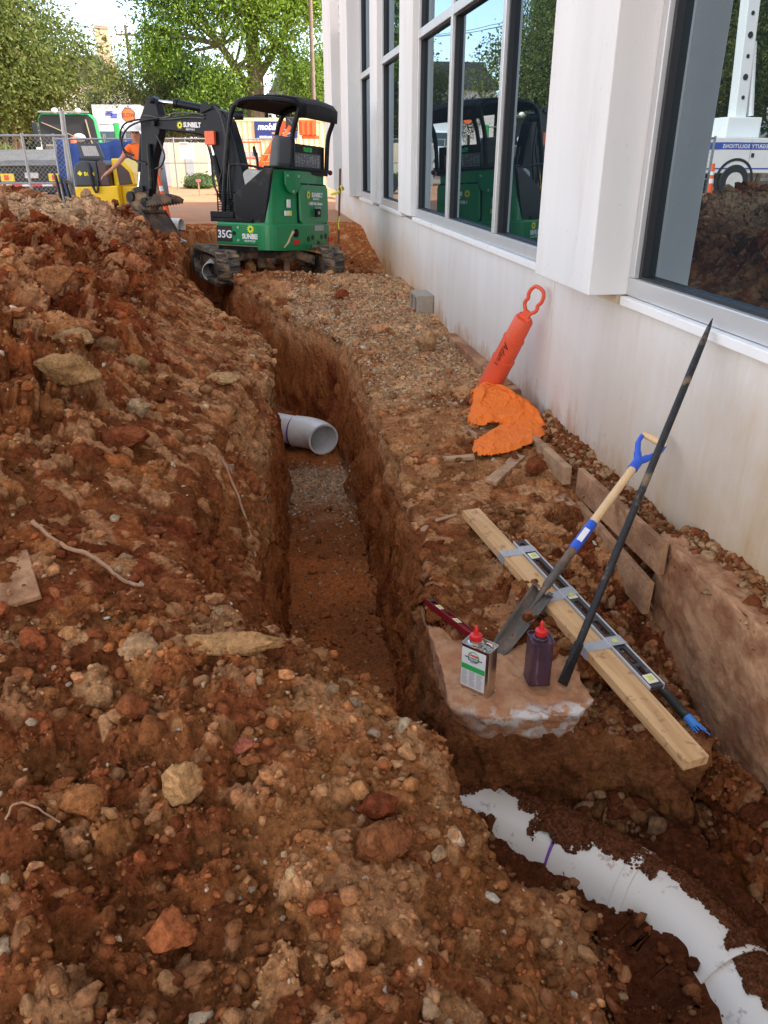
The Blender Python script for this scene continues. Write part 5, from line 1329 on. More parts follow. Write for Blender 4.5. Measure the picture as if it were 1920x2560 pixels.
    # --- house plan outline (v right, u forward)
    def plan(o=0., front=.86, left=0., right=1.62, bulge=.05, rc=.22, rl=.16):
        pts = [(left - o, front)]
        for k in range(7): a = R(180 + 90 * k / 6); pts.append((left + rl + (rl + o) * math.cos(a), rl + (rl + o) * math.sin(a)))
        for k in range(1, 6): t = k / 6; pts.append((left + rl + (right - rc - left - rl) * t, -o - bulge * math.sin(math.pi * t)))
        for k in range(7): a = R(270 + 90 * k / 6); pts.append((right - rc + (rc + o) * math.cos(a), rc + (rc + o) * math.sin(a)))
        pts.append((right + o, front)); return pts
    # lower skirt: left side panel and rear counterweight with a seam between
    m = MB(); m.prism(plan(0, .86), (0, 0, 0), (1, 0, 0), (0, 1, 0), (0, 0, 1), .52, .80); m.build('lower_skirt', GRN, r, bevel=.02)
    cw = [p for p in plan(.05, .10) if p[1] <= .36]
    cw = plan(.05, .16)
    m = MB(); n = len(cw); vs = [(p[0], p[1], .47 - .03 * p[0]) for p in cw] + [(p[0] * .995, p[1], .78) for p in cw]
    m.add(vs, [tuple(range(n))[::-1], tuple(range(n, 2 * n))] + [(i, (i + 1) % n, n + (i + 1) % n, n + i) for i in range(n)])
    m.build('counterweight', GRN, r, bevel=.022)
    m = MB().prism(plan(.004, .85), (0, 0, 0), (1, 0, 0), (0, 1, 0), (0, 0, 1), .505, .519); m.build('trim_strip', mat('dusty_trim', (.16, .15, .09), .8), r)
    MB().prism([(.02, .85), (.02, .06), (.3, .02), (1.5, .02), (1.6, .2), (1.6, .85)], (0, 0, 0), (1, 0, 0), (0, 1, 0), (0, 0, 1), .44, .504).build('floor_plate', BLK, r)
    # engine hood: leaning-back left edge
    pl = plan(-.035, .30, 0.03, 1.60, .05, .2, .12)
    m = MB(); n = len(pl); lo = [(p[0], p[1], .782) for p in pl]
    def topp(p):
        v, u_ = p
        return (v + .10 * max(0, 1 - v / .5) * .5, u_ * .55 + .02 if u_ > .05 else u_ + .02, 1.47 - .03 * max(0, v - 1.0))
    hi = [topp(p) for p in pl]
    m.add(lo + hi, [tuple(range(n))[::-1], tuple(range(n, 2 * n))] + [(i, (i + 1) % n, n + (i + 1) % n, n + i) for i in range(n)])
    m.build('engine_hood', GRN, r, bevel=.03, bseg=3)
    # black seam lines on the hood, the door, latch
    def rear_v(v): return -.05 * math.sin(math.pi * min(max((v - .16) / 1.24, 0), 1)) + .035
    def on_rear(v, z, off=0.): return V(v, rear_v(v) + .0 - off + .02 * (z - .78) / .69, z)
    door = MB(); pts = []
    for cx, cz, a0 in ((1.46, .86, -90), (1.46, 1.22, 0), (.76, 1.22, 90), (.76, .86, 180)):
        for k in range(6):
            a = R(a0 + 18 * k); pts.append((cx + .07 * math.cos(a), cz + .07 * math.sin(a)))
    n = len(pts)
    door.add([on_rear(p[0], p[1], .040) for p in pts] + [on_rear(p[0], p[1], -.01) for p in pts], [tuple(range(n))] + [(i, n + i, n + (i + 1) % n, (i + 1) % n) for i in range(n)])
    d = door.build('engine_door', GRN, r, bevel=.012)
    p2 = [((p[0] - 1.1) * 1.06 + 1.1, (p[1] - 1.05) * 1.09 + 1.05) for p in pts]
    MB().add([on_rear(p[0], p[1], .012) for p in p2] + [on_rear(p[0], p[1], -.01) for p in p2], [tuple(range(n))] + [(i, n + i, n + (i + 1) % n, (i + 1) % n) for i in range(n)]).build('door_seal', BLK, r)
    MB().box((1.06, -.085, .88), (1.17, -.050, .99)).build('latch_recess', BLK, d)
    MB().cyl((1.115, -.092, .935), (1.115, -.084, .935), .022).build('latch', LGREY, d)
    def sun_logo(c, rt_, up_, s, parent):
        rt_ = Vector(rt_).normalized(); up_ = Vector(up_).normalized(); nn = rt_.cross(up_)
        m = MB(); vs = []; N = 12
        for k in range(N):
            for q, (rad, da) in enumerate(((.48, -.17), (.62, -.08), (1., .16), (.66, .22), (.50, .30))):
                a = 2 * math.pi * k / N + da; vs.append(Vector(c) + (rt_ * math.cos(a) + up_ * math.sin(a)) * rad * s + nn * .001)
        fs = []
        for k in range(N): fs.append(tuple(k * 5 + i for i in range(5)))
        ring_o = []; ring_i = []
        for k in range(48):
            a = 2 * math.pi * k / 48; ring_o.append(Vector(c) + (rt_ * math.cos(a) + up_ * math.sin(a)) * .60 * s + nn * .0005); ring_i.append(Vector(c) + (rt_ * math.cos(a) + up_ * math.sin(a)) * .30 * s + nn * .0005)
        b0 = len(vs); vs += ring_o + ring_i
        for k in range(48): j = (k + 1) % 48; fs.append((b0 + k, b0 + j, b0 + 48 + j, b0 + 48 + k))
        return m.add(vs, fs).build('sun_emblem', YEL, parent)
    # lettering on the door (rear face: text runs to +v)
    rt_ = (1, 0, 0); up_ = (0, -.02, 1)
    sun_logo(on_rear(.90, 1.165, .046), rt_, up_, .062, d)
    text('SUNBELT', .078, on_rear(.985, 1.140, .052), rt_, up_, WHT, d, 'lettering', .001, bold=.0035, squash=.92)
    text('RENTALS', .034, on_rear(1.02, 1.103, .052), rt_, up_, WHT, d, 'lettering', .001, bold=.001, spacing=1.25)
    text('1-800 No Sweat', .060, on_rear(.88, 1.035, .052), rt_, up_, WHT, d, 'lettering', .001, bold=.0015, squash=.95)
    text('(667-9328)', .038, on_rear(1.08, .987, .052), rt_, up_, mat('decal_grey', (.4, .5, .45), .5), d, 'lettering', .001, squash=.95)
    # upper hinge cover plate
    MB().prism([(.33, 1.44), (.33, 1.28), (.40, 1.20), (.52, 1.16), (.64, 1.20), (.70, 1.28), (.70, 1.44)], (0, -.025, 0), (1, 0, 0), (0, 0, 1), (0, -1, 0), .0, .022).build('access_cover', GRN, r, bevel=.006)
    for v, z in ((.38, 1.39), (.65, 1.39), (.52, 1.20)):
        MB().cyl((v, -.046, z), (v, -.056, z), .016, seg=12).build('bolt', LGREY, r)
    # rear bumper details
    def cwy(v): return -.05 - .05 * math.sin(math.pi * min(max((v - .16) / 1.24, 0), 1)) - .002
    MB().cyl((.50, cwy(.5) - .012, .68), (.50, cwy(.5) + .03, .68), .055, seg=24).build('exhaust_outlet', BLK, r, bevel=.006)
    MB().cyl((.50, cwy(.5) - .014, .68), (.50, cwy(.5) - .0125, .68), .040, seg=24).build('exhaust_bore', mat('bore_black', (.003, .003, .003), .9), r)
    for v, z, rad in ((.80, .60, .038), (.92, .615, .033), (1.09, .53, .038), (1.20, .615, .033), (1.34, .62, .042)):
        MB().cyl((v, cwy(v) - .004, z), (v, cwy(v) + .02, z), rad, seg=20).build('port', mat('port_dark', (.003, .05, .02), .6), r)
    MB().box((.99, cwy(1.1) - .006, .70), (1.24, cwy(1.1) + .01, .77)).build('serial_plate', LGREY, r)
    MB().box((.44, cwy(.5) - .004, .535), (.66, cwy(.5) + .01, .592)).build('reflector', REF, r)
    MB().box((1.44, cwy(1.44) - .006, .545), (1.55, cwy(1.5) + .012, .605)).build('reflector', REF, r)
    # torn corner of the counterweight
    MB().tube([V(.44, cwy(.4) - .002, .70), V(.36, cwy(.36) - .003, .62), V(.33, cwy(.33) - .003, .57), V(.24, cwy(.24) - .001, .50)], [.022, .012, .016, .006], 8).build('paint_tear', mat('torn_filler', (.50, .36, .22), .9), r)
    MB().box((.40, -.030, 1.0), (.47, -.012, 1.10)).build('warning_sticker', WHT, r)
    sk = MB().box((.34, -.032, .90), (.49, -.010, .96)).build('warning_sticker', WHT, r)
    MB().box((.42, -.036, .905), (.485, -.0325, .955)).build('warning_symbol', YEL, sk)
    # left side: 35G decal, emblem, black shroud
    lf = (0, -1, 0); up = (0, 0, 1)      # text on the left face runs rearwards
    dc = MB().box((-.004, .60, .555), (.01, .85, .755)).build('model_plate', mat('decal_black', (.015, .015, .016), .4), r)
    text('35G', .135, (-.0065, .835, .605), lf, up, WHT, dc, 'lettering', .001, bold=.003)
    MB().cyl((-.003, .565, .665), (.01, .565, .665), .028).build('port', BLK, r)
    for u_, z in ((.50, .58), (.50, .74), (.12, .585)): MB().cyl((-.006, u_, z), (.01, u_, z), .016, seg=12).build('bolt', LGREY, r)
    sun_logo((-.003, .30, .725), lf, up, .066, r)
    text('SUNBELT', .085, (-.004, .435, .605), lf, up, WHT, r, 'lettering', .001, bold=.004, squash=.9)
    text('RENTALS', .034, (-.004, .40, .565), lf, up, WHT, r, 'lettering', .001, bold=.001, spacing=1.3)
    MB().prism([(.60, .805), (.60, 1.14), (.10, 1.47), (-.02, 1.47), (.12, .805)], (0, 0, 0), (0, 1, 0), (0, 0, 1), (1, 0, 0), .06, .11).build('side_shroud', BLK, r, bevel=.012)
    # platform, step, foot guard
    MB().box((.04, .30, .802), (1.55, .98, .85)).box((.04, .60, .851), (.10, .98, .93)).build('cab_floor', BLK, r, bevel=.008)
    MB().box((.06, .62, .852), (.26, .97, .90)).build('door_step', mat('dusty_step', (.12, .10, .08), .8, dirt=(.3, .2, .12), dscale=8, damt=.8), r, bevel=.006)
    g = MB()
    for k in range(9): g.bar((.22 + .0 * k, .98, .92 + k * .032), (.62, .98, .92 + k * .032), .012, .010)
    for v in (.22, .35, .48, .62): g.bar((v, .98, .90), (v, .98, 1.20), .014, .014)
    g.build('foot_guard', BLK, r)
    # seat, base, armrests, levers
    MB().box((.55, .12, 1.10), (1.05, .60, 1.42)).build('seat_base', LGREY, r, bevel=.05, bseg=4)
    MB().prism([(.34, 1.20), (.56, 1.16), (.62, 1.42), (.52, 1.47), (.30, 1.44)], (.28, 0, 0), (0, 1, 0), (0, 0, 1), (1, 0, 0), 0, .22).build('side_console', LGREY, r, bevel=.05, bseg=4)
    MB().prism([(.00, 1.40), (.34, 1.38), (.36, 1.48), (.10, 1.52), (.04, 1.85), (-.02, 1.93), (-.10, 1.90), (-.08, 1.6)], (.34, .14, -.05), (0, 1, 0), (0, 0, 1), (1, 0, 0), 0, .42).build('seat', SEATG, r, bevel=.045, bseg=4)
    MB().bar((.40, .05, 1.47), (.40, .42, 1.47), .08, .04).bar((1.18, .05, 1.47), (1.18, .42, 1.47), .08, .04).build('armrest', BLK, r, bevel=.01)
    for v in (.42, 1.16):
        MB().tube([(v, .44, 1.46), (v, .45, 1.58), (v, .47, 1.66)], [.02, .016, .026], 10).tube([(v, .47, 1.63), (v, .50, 1.74)], [.026, .02], 10).build('joystick', BLK, r, smooth=True)
    MB().bar((.75, .92, .86), (.75, .86, 1.35), .03, .03).bar((.90, .92, .86), (.90, .86, 1.35), .03, .03).build('travel_lever', BLK, r)
    MB().tube(smooth_path([(.10, .12, 1.46), (.10, .40, 1.50), (.10, .62, 1.50), (.10, .66, 1.44), (.10, .66, 1.10)], 4), .016, 8).build('grab_rail', BLK, r, smooth=True)
    MB().box((.70, .02, 1.42), (1.56, .10, 1.50)).box((.10, -.02, 1.475), (1.56, .14, 1.50)).build('rear_crossbeam', BLK, r, bevel=.01)
    # back plate with chart
    bp = MB().box((.72, .085, 1.50), (1.56, .10, 1.80)).build('back_plate', BLK, r)
    MB().box((.77, .078, 1.515), (1.44, .0845, 1.69)).build('load_chart', mat('chart_grey', (.10, .105, .11), .5), bp)
    tb = MB(); g_ = random.Random(4)
    for k in range(9):
        z = 1.53 + k * .017
        for c in range(9):
            if g_.random() < .75: tb.box((.785 + c * .072, .0765, z), (.785 + c * .072 + g_.uniform(.02, .06), .0779, z + .005))
    tb.build('chart_figures', mat('chart_white', (.45, .46, .46), .5), bp)
    text('926730', .075, (1.0, .0835, 1.715), (1, 0, 0), up, mat('number_green', (.03, .55, .10), .4), bp, 'lettering', .001, bold=.002)
    MB().ball((1.62, .02, 1.47), .035, (1, 1, 1)).build('beacon_lamp', mat('dark_red_lens', (.12, .01, .015), .2), r, smooth=True)
    # canopy: tubular hoops and roof
    pr = .032
    def post_path(v0, v1, vr):
        return smooth_path([(v0, .94, .86), (v0 + .01, .90, 1.30), (v0 + .015, .80, 1.90), (v0 + .02, .73, 2.16), (v0 + .04, .62, 2.265), (v0 + .06, .42, 2.29), ((v0 + vr) / 2 + .04, .10, 2.285), (vr - .01, -.06, 2.24), (vr, -.03, 2.10), (vr, .04, 1.90), (vr, .06, 1.50)], 6)
    # left hoop
    MB().tube(post_path(.28, 0, .66), pr, 14).build('canopy_hoop', BLK, r, smooth=True)
    MB().tube(smooth_path([(1.40, .88, 1.28), (1.40, .80, 1.85), (1.42, .72, 2.14), (1.45, .60, 2.26), (1.50, .40, 2.29), (1.55, .10, 2.285), (1.59, -.06, 2.24), (1.60, -.03, 2.10), (1.59, .04, 1.90), (1.58, .06, 1.50)], 6), pr, 14).build('canopy_hoop', BLK, r, smooth=True)
    m = MB(); vs = []; fs = []; prof = [(.70, 2.20), (.60, 2.285), (.40, 2.325), (.15, 2.325), (-.03, 2.30), (-.09, 2.24), (-.08, 2.10)]
    for (u_, z) in prof:
        lt = .30 + (.64 - .30) * (1 - (u_ + .09) / .79); 
        for q in range(7): t = q / 6; vs.append((lt + (1.60 - lt) * t, u_, z + .03 * math.sin(math.pi * t) * (z > 2.2)))
    for i in range(len(prof) - 1):
        for q in range(6): a = i * 7 + q; fs.append((a, a + 1, a + 8, a + 7))
    o = m.add(vs, fs).build('canopy_roof', BLK, r, smooth=True); sd = o.modifiers.new('s', 'SOLIDIFY'); sd.thickness = .025
    MB().cyl((.30, .70, 2.10), (.36, .60, 2.10), .055, .05).build('work_lamp', BLK, r, smooth=True)
    # --- boom group in the plane v = .70 (u forward, z up)
    dz = .045
    def P(u_, z, v=.70): return V(v, u_, z + dz)
    def plate(pts, v0, v1, name, m_, bev=.012):
        return MB().prism([(a, b + dz) for a, b in pts], (0, 0, 0), (0, 1, 0), (0, 0, 1), (1, 0, 0), v0, v1).build(name, m_, r, bevel=bev)
    bm = plate([(.80, .72), (.80, 1.30), (.92, 1.75), (1.02, 2.02), (1.12, 2.15), (1.26, 2.19), (1.42, 2.14), (2.10, 2.085), (2.22, 2.12), (2.30, 2.08), (2.30, 1.96), (2.24, 1.93), (1.52, 1.86), (1.39, 1.81), (1.30, 1.68), (1.14, 1.20), (1.05, .72)], .61, .79, 'boom', DBLU, .018)
    def on_boom(u_, z): return V(.6085, u_, z + dz)
    sun_logo(on_boom(1.865, 1.985), (0, -1, .02), up, .058, bm)
    text('SUNBELT', .085, on_boom(1.80, 1.96), (0, -1, -.03), up, WHT, bm, 'lettering', .001, bold=.004, squash=.86)
    text('RENTALS', .032, on_boom(1.76, 1.92), (0, -1, -.03), up, WHT, bm, 'lettering', .001, bold=.001, spacing=1.2)
    plate([(.72, .55), (1.10, .55), (1.14, .90), (.95, 1.0), (.72, .95)], .50, .90, 'swing_post', BLK)
    MB().cyl(P(1.16, .80), P(1.36, 1.60), .052).build('boom_cylinder', DBLU, r, smooth=True)
    MB().cyl(P(1.36, 1.60), P(1.40, 1.76), .026).build('boom_cylinder_rod', CHROME, r, smooth=True)
    # work lamp on the boom
    lp = MB().box((.55, 1.24, 1.73 + dz), (.60, 1.40, 1.90 + dz)).box((.60, 1.37, 1.73 + dz), (.74, 1.40, 1.90 + dz)).build('lamp_guard', ORG, r, bevel=.004)
    MB().box((.602, 1.26, 1.76 + dz), (.68, 1.365, 1.87 + dz)).build('lamp', BLK, lp)
    MB().cyl(P(2.31, 2.30), P(1.95, 2.265), .024).build('arm_cylinder_rod', CHROME, r, smooth=True)
    MB().cyl(P(1.96, 2.266), P(1.40, 2.175), .052).cyl(P(1.99, 2.27), P(1.93, 2.262), .06).build('arm_cylinder', DBLU, r, smooth=True)
    plate([(1.48, 2.12), (1.46, 2.24), (1.36, 2.26), (1.27, 2.18)], .585, .60, 'cylinder_lug', DBLU, .004)
    plate([(1.48, 2.12), (1.46, 2.24), (1.36, 2.26), (1.27, 2.18)], .80, .815, 'cylinder_lug', DBLU, .004)
    plate([(2.37, 2.37), (2.29, 2.33), (2.23, 2.10), (2.25, 1.90), (2.42, 1.52), (2.55, 1.02), (2.74, 1.02), (2.64, 1.52), (2.60, 1.92), (2.60, 2.08), (2.50, 2.24), (2.42, 2.36)], .625, .775, 'dipper_arm', DBLU, .014)
    MB().cyl((.55, 2.34, 2.30 + dz), (.85, 2.34, 2.30 + dz), .035).cyl((.55, 2.30, 2.01 + dz), (.85, 2.30, 2.01 + dz), .035).build('pin', BLK, r, smooth=True)
    MB().cyl(P(2.62, 1.88), P(2.73, 1.38), .050).build('bucket_cylinder', DBLU, r, smooth=True)
    MB().cyl(P(2.73, 1.38), P(2.80, 1.10), .025).build('bucket_cylinder_rod', CHROME, r, smooth=True)
    MB().cyl(P(2.44, 1.75, .60), P(2.46, 1.15, .60), .036).build('thumb_cylinder', BLK, r, smooth=True)
    HO = mat('hydraulic_hose', (.012, .012, .013), .5)
    for pts in ([(2.20, 2.07, .56), (2.45, 2.04, .52), (2.72, 1.95, .50), (2.88, 1.78, .52), (2.84, 1.60, .55), (2.66, 1.52, .58), (2.50, 1.48, .58)],
                [(2.25, 2.05, .60), (2.55, 2.06, .55), (2.80, 2.00, .52), (2.93, 1.84, .55), (2.88, 1.66, .57), (2.74, 1.60, .6)],
                [(2.27, 1.86, .58), (2.18, 1.72, .56), (2.14, 1.58, .56), (2.22, 1.46, .57), (2.36, 1.42, .6)],
                [(1.25, 2.20, .60), (1.12, 2.12, .56), (1.06, 1.80, .56), (1.12, 1.45, .56), (1.22, 1.20, .58), (1.18, .95, .60)],
                [(1.20, 2.18, .58), (1.08, 2.02, .55), (1.00, 1.60, .55), (1.05, 1.2, .56), (1.1, .9, .6)],
                [(1.4, 1.80, .58), (1.30, 1.55, .54), (1.28, 1.25, .54), (1.18, 1.0, .57)]):
        MB().tube(smooth_path([P(a, b, c) for a, b, c in pts], 6), .0135, 8).build('hose', HO, r, smooth=True)
    MB().tube(smooth_path([P(a, b, c) for a, b, c in [(1.42, 2.10, .59), (1.6, 2.125, .585), (1.95, 2.13, .585), (2.02, 2.09, .585), (2.2, 2.075, .585), (2.32, 2.10, .57), (2.47, 2.11, .56)]], 5), .010, 8).build('steel_pipe', mat('pipe_grey', (.12, .12, .12), .4, .5), r, smooth=True)
    MB().tube(smooth_path([P(a, b, c) for a, b, c in [(1.42, 2.06, .595), (1.7, 2.075, .59), (2.0, 2.06, .59), (2.2, 2.06, .59)]], 5), .010, 8).build('steel_pipe', MATS['pipe_grey'], r, smooth=True)
    # coupler, links
    plate([(2.52, .84), (2.50, 1.02), (2.62, 1.10), (2.82, 1.16), (2.98, 1.06), (2.98, .96), (2.86, .84)], .60, .80, 'quick_coupler', MUD, .02)
    MB().cyl((.56, 2.86, 1.04 + dz), (.84, 2.86, 1.04 + dz), .07).cyl((.56, 2.60, .97 + dz), (.84, 2.60, .97 + dz), .06).build('pin', BLK, r, smooth=True)
    MB().bar(P(2.80, 1.12, .60), P(2.62, 1.16, .60), .02, .07).bar(P(2.80, 1.12, .80), P(2.62, 1.16, .80), .02, .07).build('link', BLK, r)
    # jagged thumb
    tp = [(2.66, .96), (2.45, 1.00), (2.40, 1.08), (2.30, 1.09), (2.14, 1.06), (2.06, 1.02)]
    teeth = []
    for k in range(9):
        t = k / 8; a = 2.09 + .45 * t; b = .955 - .06 * t; teeth += [(a, b), (a + .025, b + .028)]
    plate(tp + teeth + [(2.64, .90)], .56, .59, 'thumb', RUST, .002); plate(tp + teeth + [(2.64, .90)], .80, .83, 'thumb', RUST, .002)
    MB().bar(P(2.35, 1.02, .59), P(2.35, 1.02, .80), .05, .05).bar(P(2.6, .97, .59), P(2.6, .97, .80), .05, .05).build('thumb_brace', RUST, r)
    # bucket
    bk = empty('bucket', (0, .09, -.03)); bk.parent = r
    side = [(2.96, .88), (2.42, .86), (2.38, .80), (2.16, .52), (2.40, .47), (2.70, .52), (2.92, .62), (3.00, .74)]
    def splate(v0, v1):
        return MB().prism([(a, b + dz) for a, b in side], (0, 0, 0), (0, 1, 0), (0, 0, 1), (1, 0, 0), v0, v1).build('cheek_plate', RUST, bk, bevel=.004)
    splate(.42, .445); splate(.935, .96)
    sh = [(2.42, .86), (2.96, .88), (3.00, .74), (2.92, .62), (2.70, .52), (2.40, .47), (2.16, .455)]
    m = MB(); vs = []; 
    for a, b in sh: vs += [(.446, a, b + dz), (.934, a, b + dz)]
    o = m.add(vs, [(2 * i, 2 * i + 1, 2 * i + 3, 2 * i + 2) for i in range(len(sh) - 1)]).build('shell', RUST, bk); sd = o.modifiers.new('s', 'SOLIDIFY'); sd.thickness = .018
    m = MB().prism([(2.415, .83), (2.17, .50), (2.19, .49), (2.43, .82)], (0, 0, 0), (0, 1, 0), (0, 0, 1), (1, 0, 0), .447, .933); m.v = [(a, b, c + dz) for a, b, c in m.v]
    m.build('front_face', RUST, bk)
    for k in range(5):
        v = .48 + k * .105
        MB().prism([(0, -.02), (0, .025), (.15, .008), (.15, -.002)], (v - .028, 2.19, .475 + dz), (0, -1, -.18), (0, 0, 1), (1, 0, 0), 0, .056).build('tooth', BRIGHT, bk)
    MB().cyl(V(.42, 2.46, .86 + dz), V(.96, 2.46, .86 + dz), .035).build('rim', RUST, bk)
excavator()
# ------------------------------------------------------------------ yard, street and trees behind
GAL = mat('galvanised', (.33, .34, .35), .5, .6, var=.15, vscale=12)
def chain_panel(m, a, b, z0, z1, cell=.085, r_=.0035):
    """diamond mesh between a and b"""
    a = Vector((*a, 0)); b = Vector((*b, 0)); Ln = (b - a).length; d = (b - a) / Ln; h = z1 - z0; n = int((Ln + h) / cell)
    nrm = V(-d.y, d.x, 0) * .002
    for k in range(n):
        s = k * cell
        for sg in (1, -1):
            s0 = s - h if sg == 1 else s; t0 = 0.; t1 = h
            if sg == 1:
                x0 = s - h; x1 = s
                za, zb = 0, h
                if x0 < 0: za = -x0; x0 = 0
                if x1 > Ln: zb = h - (x1 - Ln); x1 = Ln
            else:
                x0 = s - h; x1 = s
                za, zb = h, 0
                if x0 < 0: za = h + x0; x0 = 0
                if x1 > Ln: zb = (x1 - Ln); x1 = Ln
            if x1 - x0 < .01: continue
            m.bar(a + d * x0 + nrm * sg + V(0, 0, z0 + za), a + d * x1 + nrm * sg + V(0, 0, z0 + zb), r_, r_)
def fence(name, pts, z0, z1, label, rail=.022, mid=None, cat='fence', cell=.085, group=None, post_top=.04):
    r = empty(name, (pts[0][0], pts[0][1], z0), label=label, cat=cat, group=group); I = Matrix.Translation((-pts[0][0], -pts[0][1], -z0))
    def bd(m, n_, mm, **k):
        o = m.build(n_, mm, r, **k); o.data.transform(I); return o
    for x, y in pts: bd(MB().cyl((x, y, z0 - .1), (x, y, z1 + post_top), .028, seg=8), 'post', GAL, smooth=True)
    for i in range(len(pts) - 1):
        a, b = pts[i], pts[i + 1]
        m = MB().cyl((*a, z1), (*b, z1), rail, seg=8)
        bd(m, 'top_rail', GAL, smooth=True)
        for zz in (mid or []): bd(MB().cyl((*a, zz), (*b, zz), rail * .9, seg=8), 'rail', GAL, smooth=True)
        m = MB(); chain_panel(m, a, b, z0 + .03, z1 - .02, cell); q = bd(m, 'wire_mesh', GAL); q['kind'] = 'stuff'
    return r
fence('chain_link_fence', [(-6.2, 17.2), (-4.27, 17.05), (-3.46, 17.0)], .5, 1.95, 'rusty chain link fence with grey posts behind the spoil heap at the left', mid=[1.12])
t = MB().cyl((-3.57, 17.15, .45), (-3.50, 17.15, 2.38), .045, seg=12).build('fence_post', GAL, smooth=True); tag(t, 'tall leaning grey steel post at the corner of the left chain link fence', 'post')
# blue tarpaulin hung over a fence
def tarp():
    m = MB(); xs = np.linspace(-4.1, -2.55, 46); vs = []; fs = []; rows = 12
    for i, x in enumerate(xs):
        top = 1.90 - .10 * max(0, math.sin((x + 3.9) * 3.4)) * .8 + .02 * math.sin(x * 17)
        for j in range(rows):
            t_ = j / (rows - 1)
            vs.append((x + .03 * math.sin(t_ * 5 + x * 4), 19.0 + .06 * math.sin(x * 11 + t_ * 2) * (.3 + t_) + .03 * math.sin(x * 23), top * (1 - t_) + .5 * t_))
    for i in range(len(xs) - 1):
        for j in range(rows - 1): a = i * rows + j; fs.append((a, a + rows, a + rows + 1, a + 1))
    o = m.add(vs, fs).build('blue_tarpaulin', mat('blue_tarp', (.022, .062, .24), .75, var=.25, vscale=4), smooth=True)
    sd = o.modifiers.new('s', 'SOLIDIFY'); sd.thickness = .01
    tag(o, 'blue mesh tarpaulin hanging on the fence behind the yellow machine', 'tarpaulin')
    fence('chain_link_fence', [(-4.15, 19.1), (-3.1, 19.1), (-2.45, 19.1)], .5, 1.93, 'chain link fence that carries the blue tarpaulin', post_top=.1)
tarp()
def boards():
    g = random.Random(4)
    for k in range(4):
        o = MB().bar((-3.62 + k * .09, 16.6 + k * .05, .45), (-3.75 + k * .08, 16.9, 1.28 - .04 * k), .22, .02, (1, 0, 0)).build('formwork_sheet', mat('dark_sheet', (.05, .045, .04), .7, var=.3))
        tag(o, ['pale top sheet of the boards leaning beside the yellow machine', 'second dark sheet leaning beside the yellow machine', 'third dark sheet leaning beside the yellow machine', 'dark sheet nearest the yellow machine'][k], 'sheet')
boards()

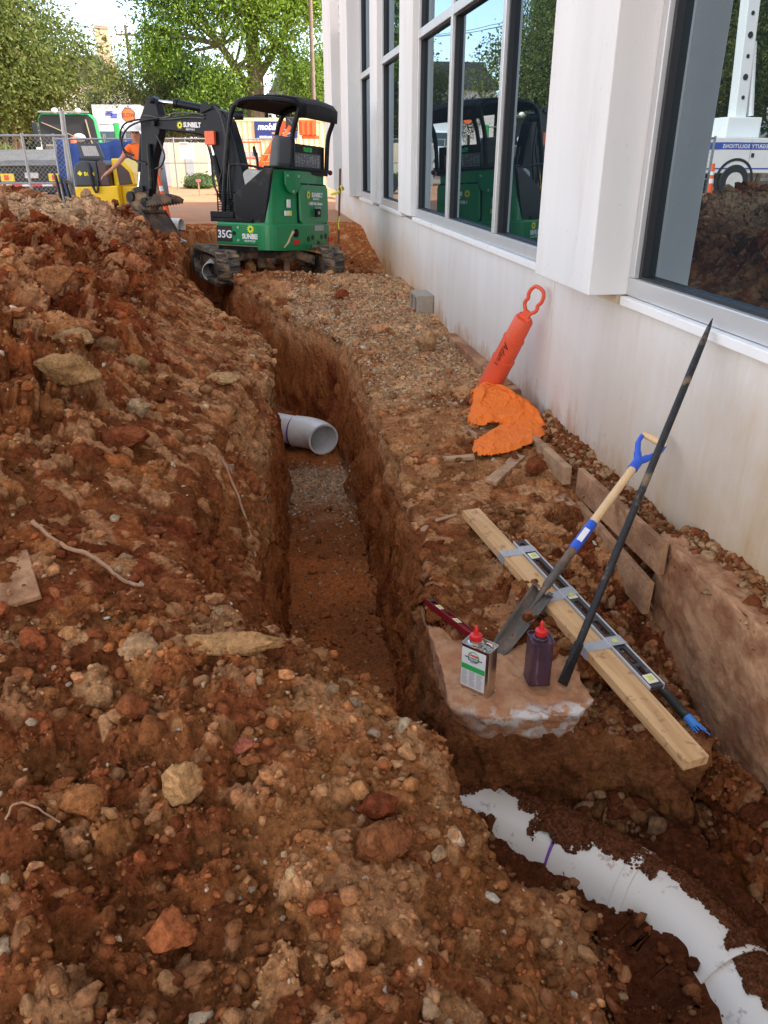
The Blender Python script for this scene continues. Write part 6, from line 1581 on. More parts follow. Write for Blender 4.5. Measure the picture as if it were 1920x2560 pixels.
# yellow trench roller with black covers
def roller():
    Y_ = mat('machine_yellow', (.78, .47, .01), .4, var=.08, vscale=4, dirt=(.35, .2, .08), dscale=6, damt=.4, dlow=.58)
    K_ = mat('charcoal_cover', (.035, .045, .058), .45, var=.15, vscale=5); BR = mat('brown_cover', (.055, .030, .028), .4, var=.1)
    r = empty('trench_roller', (-2.7, 15.7, .5), R(-8), label='yellow and black trench roller behind the excavator bucket', cat='roller')
    MB().prism([(-.40, .10), (.16, .04), (.36, .14), (.36, .62), (-.40, .60)], (0, -.3, 0), (1, 0, 0), (0, 0, 1), (0, 1, 0), 0, 1.1).build('lower_body', Y_, r, bevel=.02)
    MB().prism([(-.385, .605), (.04, .60), (.04, 1.02), (-.22, 1.03), (-.36, .95), (-.385, .85)], (0, -.29, 0), (1, 0, 0), (0, 0, 1), (0, 1, 0), 0, .9).build('hood', K_, r, bevel=.03)
    MB().prism([(.045, .60), (.24, .60), (.22, .95), (.15, 1.02), (.045, 1.02)], (0, -.295, 0), (1, 0, 0), (0, 0, 1), (0, 1, 0), 0, .9).build('side_cover', BR, r, bevel=.03)
    MB().prism([(.245, .60), (.37, .60), (.62, .62), (.60, .86), (.42, 1.06), (.24, 1.06)], (0, -.10, 0), (1, 0, 0), (0, 0, 1), (0, 1, 0), 0, .9).build('rear_housing', Y_, r, bevel=.03)
    MB().prism([(.34, .62), (.58, .64), (.54, .84), (.40, .98), (.32, .98)], (0, -.115, 0), (1, 0, 0), (0, 0, 1), (0, 1, 0), 0, .04).build('side_panel', BR, r, bevel=.01)
    MB().prism([(.36, .10), (.62, .12), (.62, .615), (.36, .615)], (0, -.08, 0), (1, 0, 0), (0, 0, 1), (0, 1, 0), 0, .9).build('rear_body', Y_, r, bevel=.02)
    lid = MB().prism([(-.27, 1.06), (.13, 1.06), (.06, 1.30), (-.32, 1.30)], (0, -.1, 0), (1, 0, 0), (0, 0, 1), (0, 1, 0), 0, .05).build('control_lid', K_, r, bevel=.01)
    MB().prism([(-.215, 1.10), (.055, 1.10), (.01, 1.26), (-.245, 1.26)], (0, -.104, 0), (1, 0, 0), (0, 0, 1), (0, 1, 0), 0, .003).build('instruction_plate', mat('grey_plate', (.34, .34, .35), .4, var=.3, vscale=30), lid)
    MB().box((-.28, -.22, 1.025), (.10, -.02, 1.07)).build('control_box', mat('black_box', (.01, .01, .012), .5), r, bevel=.01)
    MB().tube(smooth_path([(-.12, -.28, .98), (-.08, -.34, .85), (-.06, -.35, .66), (-.02, -.36, .52), (.03, -.36, .56), (.03, -.33, .7)], 5), [.04] * 6 + [.035] * 6 + [.02] * 14, 8).build('drawbar_hook', mat('black_box', (0, 0, 0)), r, smooth=True)
    MB().prism([(0, 0), (.045, .045), (0, .09), (-.045, .045)], (-.27, -.296, .775), (1, 0, 0), (0, 0, 1), (0, -1, 0), 0, .002).build('diamond_mark', mat('logo_yellow', (.8, .68, .02)), r)
    text('BOM', .085, (-.20, -.298, .785), (1, 0, 0), (0, 0, 1), mat('logo_yellow', (.8, .6, .02)), r, 'lettering', .001, bold=.003)
    for x in (-.22, .42):
        MB().cyl((x - .20, -.15, .12), (x + .16, -.15, .12), .20, seg=28).build('drum', mat('drum_mud', (.20, .13, .075), .9, var=.3, bump=.6), r, bevel=.01)
    MB().cyl((.20, -.33, .05), (.38, -.33, .05), .14, seg=24).build('front_drum', mat('drum_mud', (0, 0, 0)), r, bevel=.01)
roller()

# skinned figures -------------------------------------------------------
def skin(name, chains, m, parent, sub=2):
    """chains: list of lists of (point, radius); the first point of each later chain may name a point already used"""
    vs = []; es = []; rr = []; seen = {}
    for ch in chains:
        prev = None
        for p, r_ in ch:
            key = tuple(round(c, 4) for c in p)
            if key in seen: i = seen[key]
            else: i = len(vs); seen[key] = i; vs.append(p); rr.append(r_)
            if prev is not None and prev != i: es.append((prev, i))
            prev = i
    me = bpy.data.meshes.new(name); me.from_pydata(vs, es, []); o = bpy.data.objects.new(name, me); COL.objects.link(o)
    md = o.modifiers.new('skin', 'SKIN'); md.use_smooth_shade = True
    for i, q in enumerate(me.skin_vertices[0].data):
        q.radius = (rr[i], rr[i]) if not isinstance(rr[i], tuple) else rr[i]; q.use_root = (i == 0)
    s = o.modifiers.new('sub', 'SUBSURF'); s.levels = sub; s.render_levels = sub
    bpy.context.view_layer.update()
    mf = bpy.data.meshes.new_from_object(o.evaluated_get(bpy.context.evaluated_depsgraph_get()))
    bpy.data.objects.remove(o); o = bpy.data.objects.new(name, mf); COL.objects.link(o); mf.materials.clear(); mf.materials.append(m)
    if parent: o.parent = parent
    return o
SKIN = mat('skin_tone', (.42, .20, .13), .55, var=.08, vscale=20)
def hand(wrist, d, palm_n, s=1.):
    """five curled fingers leaving a palm"""
    w_ = Vector(wrist); d = Vector(d).normalized(); n = Vector(palm_n).normalized(); sd = d.cross(n).normalized(); out = []
    pc = w_ + d * .05 * s; ch0 = [(tuple(w_), .024 * s), (tuple(pc), (.030 * s))]
    out.append(ch0)
    for k, ln in enumerate((.068, .078, .074, .058)):
        o_ = sd * (.027 - .018 * k) * s; b = w_ + d * .088 * s + o_
        out.append([(tuple(pc), .03 * s), (tuple(b), .0095 * s), (tuple(b + d * ln * .45 * s + n * .012 * s), .0085 * s), (tuple(b + d * ln * .75 * s + n * .032 * s), .0078 * s), (tuple(b + d * ln * .85 * s + n * .048 * s), .0065 * s)])
    tb = w_ + d * .03 * s + sd * .028 * s
    out.append([(tuple(w_), .024 * s), (tuple(tb), .013 * s), (tuple(tb + d * .032 * s + sd * .022 * s + n * .01 * s), .0105 * s), (tuple(tb + d * .058 * s + sd * .030 * s + n * .022 * s), .0085 * s)])
    return out
def worker():
    B = V(-1.79, 14.95, .38)
    r = empty('person', B, label='worker in orange shirt and white hard hat leaning a hand on the yellow roller', cat='person')
    # local frame = world axes; the worker faces the camera, bending a little to his right hand on the machine (screen left)
    sk = []
    pel = (0.02, 0, .93)
    # body, arms and hands are one surface
    neck = (-.10, -.06, 1.42); head = (-.12, -.10, 1.52)
    torso = [((.02, 0, .93), (.13, .11)), ((0., -.01, 1.10), (.125, .10)), ((-.05, -.03, 1.28), (.14, .10)), ((-.085, -.05, 1.38), (.07, .065)), (neck, (.052, .052)), ((-.115, -.085, 1.485), (.072, .075)), ((-.12, -.10, 1.56), (.078, .088)), ((-.12, -.10, 1.63), (.06, .07))]
    ls = (-.24, -.04, 1.34); le = (-.44, -.10, 1.12); lw = (-.62, -.16, .97)
    rs = (.13, -.03, 1.32); re = (.20, -.02, 1.04); rw = (.19, -.08, .80)
    chains = [torso, [((-.05, -.03, 1.28), .12), (ls, .055), (le, .040), (lw, .027)], [((-.05, -.03, 1.28), .12), (rs, .055), (re, .040), (rw, .027)],
              [((.02, 0, .93), .12), ((-.08, 0, .86), .085), ((-.11, -.03, .48), .055), ((-.12, 0, .10), .038), ((-.13, -.12, .04), .03)],
              [((.02, 0, .93), .12), ((.11, 0, .86), .085), ((.13, -.03, .48), .055), ((.14, .02, .10), .038), ((.15, -.10, .04), .03)]]
    chains += hand(lw, (-.7, -.15, -.35), (0, 0, -1)) + hand(rw, (-.05, -.05, -1), (-1, .1, 0))
    body = skin('body', chains, SKIN, r)
    # face: nose, brow, eyes, mouth, ears
    f = MB(); hc = V(-.12, -.10, 1.56)
    MB().prism([(0, 0), (.014, -.03), (-.014, -.03)], hc + V(0, -.085, .01), (1, 0, 0), (0, 0, 1), (0, -1, 0), -.01, .022).build('nose', SKIN, body, bevel=.003)
    for q in (-1, 1):
        MB().ball(hc + V(q * .028, -.078, .012), .011).build('eye', mat('eye_dark', (.02, .015, .01), .3), body, smooth=True)
        MB().ball(hc + V(q * .080, 0, -.005), .018, (.5, 1, 1.6)).build('ear', SKIN, body, smooth=True)
    MB().box(hc + V(-.024, -.088, -.048), hc + V(.024, -.078, -.040)).build('mouth', mat('lip', (.28, .09, .07), .5), body)
    # shirt
    ST = mat('orange_shirt', (.85, .13, .015), .8, var=.1, vscale=8)
    shirt_ = skin('shirt', [[((.02, 0, .90), (.165, .13)), ((0., -.01, 1.08), (.165, .128)), ((-.05, -.03, 1.28), (.175, .125)), ((-.085, -.05, 1.385), (.095, .085))],
                    [((-.05, -.03, 1.28), .15), (ls, .080), ((-.34, -.07, 1.225), .072)], [((-.05, -.03, 1.28), .15), (rs, .080), ((.175, -.025, 1.17), .070)]], ST, r)
    TR_ = mat('khaki_trousers', (.20, .135, .085), .85, var=.2, vscale=10)
    skin('trousers', [[((.02, 0, .95), (.155, .125)), ((-.08, 0, .82), .105), ((-.11, -.03, .48), .078), ((-.12, .0, .12), .062)], [((.02, 0, .95), (.155, .125)), ((.11, 0, .82), .105), ((.13, -.03, .48), .078), ((.14, .02, .12), .062)]], TR_, r)
    for x, y in ((-.125, -.03), (.145, -.01)):
        skin('boot', [[((x, y + .04, .12), .055), ((x, y + .03, .05), .05), ((x, y - .08, .04), .045), ((x, y - .16, .035), .035)]], mat('boot_brown', (.09, .05, .03), .7), r, 1)
    hh = MB().lathe([(.112, -.005), (.110, .04), (.095, .085), (.055, .115), (0, .122)], hc + V(0, .005, .045), seg=28).box(hc + V(-.02, -.06, .155), hc + V(.02, .07, .172)).build('hard_hat', mat('hat_white', (.78, .78, .76), .35, var=.03), r, smooth=True)
    MB().lathe([(.110, .0), (.138, -.012), (.136, -.006), (.110, .008)], hc + V(0, -.012, .045), seg=28).build('brim', MATS['hat_white'], hh, smooth=True)
    w_ = Vector(rw); MB().lathe([(.031, 0), (.031, .02)], w_ + V(0, 0, -.01), seg=16).build('wristband', mat('lime_band', (.45, .75, .05), .5), r)
    MB().box((-.13, -.14, .90), (.17, .12, .94)).build('belt', mat('belt_navy', (.02, .025, .06), .6), r, bevel=.03)
worker()
def hivis_worker():
    B = V(-8.6, 40.5, .5)
    r = empty('person', B, label='worker in lime safety vest standing near the truck, seen mirrored in the glass', cat='person')
    chains = [[((0, 0, .93), (.13, .11)), ((0, 0, 1.28), (.14, .10)), ((0, 0, 1.42), .06), ((0, 0, 1.56), (.08, .09)), ((0, 0, 1.66), (.06, .07))],
              [((0, 0, 1.28), .12), ((-.2, 0, 1.38), .055), ((-.26, 0, 1.10), .04), ((-.24, -.08, .86), .027)], [((0, 0, 1.28), .12), ((.2, 0, 1.38), .055), ((.26, 0, 1.10), .04), ((.24, -.08, .86), .027)],
              [((0, 0, .93), .12), ((-.1, 0, .86), .085), ((-.12, -.03, .48), .055), ((-.12, 0, .08), .04)], [((0, 0, .93), .12), ((.1, 0, .86), .085), ((.12, -.03, .48), .055), ((.12, 0, .08), .04)]]
    chains += hand((-.24, -.08, .86), (0, 0, -1), (1, 0, 0)) + hand((.24, -.08, .86), (0, 0, -1), (-1, 0, 0))
    skin('body', chains, SKIN, r)
    skin('vest', [[((0, 0, .92), (.165, .13)), ((0, 0, 1.28), (.18, .13)), ((0, 0, 1.40), .08)], [((0, 0, 1.28), .12), ((-.2, 0, 1.39), .08)], [((0, 0, 1.28), .12), ((.2, 0, 1.39), .08)]], mat('lime_vest', (.40, .75, .03), .7), r)
    skin('trousers', [[((0, 0, .95), (.15, .12)), ((-.1, 0, .82), .10), ((-.12, 0, .08), .07)], [((0, 0, .95), (.15, .12)), ((.1, 0, .82), .10), ((.12, 0, .08), .07)]], mat('dark_trousers', (.05, .05, .06), .8), r)
    MB().lathe([(.115, 0), (.108, .06), (.06, .12), (0, .13)], (0, 0, 1.63), seg=20).build('hard_hat', MATS['hat_white'], r, smooth=True)
hivis_worker()

def tri_cone(x, y, z, lean, h, label, r0=.05):
    r = empty('traffic_cone', (x, y, z), label=label, cat='cone')
    T = Matrix.Rotation(R(lean), 4, 'Y')
    OR_ = mat('cone_orange', (.80, .10, .02), .5, var=.06); WH = mat('cone_white', (.75, .75, .76), .3)
    for k, (a, b, m_) in enumerate(((0, .45, OR_), (.45, .58, WH), (.58, .68, OR_), (.68, .78, WH), (.78, 1, OR_))):
        ra = r0 * (1 - .55 * a); rb = r0 * (1 - .55 * b)
        o = MB().lathe([(ra, a * h), (rb, b * h - .001)] + ([(0, h)] if b == 1 else []), (0, 0, 0), seg=20).build('sleeve', m_, r, smooth=True); o.data.transform(T)
    MB().box((-r0 * 2.2, -r0 * 2.2, 0), (r0 * 2.2, r0 * 2.2, .03)).build('base', mat('cone_base', (.03, .03, .03), .8), r, bevel=.01)
tri_cone(-1.47, 14.55, .52, -8, .80, 'slim orange and white traffic marker leaning beside the worker with the white hard hat', .055)
tag(MB().bar((-1.65, 14.35, .535), (-1.30, 14.5, .555), .05, .03).build('scrap_board', OLDWOOD), 'grey scrap of board at the foot of the slim leaning traffic marker', 'board')

# SLOW paddle
def slow():
    r = empty('slow_sign', (-4.12, 30, .5), label='orange SLOW paddle with black border held above the yellow roller', cat='sign')
    pts = [(.22 / math.cos(R(22.5)) * math.cos(R(22.5 + 45 * k)), .22 / math.cos(R(22.5)) * math.sin(R(22.5 + 45 * k))) for k in range(8)]
    c = V(.12, 0, 2.34)
    MB().prism(pts, c, (1, 0, 0), (0, 0, 1), (0, 1, 0), 0, .012).build('border', mat('sign_black', (.012, .012, .012), .5), r)
    f = MB().prism([(a * .88, b * .88) for a, b in pts], c, (1, 0, 0), (0, 0, 1), (0, -1, 0), .001, .004).build('face', mat('sign_orange', (.85, .13, .03), .45, var=.05), r)
    text('SLOW', .185, c + V(0, -.006, -.062), (1, 0, 0), (0, 0, 1), MATS['sign_black'], f, 'lettering', .001, bold=.002, align='CENTER', squash=.78)
    MB().cyl((.14, .02, 0), (.14, .02, 2.58), .016, seg=10).build('pole', GAL, r)
    MB().ball((.14, .02, 2.60), .022, (1, 1, 2)).build('flag_clip', BLUE, r)
slow()

# grey gate leaf and far chain link fence
gt = empty('steel_gate', (-2.15, 22, .5), label='dark grey steel gate leaf standing open behind the digger arm', cat='gate')
MB().prism([(-.90, 0), (.0, 0), (-.08, 1.52), (-.90, 1.60)], (0, 0, 0), (1, 0, 0), (0, 0, 1), (0, 1, 0), 0, .05).build('leaf', mat('gate_grey', (.085, .105, .135), .5, .2, var=.12), gt, bevel=.005)
MB().box((-.95, -.03, 0), (-.91, .06, 1.75)).build('gate_post', GAL, gt)
MB().box((-.2, -.02, .8), (-.1, -.001, .83)).box((-.62, -.03, .55), (-.50, -.001, .72)).build('gate_latch', mat('sign_black', (0, 0, 0)), gt)
fence('chain_link_fence', [(-3.2, 30), (-2.62, 30), (-.95, 30)], .62, 2.14, 'far chain link fence carrying a pale notice beside the digger arm', mid=[1.38], cell=.11)
fence('chain_link_fence', [(-.9, 30.3), (.25, 30.3), (1.62, 30.3)], .62, 2.14, 'far chain link fence seen through the excavator canopy', mid=[1.38], cell=.11)
nb = empty('fence_notice', (-2.45, 29.95, 1.5), label='pale grey notice under a small red header on the far fence', cat='sign')
MB().box((0, 0, 0), (.5, .01, .43)).build('notice_panel', mat('notice_grey', (.42, .44, .52), .6, var=.08), nb)
hd = MB().box((.03, 0, .44), (.33, .01, .53)).build('notice_header', mat('notice_pale', (.70, .62, .60), .6), nb)
text('NATIONAL', .062, (.035, -.004, .455), (1, 0, 0), (0, 0, 1), INKR, hd, 'lettering', .001, bold=.002, squash=.85)
g_ = MB(); rn = random.Random(2)
sp = empty('survey_stake', (-1.62, 25.5, .5), label='thin survey stake with a pink ribbon in the orange yard', cat='stake')
MB().box((-.02, -.01, -.1), (.02, .01, .42)).build('stake', OLDWOOD, sp); MB().box((-.07, -.02, .40), (.07, .02, .47)).build('ribbon', mat('pink_bright', (.9, .12, .14), .5), sp)
# rusty rod with caution tape beside the far wall
rd = empty('steel_stake', (1.335, 13.2, .42), label='rusty steel stake wound with yellow caution tape by the far wall', cat='stake')
MB().cyl((-.03, 0, -.15), (.03, 0, 1.0), .018, seg=8).build('rod', mat('rusty_rod', (.16, .07, .04), .85, var=.3), rd)
TPY = mat('caution_yellow', (.80, .68, .06), .5, var=.25, vscale=14)
MB().tube(smooth_path([(.03, -.03, .74), (.08, .1, .70), (.02, .2, .66), (-.10, .15, .62), (.0, -.03, .66)], 4), .022, 5).tube([(0, -.03, .30), (-.02, -.03, .18), (-.015, -.03, .1)], .012, 5).build('caution_tape', TPY, rd)

# yard pipes
def ypipe(pts, label, ro=.137):
    o = hollow_pipe(MB(), pts, ro, ro - .012).build('drain_pipe', PVC, smooth=True); tag(o, label, 'pipe')
ypipe([(-2.6, 13.75, .60), (-1.16, 13.2, .575)], 'white drain pipe lying on the ground behind the excavator bucket')
ypipe([(-.66, 11.45, .12), (-.52, 12.2, .22), (-.15, 13.4, .40)], 'white drain pipe in the far trench beside the left track of the excavator')

# tan container with banner
def container():
    T = mat('container_tan', (.68, .50, .28), .55, var=.06, vscale=2, dirt=(.35, .2, .1), dscale=3, damt=.3, dlow=.62)
    r = empty('shipping_container', (-1.5, 34.6, .35), label='long tan corrugated shipping container behind the excavator', cat='container')
    L_ = 9.0; H_ = 2.62; m = MB(); pr = []; x = .12
    while x < L_ - .15: pr += [(x, 0), (x + .07, 0), (x + .11, .025), (x + .18, .025)]; x += .22
    vs = [(a, b, .12) for a, b in pr] + [(a, b, H_ - .12) for a, b in pr]; n = len(pr)
    m.add(vs, [(i, i + 1, n + i + 1, n + i) for i in range(n - 1)]).build('corrugated_side', T, r)
    MB().box((.06, .07, .05), (L_ - .06, 2.4, H_ - .02)).build('box', T, r)
    MB().box((0, -.02, H_ - .12), (L_, .06, H_)).box((0, -.02, 0), (L_, .06, .12)).box((0, -.02, .121), (.12, .06, H_ - .121)).box((L_ - .12, -.02, .121), (L_, .06, H_ - .121)).build('rails', T, r)
    # dented and lit part to the left of the banner continues past the arm
    bn = MB().box((1.68, -.05, 1.86), (3.36, -.03, 2.50)).build('banner', mat('banner_navy', (.012, .022, .13), .5, var=.04), r)
    W = MATS['decal_white']
    text('mobile mini', .33, (1.80, -.053, 2.20), (1, 0, 0), (0, 0, 1), W, bn, 'lettering', .002, bold=.009, shear=.25, squash=.95)
    text('storage solutions', .115, (2.35, -.053, 2.05), (1, 0, 0), (0, 0, 1), mat('banner_gold', (.7, .45, .1), .5), bn, 'lettering', .002, bold=.002, shear=.2)
    text('800.888.6464  mobilemini.com', .10, (1.86, -.053, 1.91), (1, 0, 0), (0, 0, 1), W, bn, 'lettering', .002, bold=.003, squash=.92)
container()
# second, paler storage box behind the far fence
b2 = empty('storage_box', (-3.4, 33, .5), label='pale cream metal storage box left of the tan container', cat='storage box')
MB().box((0, 0, 0), (1.75, 2, 1.55)).build('shell', mat('cream_metal', (.60, .50, .36), .6, var=.12, vscale=1.5), b2, bevel=.02)
MB().box((.02, -.02, .05), (.30, -.005, 1.50)).box((.9, -.02, .05), (1.2, -.005, 1.50)).build('door_panel', mat('grey_metal', (.36, .37, .38), .5, var=.1), b2)

# orange boom lift
def boomlift():
    O_ = mat('lift_orange', (.80, .13, .03), .45, var=.08, vscale=4); K_ = mat('lift_black', (.02, .02, .022), .6)
    r = empty('boom_lift', (-.2, 26.5, .5), label='orange boom lift with raised arm behind the excavator canopy', cat='boom lift')
    def P(x, z, y=0): return V(x + .2, y, z - .5)
    MB().bar(P(.15, 1.20), P(1.10, 2.55), .17, .20, (0, 1, 0)).build('lower_boom', O_, r, bevel=.01)
    MB().bar(P(.32, 1.20, -.2), P(1.22, 2.42, -.2), .11, .12, (0, 1, 0)).build('upper_boom', O_, r, bevel=.01)
    MB().box(P(1.10, 2.28, -.2), P(1.45, 2.68, .15)).build('knuckle', K_, r, bevel=.03)
    MB().tube([P(1.15, 2.6, -.25), P(1.3, 2.45, -.3), P(1.42, 2.30, -.3)], .03, 8).build('hose', K_, r)
    MB().box(P(1.50, 2.18, -.25), P(2.02, 2.60, .2)).box(P(1.56, 2.08, -.2), P(2.10, 2.179, .1)).build('jib_head', O_, r, bevel=.02)
    for k in range(3): MB().bar(P(1.58 + k * .16, 2.16, -.27), P(1.58 + k * .16, 2.58, -.27), .03, .03).build('rib', O_, r)
    MB().box(P(-.55, .80, -.5), P(.75, 1.20, .6)).build('chassis', O_, r, bevel=.03)
    for x in (-.45, .55): MB().cyl(P(x, .82, -.62), P(x, .82, -.42), .32, seg=24).build('wheel', K_, r, bevel=.02)
    # basket
    b = MB(); z0, z1, z2 = 1.55, 1.80, 1.98
    for z in (z0, z2): b.tube([P(-.38, z, -.7), P(.30, z, -.7), P(.30, z, 0), P(-.38, z, 0), P(-.38, z, -.7)], .02, 8)
    for x, y in ((-.38, -.7), (.30, -.7), (.30, 0), (-.38, 0), (-.05, -.7)): b.bar(P(x, 1.12, y), P(x, z2, y), .028, .028)
    b.bar(P(-.38, 1.14, -.35), P(.3, 1.14, -.35), .7, .04); b.build('basket', O_, r)
    MB().box(P(-.28, 1.50, -.6), P(.22, 1.72, -.4)).build('control_box', mat('grey_metal', (0, 0, 0)), r, bevel=.02)
    MB().tube([P(.30, 1.62, -.5), P(.75, 1.62, -.45), P(1.2, 1.60, -.3)], .03, 8).tube([P(.30, 1.42, -.5), P(.75, 1.44, -.45), P(1.2, 1.40, -.3)], .03, 8).build('guard_rail', O_, r)
boomlift()
# red lift glimpsed at the far end of the building
rl = empty('scissor_lift', (2.6, 24.0, .4), label='red scissor lift parked past the far corner of the building', cat='lift')
for k in range(4):
    z = .5 + k * .28
    MB().bar((0, 0, z), (1.3, 0, z + .28), .06, .06).bar((0, .02, z + .28), (1.3, .02, z), .06, .06).build('scissor_arm', mat('lift_red', (.55, .03, .03), .45), rl)
MB().box((-.1, -.4, .1), (1.4, .5, .48)).build('base', mat('lift_red', (0, 0, 0)), rl, bevel=.03)
MB().box((-.1, -.4, 1.65), (1.4, .5, 1.72)).build('platform', mat('lift_red', (0, 0, 0)), rl)

# white box truck
def box_truck():
    Wt = mat('truck_white', (.74, .74, .73), .35, var=.03, vscale=2); K_ = mat('truck_black', (.015, .015, .017), .6); GL = mat('truck_glass', (.03, .045, .05), .08, 0., var=.1, spec=1.)
    r = empty('box_truck', (-6.9, 46, .5), R(-6), label='white box truck with blue striped mark parked facing the yard', cat='truck')
    MB().box((-1.25, .9, .9), (1.25, 7.5, 3.50)).build('cargo_box', Wt, r, bevel=.03)
    MB().box((-1.27, .88, 3.42), (1.27, .95, 3.53)).box((-1.27, .88, .88), (-1.20, .96, 3.41)).box((1.20, .88, .88), (1.27, .96, 3.41)).build('box_trim', mat('trim_grey', (.6, .58, .55), .5), r)
    MB().prism([(.9, .9), (-.35, .9), (-.9, .92), (-1.0, 1.35), (-.15, 1.55), (.25, 2.35), (.9, 2.40)], (0, 0, 0), (0, 1, 0), (0, 0, 1), (1, 0, 0), -1.05, 1.05).build('cab', Wt, r, bevel=.06)
    MB().add([(-.92, -.165, 1.60), (.92, -.165, 1.60), (.85, .16, 2.27), (-.85, .16, 2.27)], [(0, 1, 2, 3)]).build('windscreen', GL, r)
    for s in (-1, 1):
        MB().box((s * 1.06, .15, 1.5), (s * 1.055, .75, 2.2)).build('side_window', GL, r)
        MB().box((s * 1.28, -.1, 1.6), (s * 1.40, .0, 2.15)).bar((s * 1.05, 0, 2.1), (s * 1.3, -.05, 2.1), .03, .03).bar((s * 1.05, 0, 1.65), (s * 1.3, -.05, 1.65), .03, .03).build('mirror', K_, r)
        MB().box((s * .62 - .16, -1.0, 1.02), (s * .62 + .16, -.93, 1.20)).build('headlight', mat('lamp_lens', (.7, .65, .6), .1), r)
        MB().cyl((s * .80, -.30, .45), (s * 1.10, -.30, .45), .46, seg=24).build('wheel', K_, r, bevel=.03)
        MB().cyl((s * .80, 5.6, .45), (s * 1.15, 5.6, .45), .46, seg=24).build('wheel', K_, r, bevel=.03)
    MB().box((-.38, -1.02, .95), (.38, -.96, 1.30)).build('grille', K_, r, bevel=.02)
    MB().box((-1.08, -1.10, .50), (1.08, -.92, .80)).build('bumper', mat('trim_grey', (0, 0, 0)), r, bevel=.03)
    BL = mat('mark_blue', (.05, .07, .42), .5)
    m = MB()
    for k in range(3): m.box((-.62 + .02 * k, .865, 3.02 + k * .075), (-.26 + .02 * k, .879, 3.07 + k * .075)).box((-.36 + .02 * k, .865, 2.90 + k * .075), (-.02 + .02 * k, .8789, 2.95 + k * .075))
    m.build('striped_mark', BL, r)
    text('ENTERPRISE', .10, (.08, .874, 2.98), (1, 0, 0), (0, 0, 1), mat('faint_grey', (.5, .5, .52), .5), r, 'lettering', .001)
box_truck()

# green bed truck seen from behind with lights on a bar
def green_truck():
    G_ = mat('truck_green', (.02, .30, .07), .35, var=.06); K_ = MATS['truck_black']; WL = MATS['lamp_lens']
    r = empty('flatbed_truck', (-5.5, 27, .5), label='green flatbed truck with black headboard and hanging chains, seen from behind', cat='truck')
    fr = [(-.80, .9), (-.80, 2.12), (-.70, 2.26), (.72, 2.26), (.86, 2.12), (.98, 1.2), (1.02, .9)]
    MB().prism(fr, (0, .25, 0), (1, 0, 0), (0, 0, 1), (0, 1, 0), 0, .35).build('cab', G_, r, bevel=.05)
    MB().prism([(-.77, .9), (-.77, 2.10), (-.67, 2.225), (.69, 2.225), (.82, 2.10), (.92, 1.2), (.95, .9)], (0, .23, 0), (1, 0, 0), (0, 0, 1), (0, 1, 0), 0, .019).build('headboard', K_, r)
    MB().box((-.72, .1, 2.28), (.72, .25, 2.32)).build('light_bar', GAL, r)
    for x in (-.25, .42): MB().ball((x, .17, 2.33), .10, (1, 1, .8)).build('beacon', WL, r, smooth=True)
    for x0 in (-.66, .34):
        q = MB().box((x0, .20, 1.38), (x0 + .44, .226, 1.42)).build('tool_rack', mat('rack_tan', (.30, .24, .15), .7), r)
        g = random.Random(int(x0 * 10) + 9); m = MB()
        for k in range(14): m.tube([(x0 + .02 + k * .031, .19, 1.385), (x0 + .02 + k * .031 + g.uniform(-.01, .01), .18, 1.385 - g.uniform(.12, .34))], .008, 5)
        q2 = m.build('chains', mat('chain_grey', (.25, .24, .22), .5, .5), r)
    MB().bar((-.68, .20, 2.02), (.25, .19, 1.62), .02, .05, (0, 1, 0)).bar((.60, .2, 2.1), (.70, .2, 1.4), .05, .03).build('pry_bar', mat('rack_tan', (0, 0, 0)), r)
    MB().ball((.35, .15, 1.60), .16, (1.2, .5, .8)).build('sack', mat('sack_grey', (.35, .33, .3), .8), r, smooth=True)
    for s in (-1, 1):
        MB().box((s * 1.22 + .06, .9, 1.35), (s * 1.22 + .24, 1.0, 2.05)).build('mirror', K_ if s < 0 else G_, r, bevel=.03)
        MB().tube([(s * .86, .95, 2.0), (s * 1.2 + .1, .95, 1.98)], .02, 6).tube([(s * .9, .95, 1.45), (s * 1.2 + .1, .95, 1.45)], .02, 6).build('mirror_arm', GAL, r)
        MB().cyl((s * .75, .9, .45), (s * 1.0, .9, .45), .45, seg=24).build('wheel', K_, r, bevel=.03)
    MB().box((-.9, -.6, .55), (1.0, .22, .88)).build('chassis', K_, r)
green_truck()
tri_cone(-5.1, 25.8, 1.15, 2, .95, 'orange traffic cone with pale collars standing on the tipped flatbed', .16)
